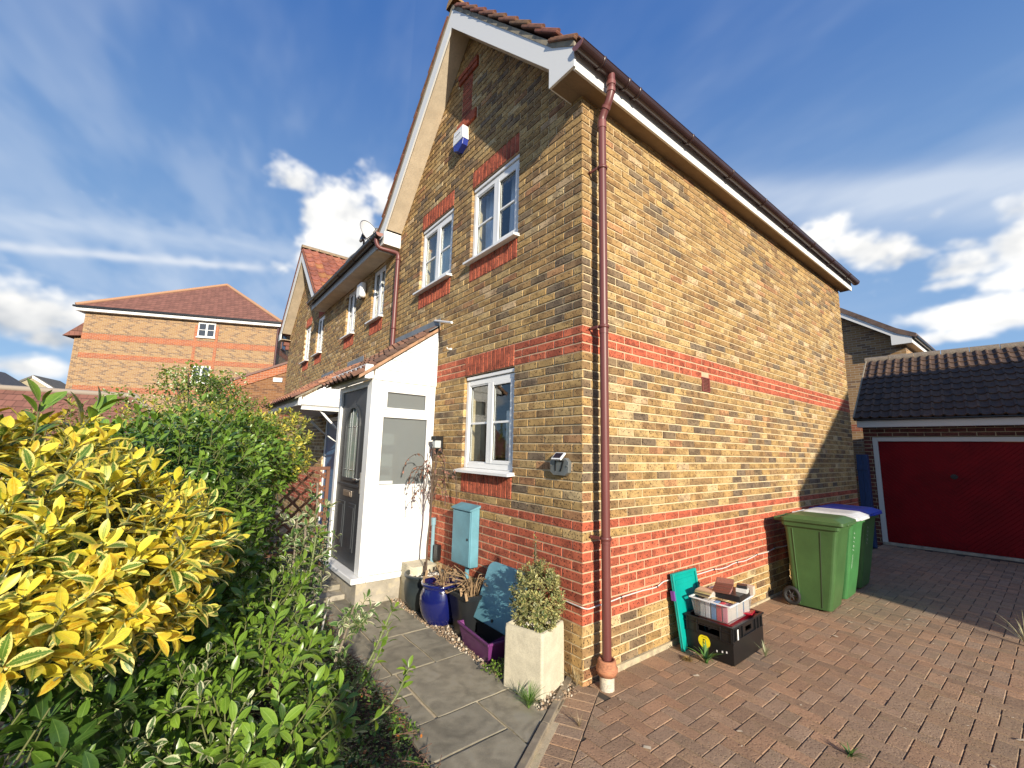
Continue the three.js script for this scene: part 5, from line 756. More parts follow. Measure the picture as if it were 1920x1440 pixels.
{
  const h = thing('planter', 'large pale stone square planter at the house corner holding the variegated shrub', 'planter', undefined, [-0.235, -0.11, 0.265], 0.3), W = 0.16, w = 0.166;
  const ring = (a, y) => [[-a, y, -a], [a, y, -a], [a, y, a], [-a, y, a]];
  const prof = [[w, 0], [w * 1.0, 0.02], [W * 1.02, 0.4], [W * 1.0, 0.43], [W - 0.012, 0.435], [W - 0.026, 0.425], [W - 0.03, 0.36]], P = [], N = 8;
  const rr = (a, y) => { const o = [], c = 0.018; for (let k = 0; k < 4; k++) { const sx = [1, -1, -1, 1][k], sz = [1, 1, -1, -1][k]; for (let i = 0; i <= N / 2; i++) { const t = k * Math.PI / 2 + i / (N / 2) * Math.PI / 2; o.push([sx * (a - c) + c * Math.cos(t), y, sz * (a - c) + c * Math.sin(t)]); } } return o; };
  const rows = prof.map(([a, y]) => rr(a, y)); for (let j = 0; j + 1 < rows.length; j++) for (let i = 0; i < rows[0].length; i++) { const k = (i + 1) % rows[0].length; P.push(rows[j][i], rows[j][k], rows[j + 1][k], rows[j][i], rows[j + 1][k], rows[j + 1][i]); }
  let g = new THREE.BufferGeometry(); g.setAttribute('position', new THREE.BufferAttribute(new Float32Array(P.flat()), 3)); g.computeVertexNormals(); part('planter', boxUV(g), M.stone, h);
  part('soil', box(-W + 0.03, W - 0.03, 0.36, 0.375, -W + 0.03, W - 0.03), std(lin(0.1, 0.08, 0.06), 1, { map: rep(T.paver, 3) }), h);
  const r = rng(19), peb = []; for (let i = 0; i < 170; i++) { const s = 0.006 + r() * 0.01; peb.push(new THREE.IcosahedronGeometry(s, 0).rotateX(r() * 3).rotateY(r() * 3).scale(1.2, 0.7, 1).translate((r() - 0.5) * 0.27, 0.378, (r() - 0.5) * 0.27)); } part('pebbles', mergeGeometries(peb.map(clean)), std(lin(0.72, 0.68, 0.6), 0.9), h, { kind: 'stuff' });
}
// cable along the drive wall
{
  const h = thing('cable', 'thin white cable sagging along the drive wall on small clips', 'cable', undefined, [0, 0.42, 0]), pts = []; for (let i = 0; i <= 40; i++) { const z = 0.06 - i * 0.1; pts.push([0.008 + (i % 4 === 0 ? 0 : 0.004), 0.004 * Math.sin(i * 1.1) - 0.008 * Math.abs(Math.sin(i * Math.PI / 5)) + (i > 10 ? 0.03 : 0.0) + 0.02 * Math.sin(i * 0.21), z]); }
  part('wire', tube([[-0.16, 0.02, 0.008], [-0.05, 0.02, 0.012], [0.012, 0.02, 0.012], ...pts.slice(1)], 0.0055, 220, 6), std(lin(0.62, 0.6, 0.56), 0.6), h); for (let i = 5; i < 40; i += 5) part('clip', rbox(0.002, 0.02, pts[i][1] - 0.011, pts[i][1] + 0.011, pts[i][2] - 0.005, pts[i][2] + 0.005, 0.003), M.black, h);
}
// wheelie bins: back (wheels, handle) towards -x, front towards +x
function bin(label, pos, turn, bodyC, lidC, mark) {
  const h = thing('wheelie_bin', label, 'bin', 'wheelie bins in a row beside the wall', pos, turn); h.scale.set(0.89, 1, 1); const body = std(bodyC, 0.46, { map: rep(T.grain, 0.7) }), lid = std(lidC, 0.42, { map: rep(T.grain, 0.7) });
  // tapered body with rounded corners
  const ring = (x0, x1, hz, y) => { const o = [], c = 0.045; for (const [cx, cz, a0] of [[x1 - c, hz - c, 0], [x0 + c, hz - c, 1], [x0 + c, -hz + c, 2], [x1 - c, -hz + c, 3]]) for (let i = 0; i <= 4; i++) { const a = (a0 + i / 4) * Math.PI / 2; o.push([cx + c * Math.cos(a), y, cz + c * Math.sin(a)]); } return o; };
  const rows = [[0.1, 0.43, 0.2, 0.0], [0.07, 0.455, 0.225, 0.012], [0.045, 0.5, 0.238, 0.25], [0.02, 0.585, 0.265, 0.8], [0.012, 0.6, 0.27, 0.865], [-0.01, 0.622, 0.288, 0.87], [-0.012, 0.626, 0.29, 0.915]].map((q) => ring(...q)), P = [];
  const capB = rows[0]; for (let i = 1; i + 1 < capB.length; i++) P.push(capB[0], capB[i + 1], capB[i]);
  for (let j = 0; j + 1 < rows.length; j++) for (let i = 0; i < rows[0].length; i++) { const k = (i + 1) % rows[0].length; P.push(rows[j][i], rows[j + 1][k], rows[j][k], rows[j][i], rows[j + 1][i], rows[j + 1][k]); }
  const g = new THREE.BufferGeometry(); g.setAttribute('position', new THREE.BufferAttribute(new Float32Array(P.flat()), 3)); g.computeVertexNormals(); part('body', boxUV(g), body, h);
  // raised rib and a step on each side
  for (const s of [1, -1]) { const rib = (x0, x1, w, d) => { const v = [[x0 - w, 0.03, s * 0.2255], [x0 + w, 0.03, s * 0.2255], [x1 + w, 0.84, s * 0.2675], [x1 - w, 0.84, s * 0.2675]], a = V(...v[0]), gm = new THREE.CylinderGeometry(w, w, 0.81, 8); const A = V(x0, 0.03, s * 0.2255), B = V(x1, 0.84, s * 0.2675); return cyl(A.toArray(), B.toArray(), w, w, 8); }; part('rib', rib(0.13, 0.11, 0.006), body, h); part('rib', rib(0.36, 0.41, 0.005), std(lin(0.02, 0.035, 0.012), 0.6), h); }
  // lid: shallow dish with overhanging edge, hinge lugs and handle
  const lr = [[0.0, 0.66, 0.3, 0.917], [-0.01, 0.672, 0.306, 0.925], [-0.008, 0.672, 0.305, 0.955], [0.03, 0.63, 0.27, 0.972], [0.06, 0.58, 0.235, 0.99], [0.1, 0.54, 0.2, 0.994]].map((q) => ring(...q)), L = []; for (let j = 0; j + 1 < lr.length; j++) for (let i = 0; i < lr[0].length; i++) { const k = (i + 1) % lr[0].length; L.push(lr[j][i], lr[j + 1][k], lr[j][k], lr[j][i], lr[j + 1][i], lr[j + 1][k]); } const top = lr[lr.length - 1]; for (let i = 1; i + 1 < top.length; i++) L.push(top[0], top[i + 1], top[i]);
  const lg = new THREE.BufferGeometry(); lg.setAttribute('position', new THREE.BufferAttribute(new Float32Array(L.flat()), 3)); lg.computeVertexNormals(); const ld = part('lid', boxUV(lg), lid, h); part('lid_rim', [rbox(0.655, 0.69, 0.92, 0.945, -0.2, 0.2, 0.01)], lid, ld);
  part('handle', [cyl([-0.1, 0.93, -0.2], [-0.1, 0.93, 0.2], 0.016)], lid, h); for (const s of [-0.2, 0.2]) part('lug', rbox(-0.115, 0.02, 0.905, 0.95, s - 0.03, s + 0.03, 0.015, 3), lid, h);
  part('axle', cyl([0.06, 0.1, -0.25], [0.06, 0.1, 0.25], 0.011), M.steel, h);
  for (const s of [-1, 1]) { const w = new THREE.Group(); w.name = 'wheel'; w.position.set(0.05, 0.1, s * 0.255); h.add(w); part('tyre', new THREE.TorusGeometry(0.08, 0.022, 10, 28), M.rubber, w); const sp = [new THREE.CylinderGeometry(0.02, 0.02, 0.034, 14).rotateX(Math.PI / 2), new THREE.TorusGeometry(0.062, 0.006, 6, 24)]; for (let i = 0; i < 6; i++) sp.push(rbox(0.015, 0.064, -0.005, 0.005, -0.008, 0.008, 0.002).rotateZ(i * Math.PI / 3)); part('rim', sp, std(lin(0.05, 0.05, 0.05), 0.5), w); }
  if (mark) { const r = rng(mark[1]), q = [], st = (y0, z0, y1, z1, w) => q.push(cyl([0.004, y0, z0], [0.004, y1, z1], w, w, 5)); for (let k = 0; k < 5; k++) { const y = 0.42 - k * 0.05; st(y, 0.02 + r() * 0.01, y - 0.012 - r() * 0.016, -0.03, 0.0045); if (k % 2) st(y, -0.03, y - 0.035, -0.01, 0.004); } if (!mark[2]) st(0.16, 0.0, 0.0, 0.02, 0.004); const m = part('marking', mergeGeometries(q.map(clean)), std(lin(0.75, 0.77, 0.74), 0.6), h, { kind: 'stuff' }); m.position.set(0.51, 0.36, mark[3]); m.rotation.z = -0.152; if (mark[2]) { const g = part('sticker', [rbox(-0.001, 0.002, 0, 0.13, -0.04, 0.04, 0.001)], std(lin(0.7, 0.72, 0.72), 0.4), h); g.position.set(0.5135, 0.36, mark[3]); g.rotation.z = -0.152; part('sticker_band', rbox(0.0021, 0.003, 0.01, 0.075, -0.036, 0.036, 0.0004), std(lin(0.1, 0.42, 0.6), 0.4), g); } }
  return h;
}
bin('dark green wheelie bin with green lid, nearest of the row', [0.205, driveY(0.4, -3.4) + 0.01, -3.42], 0.06, lin(0.058, 0.135, 0.04), lin(0.066, 0.14, 0.045));
bin('green wheelie bin with pale lid in the middle of the row', [0.18, driveY(0.4, -4.0) + 0.01, -4.06], 0.04, lin(0.055, 0.2, 0.06), lin(0.66, 0.68, 0.7), [0, 5, false, 0.13]);
bin('green wheelie bin with bright blue lid, farthest of the row', [0.16, driveY(0.4, -4.7) + 0.01, -4.74], 0.02, lin(0.07, 0.17, 0.05), lin(0.02, 0.06, 0.5), [0, 9, true, 0.13]);
// the crate and what is stacked on it
{
  const h = thing('crate', 'black plastic storage crate with a round yellow sticker on the drive', 'crate', undefined, [0.32, driveY(0.3, -1.5) + 0.004, -1.49], 0.03), bm = std(lin(0.01, 0.01, 0.011), 0.36, { map: rep(T.grain, 1) }), X = 0.2, Z = 0.3, H = 0.285;
  const wl = (pts, d, hol) => extr(pts, d, hol);
  part('side', wl(rect(-X, X, 0, H), 0.012, [rect(-0.09, 0.09, 0.185, 0.235)]).translate(0, 0, Z - 0.012), bm, h); part('side', wl(rect(-X, X, 0, H), 0.012, [rect(-0.09, 0.09, 0.185, 0.235)]).translate(0, 0, -Z), bm, h);
  part('side', wl(rect(-Z + 0.012, Z - 0.012, 0, H), 0.012, [rect(-0.06, 0.06, 0.205, 0.245)]).rotateY(Math.PI / 2).translate(X - 0.012, 0, 0), bm, h); part('side', wl(rect(-Z + 0.012, Z - 0.012, 0, H), 0.012).rotateY(Math.PI / 2).translate(-X, 0, 0), bm, h); part('base', box(-X + 0.012, X - 0.012, 0.005, 0.02, -Z + 0.012, Z - 0.012), bm, h);
  part('rim', [rbox(-X - 0.012, X + 0.012, H - 0.012, H + 0.002, Z - 0.002, Z + 0.012, 0.004), rbox(-X - 0.012, X + 0.012, H - 0.05, H - 0.042, Z - 0.002, Z + 0.01, 0.003), rbox(-X - 0.012, X + 0.012, H - 0.125, H - 0.118, Z - 0.002, Z + 0.008, 0.003), rbox(-X - 0.012, X + 0.012, H - 0.012, H + 0.002, -Z - 0.012, -Z + 0.002, 0.004), rbox(X - 0.002, X + 0.012, H - 0.012, H + 0.002, -Z + 0.002, Z - 0.002, 0.004), rbox(-X - 0.012, -X + 0.002, H - 0.012, H + 0.002, -Z + 0.002, Z - 0.002, 0.004)], bm, h);
  const ribs = []; for (let i = 0; i < 9; i++) { const z = -0.26 + i * 0.065; if (Math.abs(z) > 0.07) ribs.push(rbox(X - 0.001, X + 0.012, H - 0.1, H - 0.013, z - 0.006, z + 0.006, 0.003)); } ribs.push(rbox(X - 0.001, X + 0.01, H - 0.106, H - 0.1, -Z + 0.01, Z - 0.01, 0.002)); for (const x of [-0.19, -0.1, 0.1, 0.19]) ribs.push(rbox(x - 0.004, x + 0.004, H - 0.117, H - 0.013, Z - 0.001, Z + 0.009, 0.002)); part('ribs', ribs, bm, h);
  const t = canv(256, 256, (x) => { x.fillStyle = '#eedc1e'; x.fillRect(0, 0, 256, 256); x.fillStyle = '#17150a'; x.textAlign = 'center'; x.font = 'bold 120px sans-serif'; x.fillText('D', 128, 172); for (let i = 0; i < 7; i++) x.fillRect(74 + i * 16, 46, 11, 12); for (let i = 0; i < 5; i++) x.fillRect(92 + i * 16, 206, 11, 9); });
  part('sticker', new THREE.CircleGeometry(0.052, 32).translate(-0.04, 0.11, Z + 0.0015), std(lin(1, 1, 1), 0.5, { map: t }), h);
  part('tape', box(X + 0.0125, X + 0.014, H - 0.1, H - 0.02, 0.225, 0.245), M.upvc, h); for (const x of [0.06, 0.105, 0.14]) part('chip', box(x, x + 0.01, 0.05 + x * 0.2, 0.065 + x * 0.2, Z + 0.0005, Z + 0.002), M.upvc, h);
}
{ const h = thing('folder', 'red flat folder lying over the rim of the black crate', 'folder', undefined, [0.36, 0.165, -1.5]); const a = part('cover', rbox(-0.18, 0.15, 0, 0.012, -0.27, 0.24, 0.004), std(lin(0.3, 0.006, 0.02), 0.35), h); a.rotation.z = 0.08; const b = part('cover', rbox(-0.02, 0.15, 0, 0.014, -0.3, -0.03, 0.004), std(lin(0.34, 0.006, 0.022), 0.35), h); b.position.set(0.03, 0.05, 0); b.rotation.set(-0.15, 0.3, 0.1); const c = part('label_strip', rbox(0.0, 0.05, 0.0145, 0.018, -0.28, -0.05, 0.001), std(lin(0.2, 0.17, 0.12), 0.7), b); }
{
  const h = thing('storage_box', 'clear plastic storage box of disc cases standing on the black crate', 'box', undefined, [0.325, 0.2, -1.45], 0.05), cl = new THREE.MeshPhysicalMaterial({ color: lin(0.9, 0.92, 0.93), roughness: 0.06, transmission: 0.9, thickness: 0, side: THREE.DoubleSide }), X = 0.165, Z = 0.24, H = 0.15;
  const quad = (v) => { const g = new THREE.BufferGeometry(); g.setAttribute('position', new THREE.BufferAttribute(new Float32Array([v[0], v[1], v[2], v[0], v[2], v[3]].flat()), 3)); g.computeVertexNormals(); return boxUV(g); }, s = 0.88;
  part('shell', [quad([[-X * s, 0, Z * s], [X * s, 0, Z * s], [X, H, Z], [-X, H, Z]]), quad([[X * s, 0, Z * s], [X * s, 0, -Z * s], [X, H, -Z], [X, H, Z]]), quad([[X * s, 0, -Z * s], [-X * s, 0, -Z * s], [-X, H, -Z], [X, H, -Z]]), quad([[-X * s, 0, -Z * s], [-X * s, 0, Z * s], [-X, H, Z], [-X, H, -Z]]), quad([[-X * s, 0, Z * s], [X * s, 0, Z * s], [X * s, 0, -Z * s], [-X * s, 0, -Z * s]])], cl, h);
  part('rim', [rbox(-X - 0.012, X + 0.012, H - 0.006, H + 0.004, Z - 0.003, Z + 0.014, 0.003), rbox(-X - 0.012, X + 0.012, H - 0.006, H + 0.004, -Z - 0.014, -Z + 0.003, 0.003), rbox(X - 0.003, X + 0.014, H - 0.006, H + 0.004, -Z + 0.003, Z - 0.003, 0.003), rbox(-X - 0.014, -X + 0.003, H - 0.006, H + 0.004, -Z + 0.003, Z - 0.003, 0.003)], std(lin(0.7, 0.72, 0.73), 0.3), h);
}
{ // cases inside the clear box and on top of it
  const put = (name, label, cat, group, x, y, z, w, hh, d, col, turn, more = {}) => { const t = thing(name, label, cat, group, [x, y - 0.025, z], turn), m = std(lin(...col), 0.32); part('case', rbox(-w / 2, w / 2, 0, hh, -d / 2, d / 2, 0.003), m, t); if (name === 'disc_case') { part('insert', box(-w / 2 + 0.006, w / 2 - 0.004, hh + 0.0004, hh + 0.0012, -d / 2 + 0.006, d / 2 - 0.006), std(lin(...col.map((c) => Math.min(0.8, c * 1.6 + 0.05))), 0.25), t); part('spine', box(w / 2 + 0.0004, w / 2 + 0.0012, 0.002, hh - 0.002, -d / 2 + 0.008, d / 2 - 0.008), std(lin(...(more.spine ?? [0.55, 0.5, 0.45])), 0.4), t); } return t; };
  const inBox = [[[0.04, 0.04, 0.045], 'black'], [[0.3, 0.31, 0.32], 'grey'], [[0.5, 0.5, 0.52], 'white'], [[0.07, 0.2, 0.4], 'blue'], [[0.5, 0.04, 0.06], 'crimson'], [[0.55, 0.2, 0.25], 'pink']];
  inBox.forEach(([c, n], i) => put('disc_case', n + ' disc case upright in the front of the clear box', 'disc case', 'disc cases inside the clear box', 0.205 + i * 0.047, 0.229, -1.29 - i * 0.004, 0.038, 0.125, 0.12, c, 0.05 + (i % 2) * 0.05));
  [[[0.08, 0.3, 0.45], 'turquoise'], [[0.62, 0.66, 0.7], 'silvery'], [[0.05, 0.16, 0.32], 'navy']].forEach(([c, n], i) => put('disc_case', n + ' disc case facing the drive inside the clear box', 'disc case', 'disc cases inside the clear box', 0.452, 0.229, -1.38 - i * 0.12, 0.012, 0.12, 0.11, c, 0.0));
  put('disc_player', 'flat black disc player lying across the clear box', 'player', undefined, 0.4, 0.378, -1.5, 0.2, 0.05, 0.27, [0.012, 0.012, 0.013], 0.12);
  for (let i = 0; i < 5; i++) put('disc_case', ['lowest', 'second', 'third', 'fourth', 'topmost'][i] + ' brown disc case of the stack on the black player', 'disc case', 'brown disc cases in a stack', 0.345 + i * 0.003, 0.4285 + i * 0.0163, -1.43 - i * 0.006, 0.14, 0.0158, 0.19, [0.13 + 0.02 * (i % 2), 0.05, 0.035], 0.3 + i * 0.03, { spine: [0.55, 0.25, 0.22] });
  for (let i = 0; i < 4; i++) put('disc_case', ['bottom', 'lower middle', 'upper middle', 'top'][i] + ' yellowish disc case in the low pile left of the brown stack', 'disc case', 'yellowish disc cases in a low pile', 0.24 + i * 0.004, 0.379 + i * 0.0138, -1.33 + i * 0.004, 0.14, 0.0132, 0.13, [[0.4, 0.32, 0.18], [0.1, 0.08, 0.07], [0.5, 0.42, 0.2], [0.35, 0.25, 0.15]][i], -0.12 + i * 0.09);
  put('small_box', 'small white carton beside the brown disc cases', 'box', undefined, 0.47, 0.4285, -1.53, 0.09, 0.035, 0.07, [0.6, 0.6, 0.56], 0.2); put('small_box', 'small black and white box on top of the white carton', 'box', undefined, 0.465, 0.464, -1.54, 0.08, 0.025, 0.075, [0.02, 0.02, 0.022], 0.35); put('small_box', 'cream and brown packet at the back of the clear box', 'box', undefined, 0.44, 0.379, -1.7, 0.11, 0.075, 0.055, [0.62, 0.5, 0.4], 0.1);
}
{ const h = thing('leaning_panel', 'teal plastic crate lid propped upright against the wall behind the crate', 'crate lid', undefined, [0.13, driveY(0.1, -1.3), -1.3]), tm = std(lin(0.0, 0.34, 0.29), 0.4, { map: rep(T.grain, 1) }); const l = part('lid', rbox(-0.008, 0.008, 0, 0.62, -0.2, 0.2, 0.006), tm, h); l.rotation.set(0.0, 0, 0.14); part('raised_edge', [rbox(0.008, 0.024, 0.0, 0.62, -0.2, -0.178, 0.006), rbox(0.008, 0.024, 0.0, 0.62, 0.178, 0.2, 0.006), rbox(0.008, 0.024, 0.595, 0.62, -0.177, 0.177, 0.006)], tm, l); part('rib', [rbox(0.008, 0.014, 0.52, 0.56, -0.15, 0.15, 0.004)], tm, l); part('catch', rbox(-0.02, 0.02, 0.4, 0.48, 0.2, 0.215, 0.004), std(lin(0.16, 0.05, 0.3), 0.4), l); }
// trellis between the front gardens
{
  const h = thing('trellis', 'brown diagonal trellis panel with a flat top rail between the front gardens', 'trellis', undefined, [-3.9, -0.1, 1.65]), wm = std(lin(0.19, 0.085, 0.05), 0.85, { map: rep(T.wood, 1.5) }), Z = 0.85, Ht = 1.36;
  part('rail', rbox(-0.025, 0.025, Ht, Ht + 0.045, -Z, Z, 0.005), wm, h); part('rail', rbox(-0.02, 0.02, 0.3, 0.34, -Z, Z, 0.005), wm, h); for (const z of [-Z + 0.02, Z - 0.02]) part('post', rbox(-0.022, 0.022, 0, Ht - 0.002, z - 0.022, z + 0.022, 0.005), wm, h);
  for (const s of [1, -1]) for (let k = -9; k < 16; k++) { const c = k * 0.17, pts = []; for (const t of [0, 1]) { } const z0 = -Z + 0.05, z1 = Z - 0.05, y0 = 0.35, y1 = Ht - 0.005; let a = -1e9, b = 1e9; const yAt = (z) => c + y0 + s * z; const za = s > 0 ? Math.max(z0, -c) : Math.max(z0, c + y0 - y1), zb = s > 0 ? Math.min(z1, y1 - y0 - c) : Math.min(z1, c); if (zb - za < 0.1) continue; const L = (zb - za) * Math.SQRT2, m = part('lath', rbox(-0.006, 0.006, -0.017, 0.017, -L / 2, L / 2, 0.003), wm, h); m.position.set(s * 0.0065, yAt((za + zb) / 2), (za + zb) / 2); m.rotation.x = -s * Math.PI / 4; }
}
// satellite dish on the terrace roof
{
  const h = thing('satellite_dish', 'small white satellite dish on a dark bracket above the black roof gutter', 'satellite dish', undefined, [-6.25, 5.1, -0.2]), grey = std(lin(0.12, 0.12, 0.125), 0.5), N = V(0.93, 0.34, -0.42).normalize(), q = new THREE.Quaternion().setFromUnitVectors(V(0, 0, 1), N);
  part('mast', tube([[-0.12, 0.05, 0.0], [-0.08, 0.3, 0.0], [-0.12, 0.62, 0.02], [-0.1, 0.8, 0.02]], 0.02, 16, 8), grey, h); part('foot', rbox(-0.2, 0.0, 0.02, 0.05, -0.08, 0.08, 0.006), grey, h);
  const d = new THREE.Group(); d.name = 'dish_head'; d.position.set(0.0, 0.92, 0.0); d.quaternion.copy(q); h.add(d);
  const pr = []; for (let i = 0; i <= 10; i++) { const t = i / 10 * 0.25; pr.push([Math.max(0.001, t), t * t * 1.15]); } for (let i = 10; i >= 0; i--) { const t = i / 10 * 0.25; pr.push([Math.max(0.001, t), t * t * 1.15 - 0.006]); } part('dish', lathe(pr).rotateX(Math.PI / 2).scale(1, 1.08, 1), M.white, d); part('rim', new THREE.TorusGeometry(0.25, 0.007, 8, 44).scale(1, 1.08, 1).translate(0, 0, 0.072), std(lin(0.2, 0.2, 0.21), 0.5), d);
  part('bracket', [rbox(-0.06, 0.06, -0.09, 0.09, -0.1, -0.004, 0.02), rbox(-0.03, 0.03, -0.2, 0.02, -0.16, -0.06, 0.02)], grey, d); part('arm', [tube([[0, -0.16, -0.05], [0, -0.27, 0.05], [0, -0.24, 0.3]], 0.012, 12, 8)], std(lin(0.3, 0.3, 0.31), 0.5), d); part('receiver', [cyl([0, -0.25, 0.26], [0, -0.16, 0.34], 0.03, 0.03, 12), cyl([0, -0.17, 0.33], [0, -0.14, 0.3], 0.04, 0.035, 12)], grey, d);
  part('stay', tube([[-0.3, 0.3, 0.3], [-0.2, 0.45, 0.2], [-0.12, 0.6, 0.03]], 0.014, 12, 8), grey, h);
}

// ================================================================== PLANTS
const LC = { // leaf patterns, four across one sheet each: [margin colour, centre colour, how far the centre reaches, midrib]
  gold: [[[0.74, 0.65, 0.06], [0.73, 0.58, 0.04], 0.3, [0.8, 0.7, 0.16]], [[0.76, 0.66, 0.1], [0.28, 0.36, 0.04], 0.4, [0.7, 0.64, 0.2]], [[0.76, 0.68, 0.2], [0.1, 0.19, 0.025], 0.62, [0.4, 0.44, 0.12]], [[0.74, 0.6, 0.06], [0.68, 0.42, 0.02], 0.45, [0.8, 0.66, 0.14]]],
  green: [[[0.17, 0.29, 0.034], [0.145, 0.26, 0.03], 0.6, [0.36, 0.5, 0.12]], [[0.115, 0.215, 0.026], [0.095, 0.185, 0.022], 0.6, [0.28, 0.42, 0.1]], [[0.22, 0.35, 0.04], [0.19, 0.32, 0.035], 0.6, [0.4, 0.54, 0.14]], [[0.055, 0.12, 0.02], [0.046, 0.105, 0.018], 0.6, [0.18, 0.29, 0.07]]],
  silver: [[[0.58, 0.6, 0.36], [0.06, 0.13, 0.03], 0.62, [0.3, 0.38, 0.18]], [[0.62, 0.62, 0.38], [0.1, 0.18, 0.05], 0.66, [0.3, 0.4, 0.2]], [[0.2, 0.3, 0.1], [0.06, 0.14, 0.028], 0.7, [0.25, 0.36, 0.12]], [[0.65, 0.62, 0.4], [0.2, 0.28, 0.1], 0.5, [0.4, 0.45, 0.25]]],
  lemon: [[[0.6, 0.56, 0.1], [0.2, 0.3, 0.05], 0.55, [0.5, 0.5, 0.15]], [[0.66, 0.58, 0.07], [0.55, 0.46, 0.05], 0.4, [0.6, 0.55, 0.15]], [[0.5, 0.5, 0.13], [0.09, 0.18, 0.03], 0.66, [0.3, 0.36, 0.1]], [[0.13, 0.22, 0.04], [0.08, 0.17, 0.03], 0.6, [0.26, 0.36, 0.1]]],
  box: [[[0.6, 0.55, 0.24], [0.1, 0.13, 0.03], 0.55, [0.35, 0.35, 0.14]], [[0.62, 0.56, 0.22], [0.3, 0.3, 0.09], 0.5, [0.4, 0.4, 0.15]], [[0.16, 0.2, 0.06], [0.08, 0.12, 0.03], 0.6, [0.26, 0.28, 0.1]], [[0.4, 0.38, 0.18], [0.13, 0.16, 0.05], 0.6, [0.3, 0.32, 0.14]]],
};
const leafMats = {};
function leafMat(kind, rough = 0.42) {
  if (leafMats[kind]) return leafMats[kind];
  const t = tex(256, 128, (u, v) => { const k = Math.min(3, Math.floor(u * 4)), [mg, ce, reach, rib] = LC[kind][k], s = Math.abs((u * 4 - k) * 2 - 1), n = (pnoise(u, v, 40, k + 3) - 0.5) * 0.34 + (pnoise(u, v, 110, k + 9) - 0.5) * 0.2; const edge = reach * (1 - 0.35 * v) + n; let c = mix3(ce, mg, ss(edge - 0.1, edge + 0.12, s)); c = c.map((x) => x * (0.86 + 0.28 * pnoise(u, v, 90, 4))); return mix3(c, rib, ss(0.07, 0.02, s) * 0.7 + ss(0.06, 0, Math.abs(((v * 7 + s * 1.4) % 1) - 0.5)) * 0.1); }, true);
  return (leafMats[kind] = new THREE.MeshPhysicalMaterial({ color: lin(1, 1, 1), map: t, roughness: rough, transmission: 0.28, thickness: 0, side: THREE.DoubleSide, specularIntensity: 0.9 }));
}
function leafGeo(col, len = 1, wid = 0.42, fold = 0.32, curl = 0.3, tip = 0.6, twist = 0) { // along +y from the origin, upper face +z
  const n = 6, P = [], U = [], row = (i) => { const t = i / n, w = wid / 2 * Math.pow(Math.sin(Math.PI * Math.pow(t * 0.97 + 0.03, tip)), 0.72) * (i === n ? 0.25 : 1) + 0.012, z = -curl * t * t * len * 0.6, tw = twist * t; return [-1, 0, 1].map((s) => { const x = s * w, zz = z + Math.abs(s) * fold * w; return { p: [x * Math.cos(tw) - zz * 0 , t * len, zz + x * Math.sin(tw)], u: [(col + 0.5 + s * 0.48) / 4, t] }; }); };
  for (let i = 0; i < n; i++) { const a = row(i), b = row(i + 1); for (let k = 0; k < 2; k++) for (const q of [a[k], a[k + 1], b[k + 1], a[k], b[k + 1], b[k]]) { P.push(...q.p); U.push(...q.u); } }
  const g = new THREE.BufferGeometry(); g.setAttribute('position', new THREE.BufferAttribute(new Float32Array(P), 3)); g.setAttribute('uv', new THREE.BufferAttribute(new Float32Array(U), 2));
  // smooth normals across the blade
  const key = {}, nn = new Float32Array(P.length); g.computeVertexNormals(); const N = g.attributes.normal; for (let i = 0; i < P.length / 3; i++) { const k = P.slice(3 * i, 3 * i + 3).map((x) => x.toFixed(4)).join(); (key[k] ??= [0, 0, 0]); key[k][0] += N.getX(i); key[k][1] += N.getY(i); key[k][2] += N.getZ(i); } for (let i = 0; i < P.length / 3; i++) { const k = key[P.slice(3 * i, 3 * i + 3).map((x) => x.toFixed(4)).join()], l = Math.hypot(...k) || 1; nn.set([k[0] / l, k[1] / l, k[2] / l], 3 * i); } N.array.set(nn); return g;
}
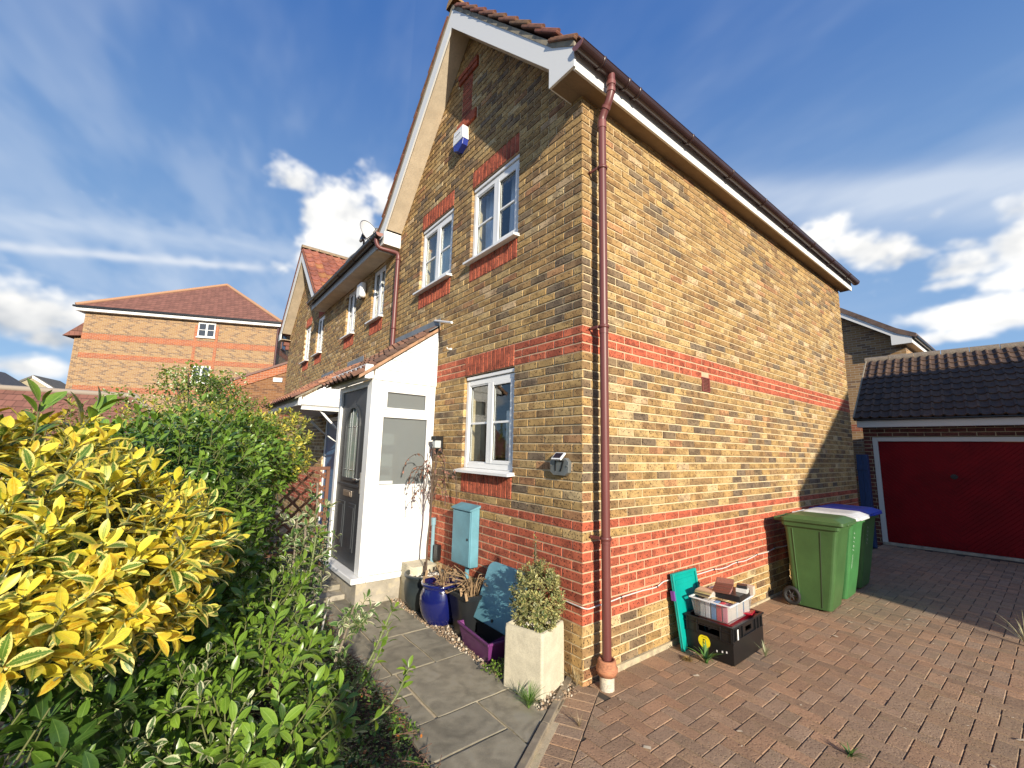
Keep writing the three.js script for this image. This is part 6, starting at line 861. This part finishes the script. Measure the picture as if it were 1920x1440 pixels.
// a shrub: shoots on the skin of a few ellipsoids, each with pairs of leaves; nearest leaves are parts, the rest one mass
class Shrub {
  constructor(name, label, cat, base, seed, matKind, o = {}) { this.t = thing(name, label, cat, o.group, base); this.base = V(...base); this.r = rng(seed); this.kind = matKind; this.o = o; this.leaves = [[], [], [], []]; this.stems = []; this.geos = [0, 1, 2, 3].map((c) => leafGeo(c, 1, o.wid ?? 0.4, 0.3, 0.2 + 0.16 * c, o.tip ?? 1.22, (c - 1.5) * 0.12)); }
  leaf(p, dir, up, len, col) { const y = dir.clone().normalize(), x = V(0, 0, 0).crossVectors(y, up).normalize(), z = V(0, 0, 0).crossVectors(x, y).normalize(); if (!isFinite(x.x) || x.lengthSq() < 0.5) return; const m = new THREE.Matrix4().makeBasis(x, y, z).scale(V(len, len, len)).setPosition(p.clone().sub(this.base)); this.leaves[col].push({ m, p, n: z, len }); }
  shoot(p, dir, n, len, pickCol, stemL = 0.08, spread = 1) { // decussate pairs along a short stem, a rosette at the tip
    const r = this.r, d = dir.clone().normalize(), a = Math.abs(d.y) < 0.9 ? V(0, 1, 0) : V(1, 0, 0), e1 = V(0, 0, 0).crossVectors(d, a).normalize(), e2 = V(0, 0, 0).crossVectors(d, e1);
    this.stems.push([p.clone().addScaledVector(d, -stemL * 0.5), p.clone().addScaledVector(d, stemL)]);
    let ph = r() * 6.28; for (let i = 0; i < n; i++) { const t = i / Math.max(1, n - 1), open = mix(1.15, 0.42, t) * spread, q = p.clone().addScaledVector(d, stemL * t); for (let k = 0; k < 2; k++) { const w = ph + k * Math.PI + (r() - 0.5) * 0.5, o = e1.clone().multiplyScalar(Math.cos(w)).addScaledVector(e2, Math.sin(w)), op = open + (r() - 0.5) * 0.35, ld = d.clone().multiplyScalar(Math.cos(op)).addScaledVector(o, Math.sin(op)); ld.y -= 0.05 + r() * 0.12; const L = len * (0.58 + r() * 0.68) * (t > 0.8 ? 0.8 : 1); this.leaf(q.clone().addScaledVector(o, 0.006), ld, d.clone().addScaledVector(o, -0.25).add(V(0, 0.25, 0)), L, pickCol(r, q, t)); } ph += Math.PI / 2 + (r() - 0.5) * 0.4; }
  }
  fill(blobs, count, n, len, pickCol, keep, upBias = 0.5, depth = 0.14) {
    const r = this.r, areas = blobs.map(([, q]) => q[0] * q[1] + q[1] * q[2] + q[0] * q[2]), sum = areas.reduce((a, b) => a + b);
    for (let i = 0, tries = 0; i < count && tries < count * 12; tries++) {
      let a = r() * sum, b = 0; while (a > areas[b]) a -= areas[b++]; const [c, q] = blobs[b], u = V(r() * 2 - 1, r() * 2 - 1, r() * 2 - 1); if (u.length() > 1 || u.length() < 0.1) continue; u.normalize();
      const lump = 1 + 0.16 * (noise3(u.x * 3 + b * 5, u.y * 3, u.z * 3) - 0.5) * 2 + (r() < 0.08 ? r() * 0.14 : 0), sh = (1 - depth * Math.pow(r(), 1.5) * 2) * lump, p = V(c[0] + u.x * q[0] * sh, c[1] + u.y * q[1] * sh, c[2] + u.z * q[2] * sh);
      if (p.y < -0.08 || blobs.some(([cc, qq], k) => k !== b && ((p.x - cc[0]) / qq[0]) ** 2 + ((p.y - cc[1]) / qq[1]) ** 2 + ((p.z - cc[2]) / qq[2]) ** 2 < 0.62) || (keep && !keep(p, u))) continue;
      i++; const nrm = V(u.x / q[0], u.y / q[1], u.z / q[2]).normalize(); this.shoot(p, nrm.multiplyScalar(0.75).add(V((r() - 0.5) * 0.7, upBias + (r() - 0.5) * 0.4, (r() - 0.5) * 0.7)), n, len, pickCol, len * 1.1);
    }
  }
  done(max = 300, stemR = 0.003, rough) {
    const mat = leafMat(this.kind, rough), r = this.r, all = []; this.leaves.forEach((l, c) => l.forEach((q) => all.push({ ...q, c, s: screenSize(q.p, q.len * q.len * 0.3, q.n) })));
    all.sort((a, b) => b.s - a.s); const near = all.slice(0, max).filter((q) => q.s > 0.0004), rest = all.slice(near.length);
    for (const q of near) { const m = part('leaf', this.geos[q.c], mat, this.t); m.matrixAutoUpdate = true; q.m.decompose(m.position, m.quaternion, m.scale); }
    for (let c = 0; c < 4; c++) { const l = rest.filter((q) => q.c === c); if (!l.length) continue; const im = new THREE.InstancedMesh(this.geos[c], mat, l.length); im.name = 'foliage'; im.userData.kind = 'stuff'; l.forEach((q, i) => { im.setMatrixAt(i, q.m); const b = 0.78 + r() * 0.4; im.setColorAt(i, lin(b, b * (0.94 + r() * 0.1), b)); }); im.castShadow = im.receiveShadow = true; this.t.add(im); }
    const st = this.stems.map(([a, b]) => clean(cyl(a.clone().sub(this.base).toArray(), b.clone().sub(this.base).toArray(), stemR, stemR * 0.7, 5))); if (st.length) part('stems', mergeGeometries(st), std(lin(0.13, 0.14, 0.05), 0.8), this.t, { kind: 'stuff' });
  }
  branch(pts, rad, col = lin(0.16, 0.12, 0.08)) { part('branch', tube(pts.map((p) => V(...p).sub(this.base).toArray()), rad, 26, 7), std(col, 0.85, { map: rep(T.wood, 2) }), this.t); }
}
const byChance = (...w) => (r) => { let q = r(), i = 0; while (i < 3 && q > w[i]) q -= w[i++]; return i; };
// golden spindle bush in the foreground
{
  const s = new Shrub('shrub', 'big golden yellow variegated spindle bush in the left foreground', 'shrub', [0.5, -0.1, 2.95], 301, 'gold');
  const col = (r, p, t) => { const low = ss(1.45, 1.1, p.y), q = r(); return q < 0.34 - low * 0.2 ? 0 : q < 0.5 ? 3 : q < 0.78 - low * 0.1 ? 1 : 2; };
  const blobs = [[[0.42, 1.2, 2.98], [0.6, 0.4, 0.42]], [[0.66, 1.25, 2.64], [0.36, 0.2, 0.22]], [[0.9, 1.08, 2.86], [0.24, 0.3, 0.28]]];
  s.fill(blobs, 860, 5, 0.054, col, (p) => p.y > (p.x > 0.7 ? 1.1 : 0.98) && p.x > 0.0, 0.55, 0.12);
  for (const [a, b] of [[[0.4, 0, 2.95], [0.7, 1.1, 2.8]], [[0.45, 0, 3.0], [0.3, 1.2, 3.0]]]) s.branch([a, [(a[0] + b[0]) / 2 + 0.05, 0.6, (a[2] + b[2]) / 2], b], 0.016);
  s.done(300, 0.0028, 0.45);
}
// glossy shrub under and behind the golden one; shade put into leaf colour
{
  const s = new Shrub('shrub', 'glossy green shrub behind and below the golden bush, leaf colours darkened for shade', 'shrub', [0.2, -0.1, 2.8], 302, 'green');
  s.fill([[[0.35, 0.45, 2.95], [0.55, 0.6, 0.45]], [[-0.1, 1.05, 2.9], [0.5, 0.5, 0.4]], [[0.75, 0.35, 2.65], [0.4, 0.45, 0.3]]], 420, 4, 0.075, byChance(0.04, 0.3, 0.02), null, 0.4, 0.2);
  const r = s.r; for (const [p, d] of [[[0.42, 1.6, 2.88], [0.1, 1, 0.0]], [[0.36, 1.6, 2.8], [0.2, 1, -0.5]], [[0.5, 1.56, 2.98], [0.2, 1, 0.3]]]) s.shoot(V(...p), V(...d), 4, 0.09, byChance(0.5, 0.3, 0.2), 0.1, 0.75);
  s.done(160, 0.003, 0.34);
}
// long green hedge
{
  const s = new Shrub('hedge', 'glossy mid-green hedge running from the golden bush towards the porch', 'hedge', [-1.3, -0.1, 2.4], 303, 'green');
  s.fill([[[-0.65, 0.86, 2.52], [0.62, 0.86, 0.46]], [[-1.3, 0.86, 2.4], [0.7, 0.9, 0.5]], [[-0.3, 0.62, 2.38], [0.42, 0.7, 0.24]], [[-1.7, 1.42, 2.15], [0.6, 0.34, 0.36]]], 2500, 4, 0.056, byChance(0.4, 0.26, 0.22), null, 0.55, 0.16);
  for (const x of [-0.5, -1.1, -1.7]) s.branch([[x, -0.1, 2.4], [x + 0.05, 0.4, 2.35], [x - 0.02, 1.0, 2.4]], 0.018);
  s.done(300, 0.0025, 0.33);
}
// yellow-green bushes at the far end of the hedge
{
  const s = new Shrub('shrub', 'yellow-tipped variegated bush at the end of the hedge before the canopy', 'shrub', [-2.35, -0.1, 1.62], 304, 'lemon');
  s.fill([[[-2.2, 1.55, 1.78], [0.34, 0.34, 0.3]], [[-2.05, 1.46, 1.82], [0.26, 0.24, 0.26]], [[-2.4, 1.4, 2.05], [0.34, 0.4, 0.3]]], 640, 4, 0.043, byChance(0.34, 0.3, 0.26), null, 0.5, 0.18); s.branch([[-2.2, -0.1, 1.85], [-2.18, 0.5, 1.8], [-2.15, 1.2, 1.8]], 0.018); s.done(240, 0.002, 0.42);
}
{
  const s = new Shrub('hedge', 'pale yellow leaf tips of a second hedge row showing above the green hedge', 'hedge', [-3.3, -0.1, 3.2], 305, 'lemon');
  s.fill([[[-2.4, 1.05, 3.15], [0.85, 0.8, 0.4]], [[-3.4, 1.15, 2.7], [0.9, 0.85, 0.45]], [[-4.3, 1.2, 2.2], [0.8, 0.9, 0.45]]], 1100, 4, 0.05, byChance(0.3, 0.34, 0.2), (p) => p.y > 0.5, 0.8, 0.15); s.done(60, 0.002, 0.42);
}
{
  const s = new Shrub('shrub', 'upright dark green bush between the hedge and the small brick gable', 'shrub', [-5.6, -0.1, 2.3], 306, 'green');
  s.fill([[[-5.5, 1.5, 2.2], [0.6, 1.05, 0.55]], [[-5.9, 1.4, 1.6], [0.5, 0.95, 0.5]]], 700, 4, 0.055, byChance(0.3, 0.3, 0.2), (p) => p.y > 0.7, 0.9, 0.16); s.done(40, 0.0025, 0.4);
}
// lower glossy shrub by the path with long shoots
{
  const s = new Shrub('shrub', 'glossy bright green low shrub spreading towards the path', 'shrub', [0.35, -0.1, 2.1], 307, 'green');
  s.fill([[[0.38, 0.42, 2.22], [0.5, 0.46, 0.3]], [[0.05, 0.52, 2.15], [0.4, 0.48, 0.24]], [[0.62, 0.3, 2.3], [0.4, 0.42, 0.28]]], 430, 4, 0.062, byChance(0.3, 0.1, 0.55), (p) => p.x < 1.05, 0.55, 0.16);
  const r = s.r, lines = [[[0.35, 0.45, 1.95], [0.42, 0.66, 1.8], [0.42, 0.86, 1.7]], [[0.4, 0.4, 1.9], [0.5, 0.52, 1.72], [0.42, 0.6, 1.6]], [[0.3, 0.4, 1.95], [0.3, 0.55, 1.75], [0.22, 0.7, 1.62]], [[0.9, 0.4, 2.3], [1.02, 0.6, 2.34], [1.1, 0.72, 2.36]], [[0.0, 0.6, 2.0], [-0.1, 0.95, 1.92], [-0.2, 1.1, 1.88]]];
  for (const l of lines) { s.branch(l, 0.0042, lin(0.2, 0.24, 0.09)); const c = new THREE.CatmullRomCurve3(l.map((q) => V(...q))); for (let i = 0; i < 5; i++) { const t = 0.35 + i * 0.16; s.shoot(c.getPoint(Math.min(1, t)), c.getTangent(Math.min(1, t)).add(V((r() - 0.5) * 1.2, (r() - 0.2) * 0.6, (r() - 0.5) * 1.2)), i === 4 ? 4 : 2, 0.05, byChance(0.35, 0.05, 0.6), 0.03); } }
  s.done(300, 0.0028, 0.3);
}
// silvery variegated shrub against the trellis and door
{
  const s = new Shrub('shrub', 'silver-edged variegated shrub with bare grey stems before the trellis and the porch door', 'shrub', [-0.55, -0.1, 1.85], 308, 'silver'), r = s.r;
  const lines = [[[-0.3, 0, 1.95], [-0.38, 0.6, 1.86], [-0.5, 1.0, 1.8], [-0.5, 1.36, 1.82]], [[-0.3, 0, 1.95], [-0.55, 0.5, 1.8], [-0.75, 0.85, 1.68], [-0.8, 1.14, 1.66]], [[-0.35, 0, 2.0], [-0.25, 0.5, 1.95], [-0.3, 0.9, 1.9], [-0.28, 1.15, 1.92]], [[-0.4, 0, 1.95], [-0.7, 0.4, 1.9], [-1.0, 0.8, 1.8], [-1.1, 1.1, 1.78]], [[-0.2, 0, 1.95], [-0.1, 0.35, 1.8], [-0.1, 0.6, 1.72], [-0.05, 0.75, 1.7]], [[-0.5, 0.1, 1.9], [-0.9, 0.3, 1.75], [-1.1, 0.5, 1.65], [-1.3, 0.7, 1.6]]];
  for (const l of lines) { s.branch(l, 0.007, lin(0.24, 0.2, 0.15)); const c = new THREE.CatmullRomCurve3(l.map((q) => V(...q))); for (let i = 0; i < 24; i++) { const t = 0.36 + r() * 0.64; s.shoot(c.getPoint(t).add(V((r() - 0.5) * 0.14, (r() - 0.5) * 0.08, (r() - 0.5) * 0.14)), V((r() - 0.5) * 1.5, 0.4 + r() * 0.5, (r() - 0.5) * 1.5), 3, 0.05, (q, p) => (q() < 0.3 ? 2 : Math.floor(q() * 4)), 0.04); } }
  s.fill([[[0.55, 0.5, 2.42], [0.28, 0.34, 0.2]]], 70, 3, 0.045, byChance(0.4, 0.3, 0.1), null, 0.4, 0.2);
  part('twig', tube([[0.25, 0.1, -0.05], [0.1, 0.5, -0.1], [-0.1, 0.72, -0.2]], 0.006, 14, 6), std(lin(0.5, 0.47, 0.42), 0.8), s.t); s.done(240, 0.0025, 0.38);
}
// variegated shrub in the stone planter
{
  const s = new Shrub('shrub', 'small cream and green variegated shrub with one tall shoot in the large stone planter', 'shrub', [-0.235, 0.25, 0.265], 309, 'box', { wid: 0.5, tip: 0.8 }), r = s.r;
  s.fill([[[-0.215, 0.48, 0.265], [0.19, 0.2, 0.19]], [[-0.2, 0.58, 0.27], [0.14, 0.17, 0.14]], [[-0.3, 0.5, 0.2], [0.12, 0.15, 0.1]]], 520, 4, 0.025, byChance(0.36, 0.3, 0.2), null, 0.8, 0.2);
  for (let i = 0; i < 18; i++) s.shoot(V(-0.245 + (r() - 0.5) * 0.02, 0.66 + i * 0.0155, 0.262 + (r() - 0.5) * 0.02), V((r() - 0.5) * 0.8, 1, (r() - 0.5) * 0.8), 2, 0.03 - i * 0.0006, byChance(0.3, 0.3, 0.3), 0.012);
  s.branch([[-0.235, 0.24, 0.265], [-0.23, 0.5, 0.262], [-0.245, 0.88, 0.262]], 0.006); s.done(120, 0.0016, 0.45);
}
// creeping ground cover along the path
{
  const t = thing('ground_cover', 'small-leaved creeping ground cover spilling over the path edge', 'ground cover'); t.userData.kind = 'stuff'; delete t.userData.category;
  const r = rng(401), g = [leafGeo(0, 1, 0.6, 0.3, 0.3, 0.8), leafGeo(3, 1, 0.6, 0.3, 0.3, 0.8)], N = 24000, mat = leafMat('green', 0.33), ms = [[], []], tw = [], M4 = new THREE.Matrix4(), Q4 = new THREE.Quaternion(), E4 = new THREE.Euler();
  const hAt = (x, z) => { const e = ss(1.16 + 0.12 * (noise3(x * 3, 2, 5) - 0.5) + (x > 0 ? x * 0.55 : 0), 1.55, z), l = 0.5 + noise3(x * 5, z * 5, 3); return e * 0.24 * l - 0.1; };
  for (let i = 0; i < N; i++) { const x = 0.9 - r() * 3.4, z = 1.1 + r() * 1.05 + Math.max(0, x * 0.5), h = hAt(x, z); if (h < -0.085 || noise3(x * 2.3, z * 2.3, 11) < 0.16) continue; const y = h + r() * 0.05 - (r() < 0.3 ? r() * 0.07 : 0), s = 0.013 + r() * 0.011; E4.set(-0.5 - r() * 1.3, r() * 6.28, (r() - 0.5) * 0.9, 'YXZ'); ms[r() < 0.55 ? 0 : 1].push(M4.compose(V(x, y, z), Q4.setFromEuler(E4), V(s, s, s)).clone()); if (i % 12 === 0) tw.push(clean(tube([[x, h - 0.02, z], [x + (r() - 0.5) * 0.1, h + 0.03, z + (r() - 0.5) * 0.1], [x + (r() - 0.5) * 0.2, h + 0.02 + r() * 0.04, z + (r() - 0.5) * 0.2]], 0.0018, 5, 4))); }
  ms.forEach((l, k) => { const im = new THREE.InstancedMesh(g[k], mat, l.length); im.name = 'leaves'; l.forEach((m, i) => { im.setMatrixAt(i, m); const b = 0.8 + r() * 0.6, red = r() < 0.06; im.setColorAt(i, red ? lin(3, 0.6, 0.6) : lin(b, b, b)); }); im.userData.kind = 'stuff'; im.castShadow = im.receiveShadow = true; t.add(im); });
  part('twigs', mergeGeometries(tw), std(lin(0.16, 0.09, 0.06), 0.9), t, { kind: 'stuff' });
}
// dry cut stems low down in the bed
{ const t = thing('dry_stems', 'tangle of dry pale stems at the foot of the low shrub', 'dead plant', undefined, [0.85, -0.05, 2.05]); t.userData.kind = 'stuff'; delete t.userData.category; part('stems', dryStems(55, 90, 0.4, 0.34), std(lin(0.42, 0.3, 0.18), 0.9), t, { kind: 'stuff' }); }
// pebbles and litter along the wall
{
  const t = thing('gravel', 'pale gravel and dry litter between the pots and the path', 'gravel'); t.userData.kind = 'stuff'; delete t.userData.category; const r = rng(402), n = 2600, im = new THREE.InstancedMesh(new THREE.IcosahedronGeometry(1, 0), std(lin(1, 1, 1), 0.9), n), m = new THREE.Matrix4(), q = new THREE.Quaternion();
  for (let i = 0; i < n; i++) { const x = -2.9 + r() * 2.95, z = 0.02 + Math.pow(r(), 0.7) * 0.42 + (x > -0.3 ? 0.02 : 0), s = 0.004 + r() * r() * 0.012; m.compose(V(x, -0.1 + r() * 0.012, z), q.setFromEuler(new THREE.Euler(r() * 6, r() * 6, r() * 6)), V(s * 1.4, s * 0.8, s)); im.setMatrixAt(i, m); const c = r(); im.setColorAt(i, c < 0.2 ? lin(0.55, 0.48, 0.38) : c < 0.6 ? lin(0.35, 0.25, 0.16) : lin(0.22, 0.16, 0.11)); } im.name = 'pebbles'; im.userData.kind = 'stuff'; im.castShadow = im.receiveShadow = true; t.add(im);
}
// tufts and weeds
function tuft(name, label, cat, pos, seed, n, len, wid, colA, colB, lean = 0.9, group) {
  const t = thing(name, label, cat, group, pos), r = rng(seed), o = []; for (let i = 0; i < n; i++) { const a = r() * 6.283, L = len * (0.5 + r() * 0.6), sp = lean * (0.25 + r() * 0.75), w = wid * (0.6 + r() * 0.6), P = [], k = 5; const pt = (j) => { const u = j / k; return [Math.cos(a) * L * sp * u * (0.6 + 0.5 * u), L * u * (1 - 0.55 * sp * u), Math.sin(a) * L * sp * u * (0.6 + 0.5 * u)]; }, side = [-Math.sin(a), 0, Math.cos(a)]; for (let j = 0; j < k; j++) { const p = pt(j), q = pt(j + 1), wa = w * Math.sin(Math.PI * (0.25 + 0.75 * j / k)), wb = j === k - 1 ? 0.0004 : w * Math.sin(Math.PI * (0.25 + 0.75 * (j + 1) / k)); const A = p.map((x, c) => x - side[c] * wa), B = p.map((x, c) => x + side[c] * wa), C = q.map((x, c) => x + side[c] * wb), D = q.map((x, c) => x - side[c] * wb); P.push(...A, ...B, ...C, ...A, ...C, ...D); } const g = new THREE.BufferGeometry(); g.setAttribute('position', new THREE.BufferAttribute(new Float32Array(P), 3)); g.setAttribute('uv', new THREE.BufferAttribute(new Float32Array(P.length / 3 * 2), 2)); g.computeVertexNormals(); o.push(tint(g, mix3(colA, colB, r()))); }
  part('blades', mergeGeometries(o), new THREE.MeshPhysicalMaterial({ vertexColors: true, roughness: 0.5, transmission: 0.25, thickness: 0, side: THREE.DoubleSide }), t, { kind: 'stuff' }); return t;
}
tuft('grass_tuft', 'bright green grass tuft at the foot of the large stone planter', 'grass', [-0.02, -0.1, 0.5], 501, 170, 0.17, 0.0022, [0.09, 0.22, 0.03], [0.2, 0.32, 0.06], 0.85);
tuft('weed', 'broad-leaved green weed growing in front of the black crate', 'weed', [0.36, -0.095, -1.08], 502, 26, 0.17, 0.011, [0.08, 0.2, 0.04], [0.13, 0.28, 0.06], 0.95);
tuft('weed', 'pale wispy weed at the right corner of the black crate', 'weed', [0.6, -0.09, -1.6], 503, 40, 0.15, 0.002, [0.3, 0.34, 0.16], [0.42, 0.4, 0.22], 0.8);
tuft('weed', 'dark green weed in a paving joint at the bottom of the drive', 'weed', [1.41, -0.1, -0.69], 504, 18, 0.085, 0.006, [0.07, 0.15, 0.03], [0.1, 0.2, 0.04], 1.1);
tuft('dry_grass', 'dry straw-coloured grass by the clay drain socket at the house corner', 'grass', [-0.03, -0.1, 0.03], 505, 26, 0.2, 0.0014, [0.42, 0.33, 0.18], [0.5, 0.4, 0.22], 1.0);
tuft('dry_grass', 'dry brown grass growing in the joint beside the kerb', 'grass', [0.3, -0.105, 0.36], 506, 40, 0.1, 0.0012, [0.3, 0.22, 0.12], [0.42, 0.32, 0.18], 1.0);
tuft('dry_grass', 'tall bleached grass stalks at the right edge of the drive in front of the shade', 'grass', [1.95, -0.075, -3.75], 507, 34, 0.34, 0.003, [0.42, 0.4, 0.22], [0.5, 0.46, 0.26], 0.8);
tuft('moss_patch', 'yellow-brown moss and litter beside the green weed at the crate', 'moss', [0.24, -0.1, -1.0], 508, 160, 0.045, 0.006, [0.28, 0.17, 0.06], [0.4, 0.28, 0.1], 1.3);
{ const s = new Shrub('weed', 'small round-leaved green weed between the trough and the stone planter', 'weed', [-0.46, -0.1, 0.44], 509, 'green', { wid: 0.7, tip: 1.1 }); const r = s.r; for (let i = 0; i < 46; i++) s.shoot(V(-0.46 + (r() - 0.5) * 0.2, -0.08 + r() * 0.07, 0.44 + (r() - 0.5) * 0.14), V(r() - 0.5, 0.9, r() - 0.5), 2, 0.022, byChance(0.4, 0.2, 0.4), 0.02); s.done(0, 0.0015, 0.45); }
// loose leaves and chips on the paving
{
  const t = thing('litter', 'scattered dry leaves and pale chips on the drive', 'litter'); t.userData.kind = 'stuff'; delete t.userData.category; const r = rng(600), o = []; for (let i = 0; i < 190; i++) { const x = 0.2 + r() * 3.4, z = 1.2 - r() * 5.2; if (kerbSide(x, z) > -0.1) continue; const l = r() < 0.2 ? 0.02 + r() * 0.03 : 0.005 + r() * 0.012, g = new THREE.PlaneGeometry(l, l * (0.25 + r() * 0.4), 2, 1); const p = g.attributes.position; for (let k = 0; k < p.count; k++) p.setZ(k, r() * 0.004); g.rotateX(-Math.PI / 2).rotateY(r() * 6).translate(x, driveY(x, z) + 0.005 + r() * 0.003, z); g.computeVertexNormals(); o.push(tint(clean(g), mix3([0.55, 0.48, 0.36], [0.3, 0.2, 0.12], r() * r()))); } part('bits', mergeGeometries(o), std(lin(1, 1, 1), 0.9, { vertexColors: true }), t, { kind: 'stuff' });
}
// garden tree beyond the hedge
{
  const P0 = [-14.5, -0.2, 2.15], h = thing('tree', 'loose green garden tree before the apartment block', 'tree', undefined, P0), r = rng(701), bark = std(lin(0.1, 0.075, 0.055), 0.9);
  const tr = part('trunk', new THREE.CylinderGeometry(0.06, 0.11, 1.6, 10).translate(0, 0.8, 0), bark, h), crown = new THREE.Group(); crown.name = 'crown'; h.add(crown);
  const limbs = [], ends = []; for (let i = 0; i < 22; i++) { const a = r() * 6.283, l = 0.6 + r() * 1.05, y = 2.0 + r() * 1.9, e = [Math.cos(a) * l * (1.25 - Math.abs(y - 2.5) * 0.35), y, Math.sin(a) * l * (1.25 - Math.abs(y - 2.5) * 0.35)]; limbs.push(tube([[0, 0.9 + r() * 0.6, 0], [e[0] * 0.4, y * 0.72, e[2] * 0.4], e], 0.022, 10, 5)); ends.push(e); } part('limb', mergeGeometries(limbs.map(clean)), bark, crown, { kind: 'stuff' });
  const g = leafGeo(0, 1, 0.5, 0.2, 0.3, 0.8), L = []; for (const e of ends) for (let k = 0; k < 260; k++) { const u = V(r() * 2 - 1, r() * 2 - 1, r() * 2 - 1); if (u.length() > 1) continue; const m = new THREE.Matrix4().compose(V(e[0] + u.x * 0.62, e[1] + u.y * 0.42, e[2] + u.z * 0.62), new THREE.Quaternion().setFromEuler(new THREE.Euler(r() * 6, r() * 6, r() * 6)), V(1, 1, 1).multiplyScalar(0.06 + r() * 0.06)); L.push(m); } const im = new THREE.InstancedMesh(g, leafMat('green', 0.33), L.length); L.forEach((m, i) => { im.setMatrixAt(i, m); const b = 0.55 + r() * 0.5; im.setColorAt(i, lin(b * 1.05, b * 0.85, b)); }); im.name = 'foliage'; im.userData.kind = 'stuff'; im.castShadow = im.receiveShadow = true; crown.add(im);
}
// the person taking the picture, behind the lens: only the shadow reaches the bed
{
  const t = thing('person', 'person in a dark jacket and trousers standing behind the viewpoint with arms raised', 'person', undefined, [2.9, -0.11, 2.62], 0.9 - Math.PI); t.scale.setScalar(0.94);
  const J = { hip: [0, 0.95, 0], chest: [0, 1.32, 0.01], neck: [0, 1.5, 0], head: [0, 1.66, 0.02] }, bones = [[[0, 0.95, 0], [0, 1.18, 0], 0.15, 0.145], [[0, 1.18, 0], [0, 1.38, 0], 0.15, 0.165], [[-0.15, 1.42, 0], [0.15, 1.42, 0], 0.085, 0.085], [[0, 1.42, 0], [0, 1.56, 0.01], 0.062, 0.056], [[0, 1.64, 0.01], [0, 1.7, 0.02], 0.088, 0.095], [[0, 1.6, 0.05], [0, 1.62, 0.06], 0.055, 0.05], [[0, 1.65, 0.105], [0, 1.63, 0.122], 0.014, 0.017]];
  for (const s of [-1, 1]) bones.push([[s * 0.19, 1.41, 0], [s * 0.24, 1.14, 0.08], 0.055, 0.045], [[s * 0.24, 1.14, 0.08], [s * 0.12, 1.36, 0.25], 0.042, 0.031], [[s * 0.12, 1.36, 0.25], [s * 0.09, 1.44, 0.28], 0.033, 0.026], [[s * 0.09, 0.92, 0], [s * 0.1, 0.5, 0.02], 0.095, 0.065], [[s * 0.1, 0.5, 0.02], [s * 0.11, 0.09, -0.01], 0.062, 0.042], [[s * 0.11, 0.05, -0.02], [s * 0.13, 0.035, 0.16], 0.046, 0.036]);
  for (const s of [-1, 1]) for (let f = 0; f < 5; f++) bones.push(f < 4 ? [[s * 0.085, 1.43 + f * 0.016, 0.29], [s * 0.05, 1.44 + f * 0.018, 0.32 - 0.004 * f], 0.0105, 0.009] : [[s * 0.095, 1.43, 0.265], [s * 0.06, 1.45, 0.25], 0.0115, 0.009]);
  const mc = new MarchingCubes(96, M.white, false, false, 90000), S = 1.0, F = mc.field, N = mc.size, k = 0.03; mc.isolation = 0;
  const dist = (p, [a, b, ra, rb]) => { const ab = [b[0] - a[0], b[1] - a[1], b[2] - a[2]], ap = [p[0] - a[0], p[1] - a[1], p[2] - a[2]], h = clamp((ap[0] * ab[0] + ap[1] * ab[1] + ap[2] * ab[2]) / (ab[0] ** 2 + ab[1] ** 2 + ab[2] ** 2)); return Math.hypot(ap[0] - ab[0] * h, ap[1] - ab[1] * h, ap[2] - ab[2] * h) - mix(ra, rb, h); };
  for (let z = 0; z < N; z++) for (let y = 0; y < N; y++) for (let x = 0; x < N; x++) { const p = [(x / (N / 2) - 1) * S, (y / (N / 2) - 1) * S + 0.92, (z / (N / 2) - 1) * S]; let d = 1; if (Math.abs(p[0]) < 0.45 && Math.abs(p[2]) < 0.45) for (const b of bones) { const e = dist(p, b), h = Math.max(k - Math.abs(d - e), 0) / k; d = Math.min(d, e) - h * h * k * 0.25; } F[x + y * N + z * N * N] = -d; }
  mc.update(); const n = mc.count, pos = mc.positionArray.slice(0, n * 3), nor = mc.normalArray.slice(0, n * 3), col = new Float32Array(n * 3); for (let i = 0; i < n; i++) { const y = pos[3 * i + 1] * S + 0.92, z = pos[3 * i + 2] * S; pos[3 * i] *= S; pos[3 * i + 1] = y; pos[3 * i + 2] *= S; col.set(y > 1.53 ? (y > 1.7 || z < 0.03 ? [0.04, 0.028, 0.02] : [0.45, 0.28, 0.2]) : z > 0.262 && y > 1.38 ? [0.45, 0.28, 0.2] : y > 0.9 ? [0.03, 0.035, 0.05] : y > 0.09 ? [0.025, 0.028, 0.035] : [0.05, 0.04, 0.035], 3 * i); }
  const g = new THREE.BufferGeometry(); g.setAttribute('position', new THREE.BufferAttribute(pos, 3)); g.setAttribute('normal', new THREE.BufferAttribute(nor, 3)); g.setAttribute('color', new THREE.BufferAttribute(col, 3)); part('body', g, std(lin(1, 1, 1), 0.8, { vertexColors: true }), t);
}

renderer.render(scene, camera);
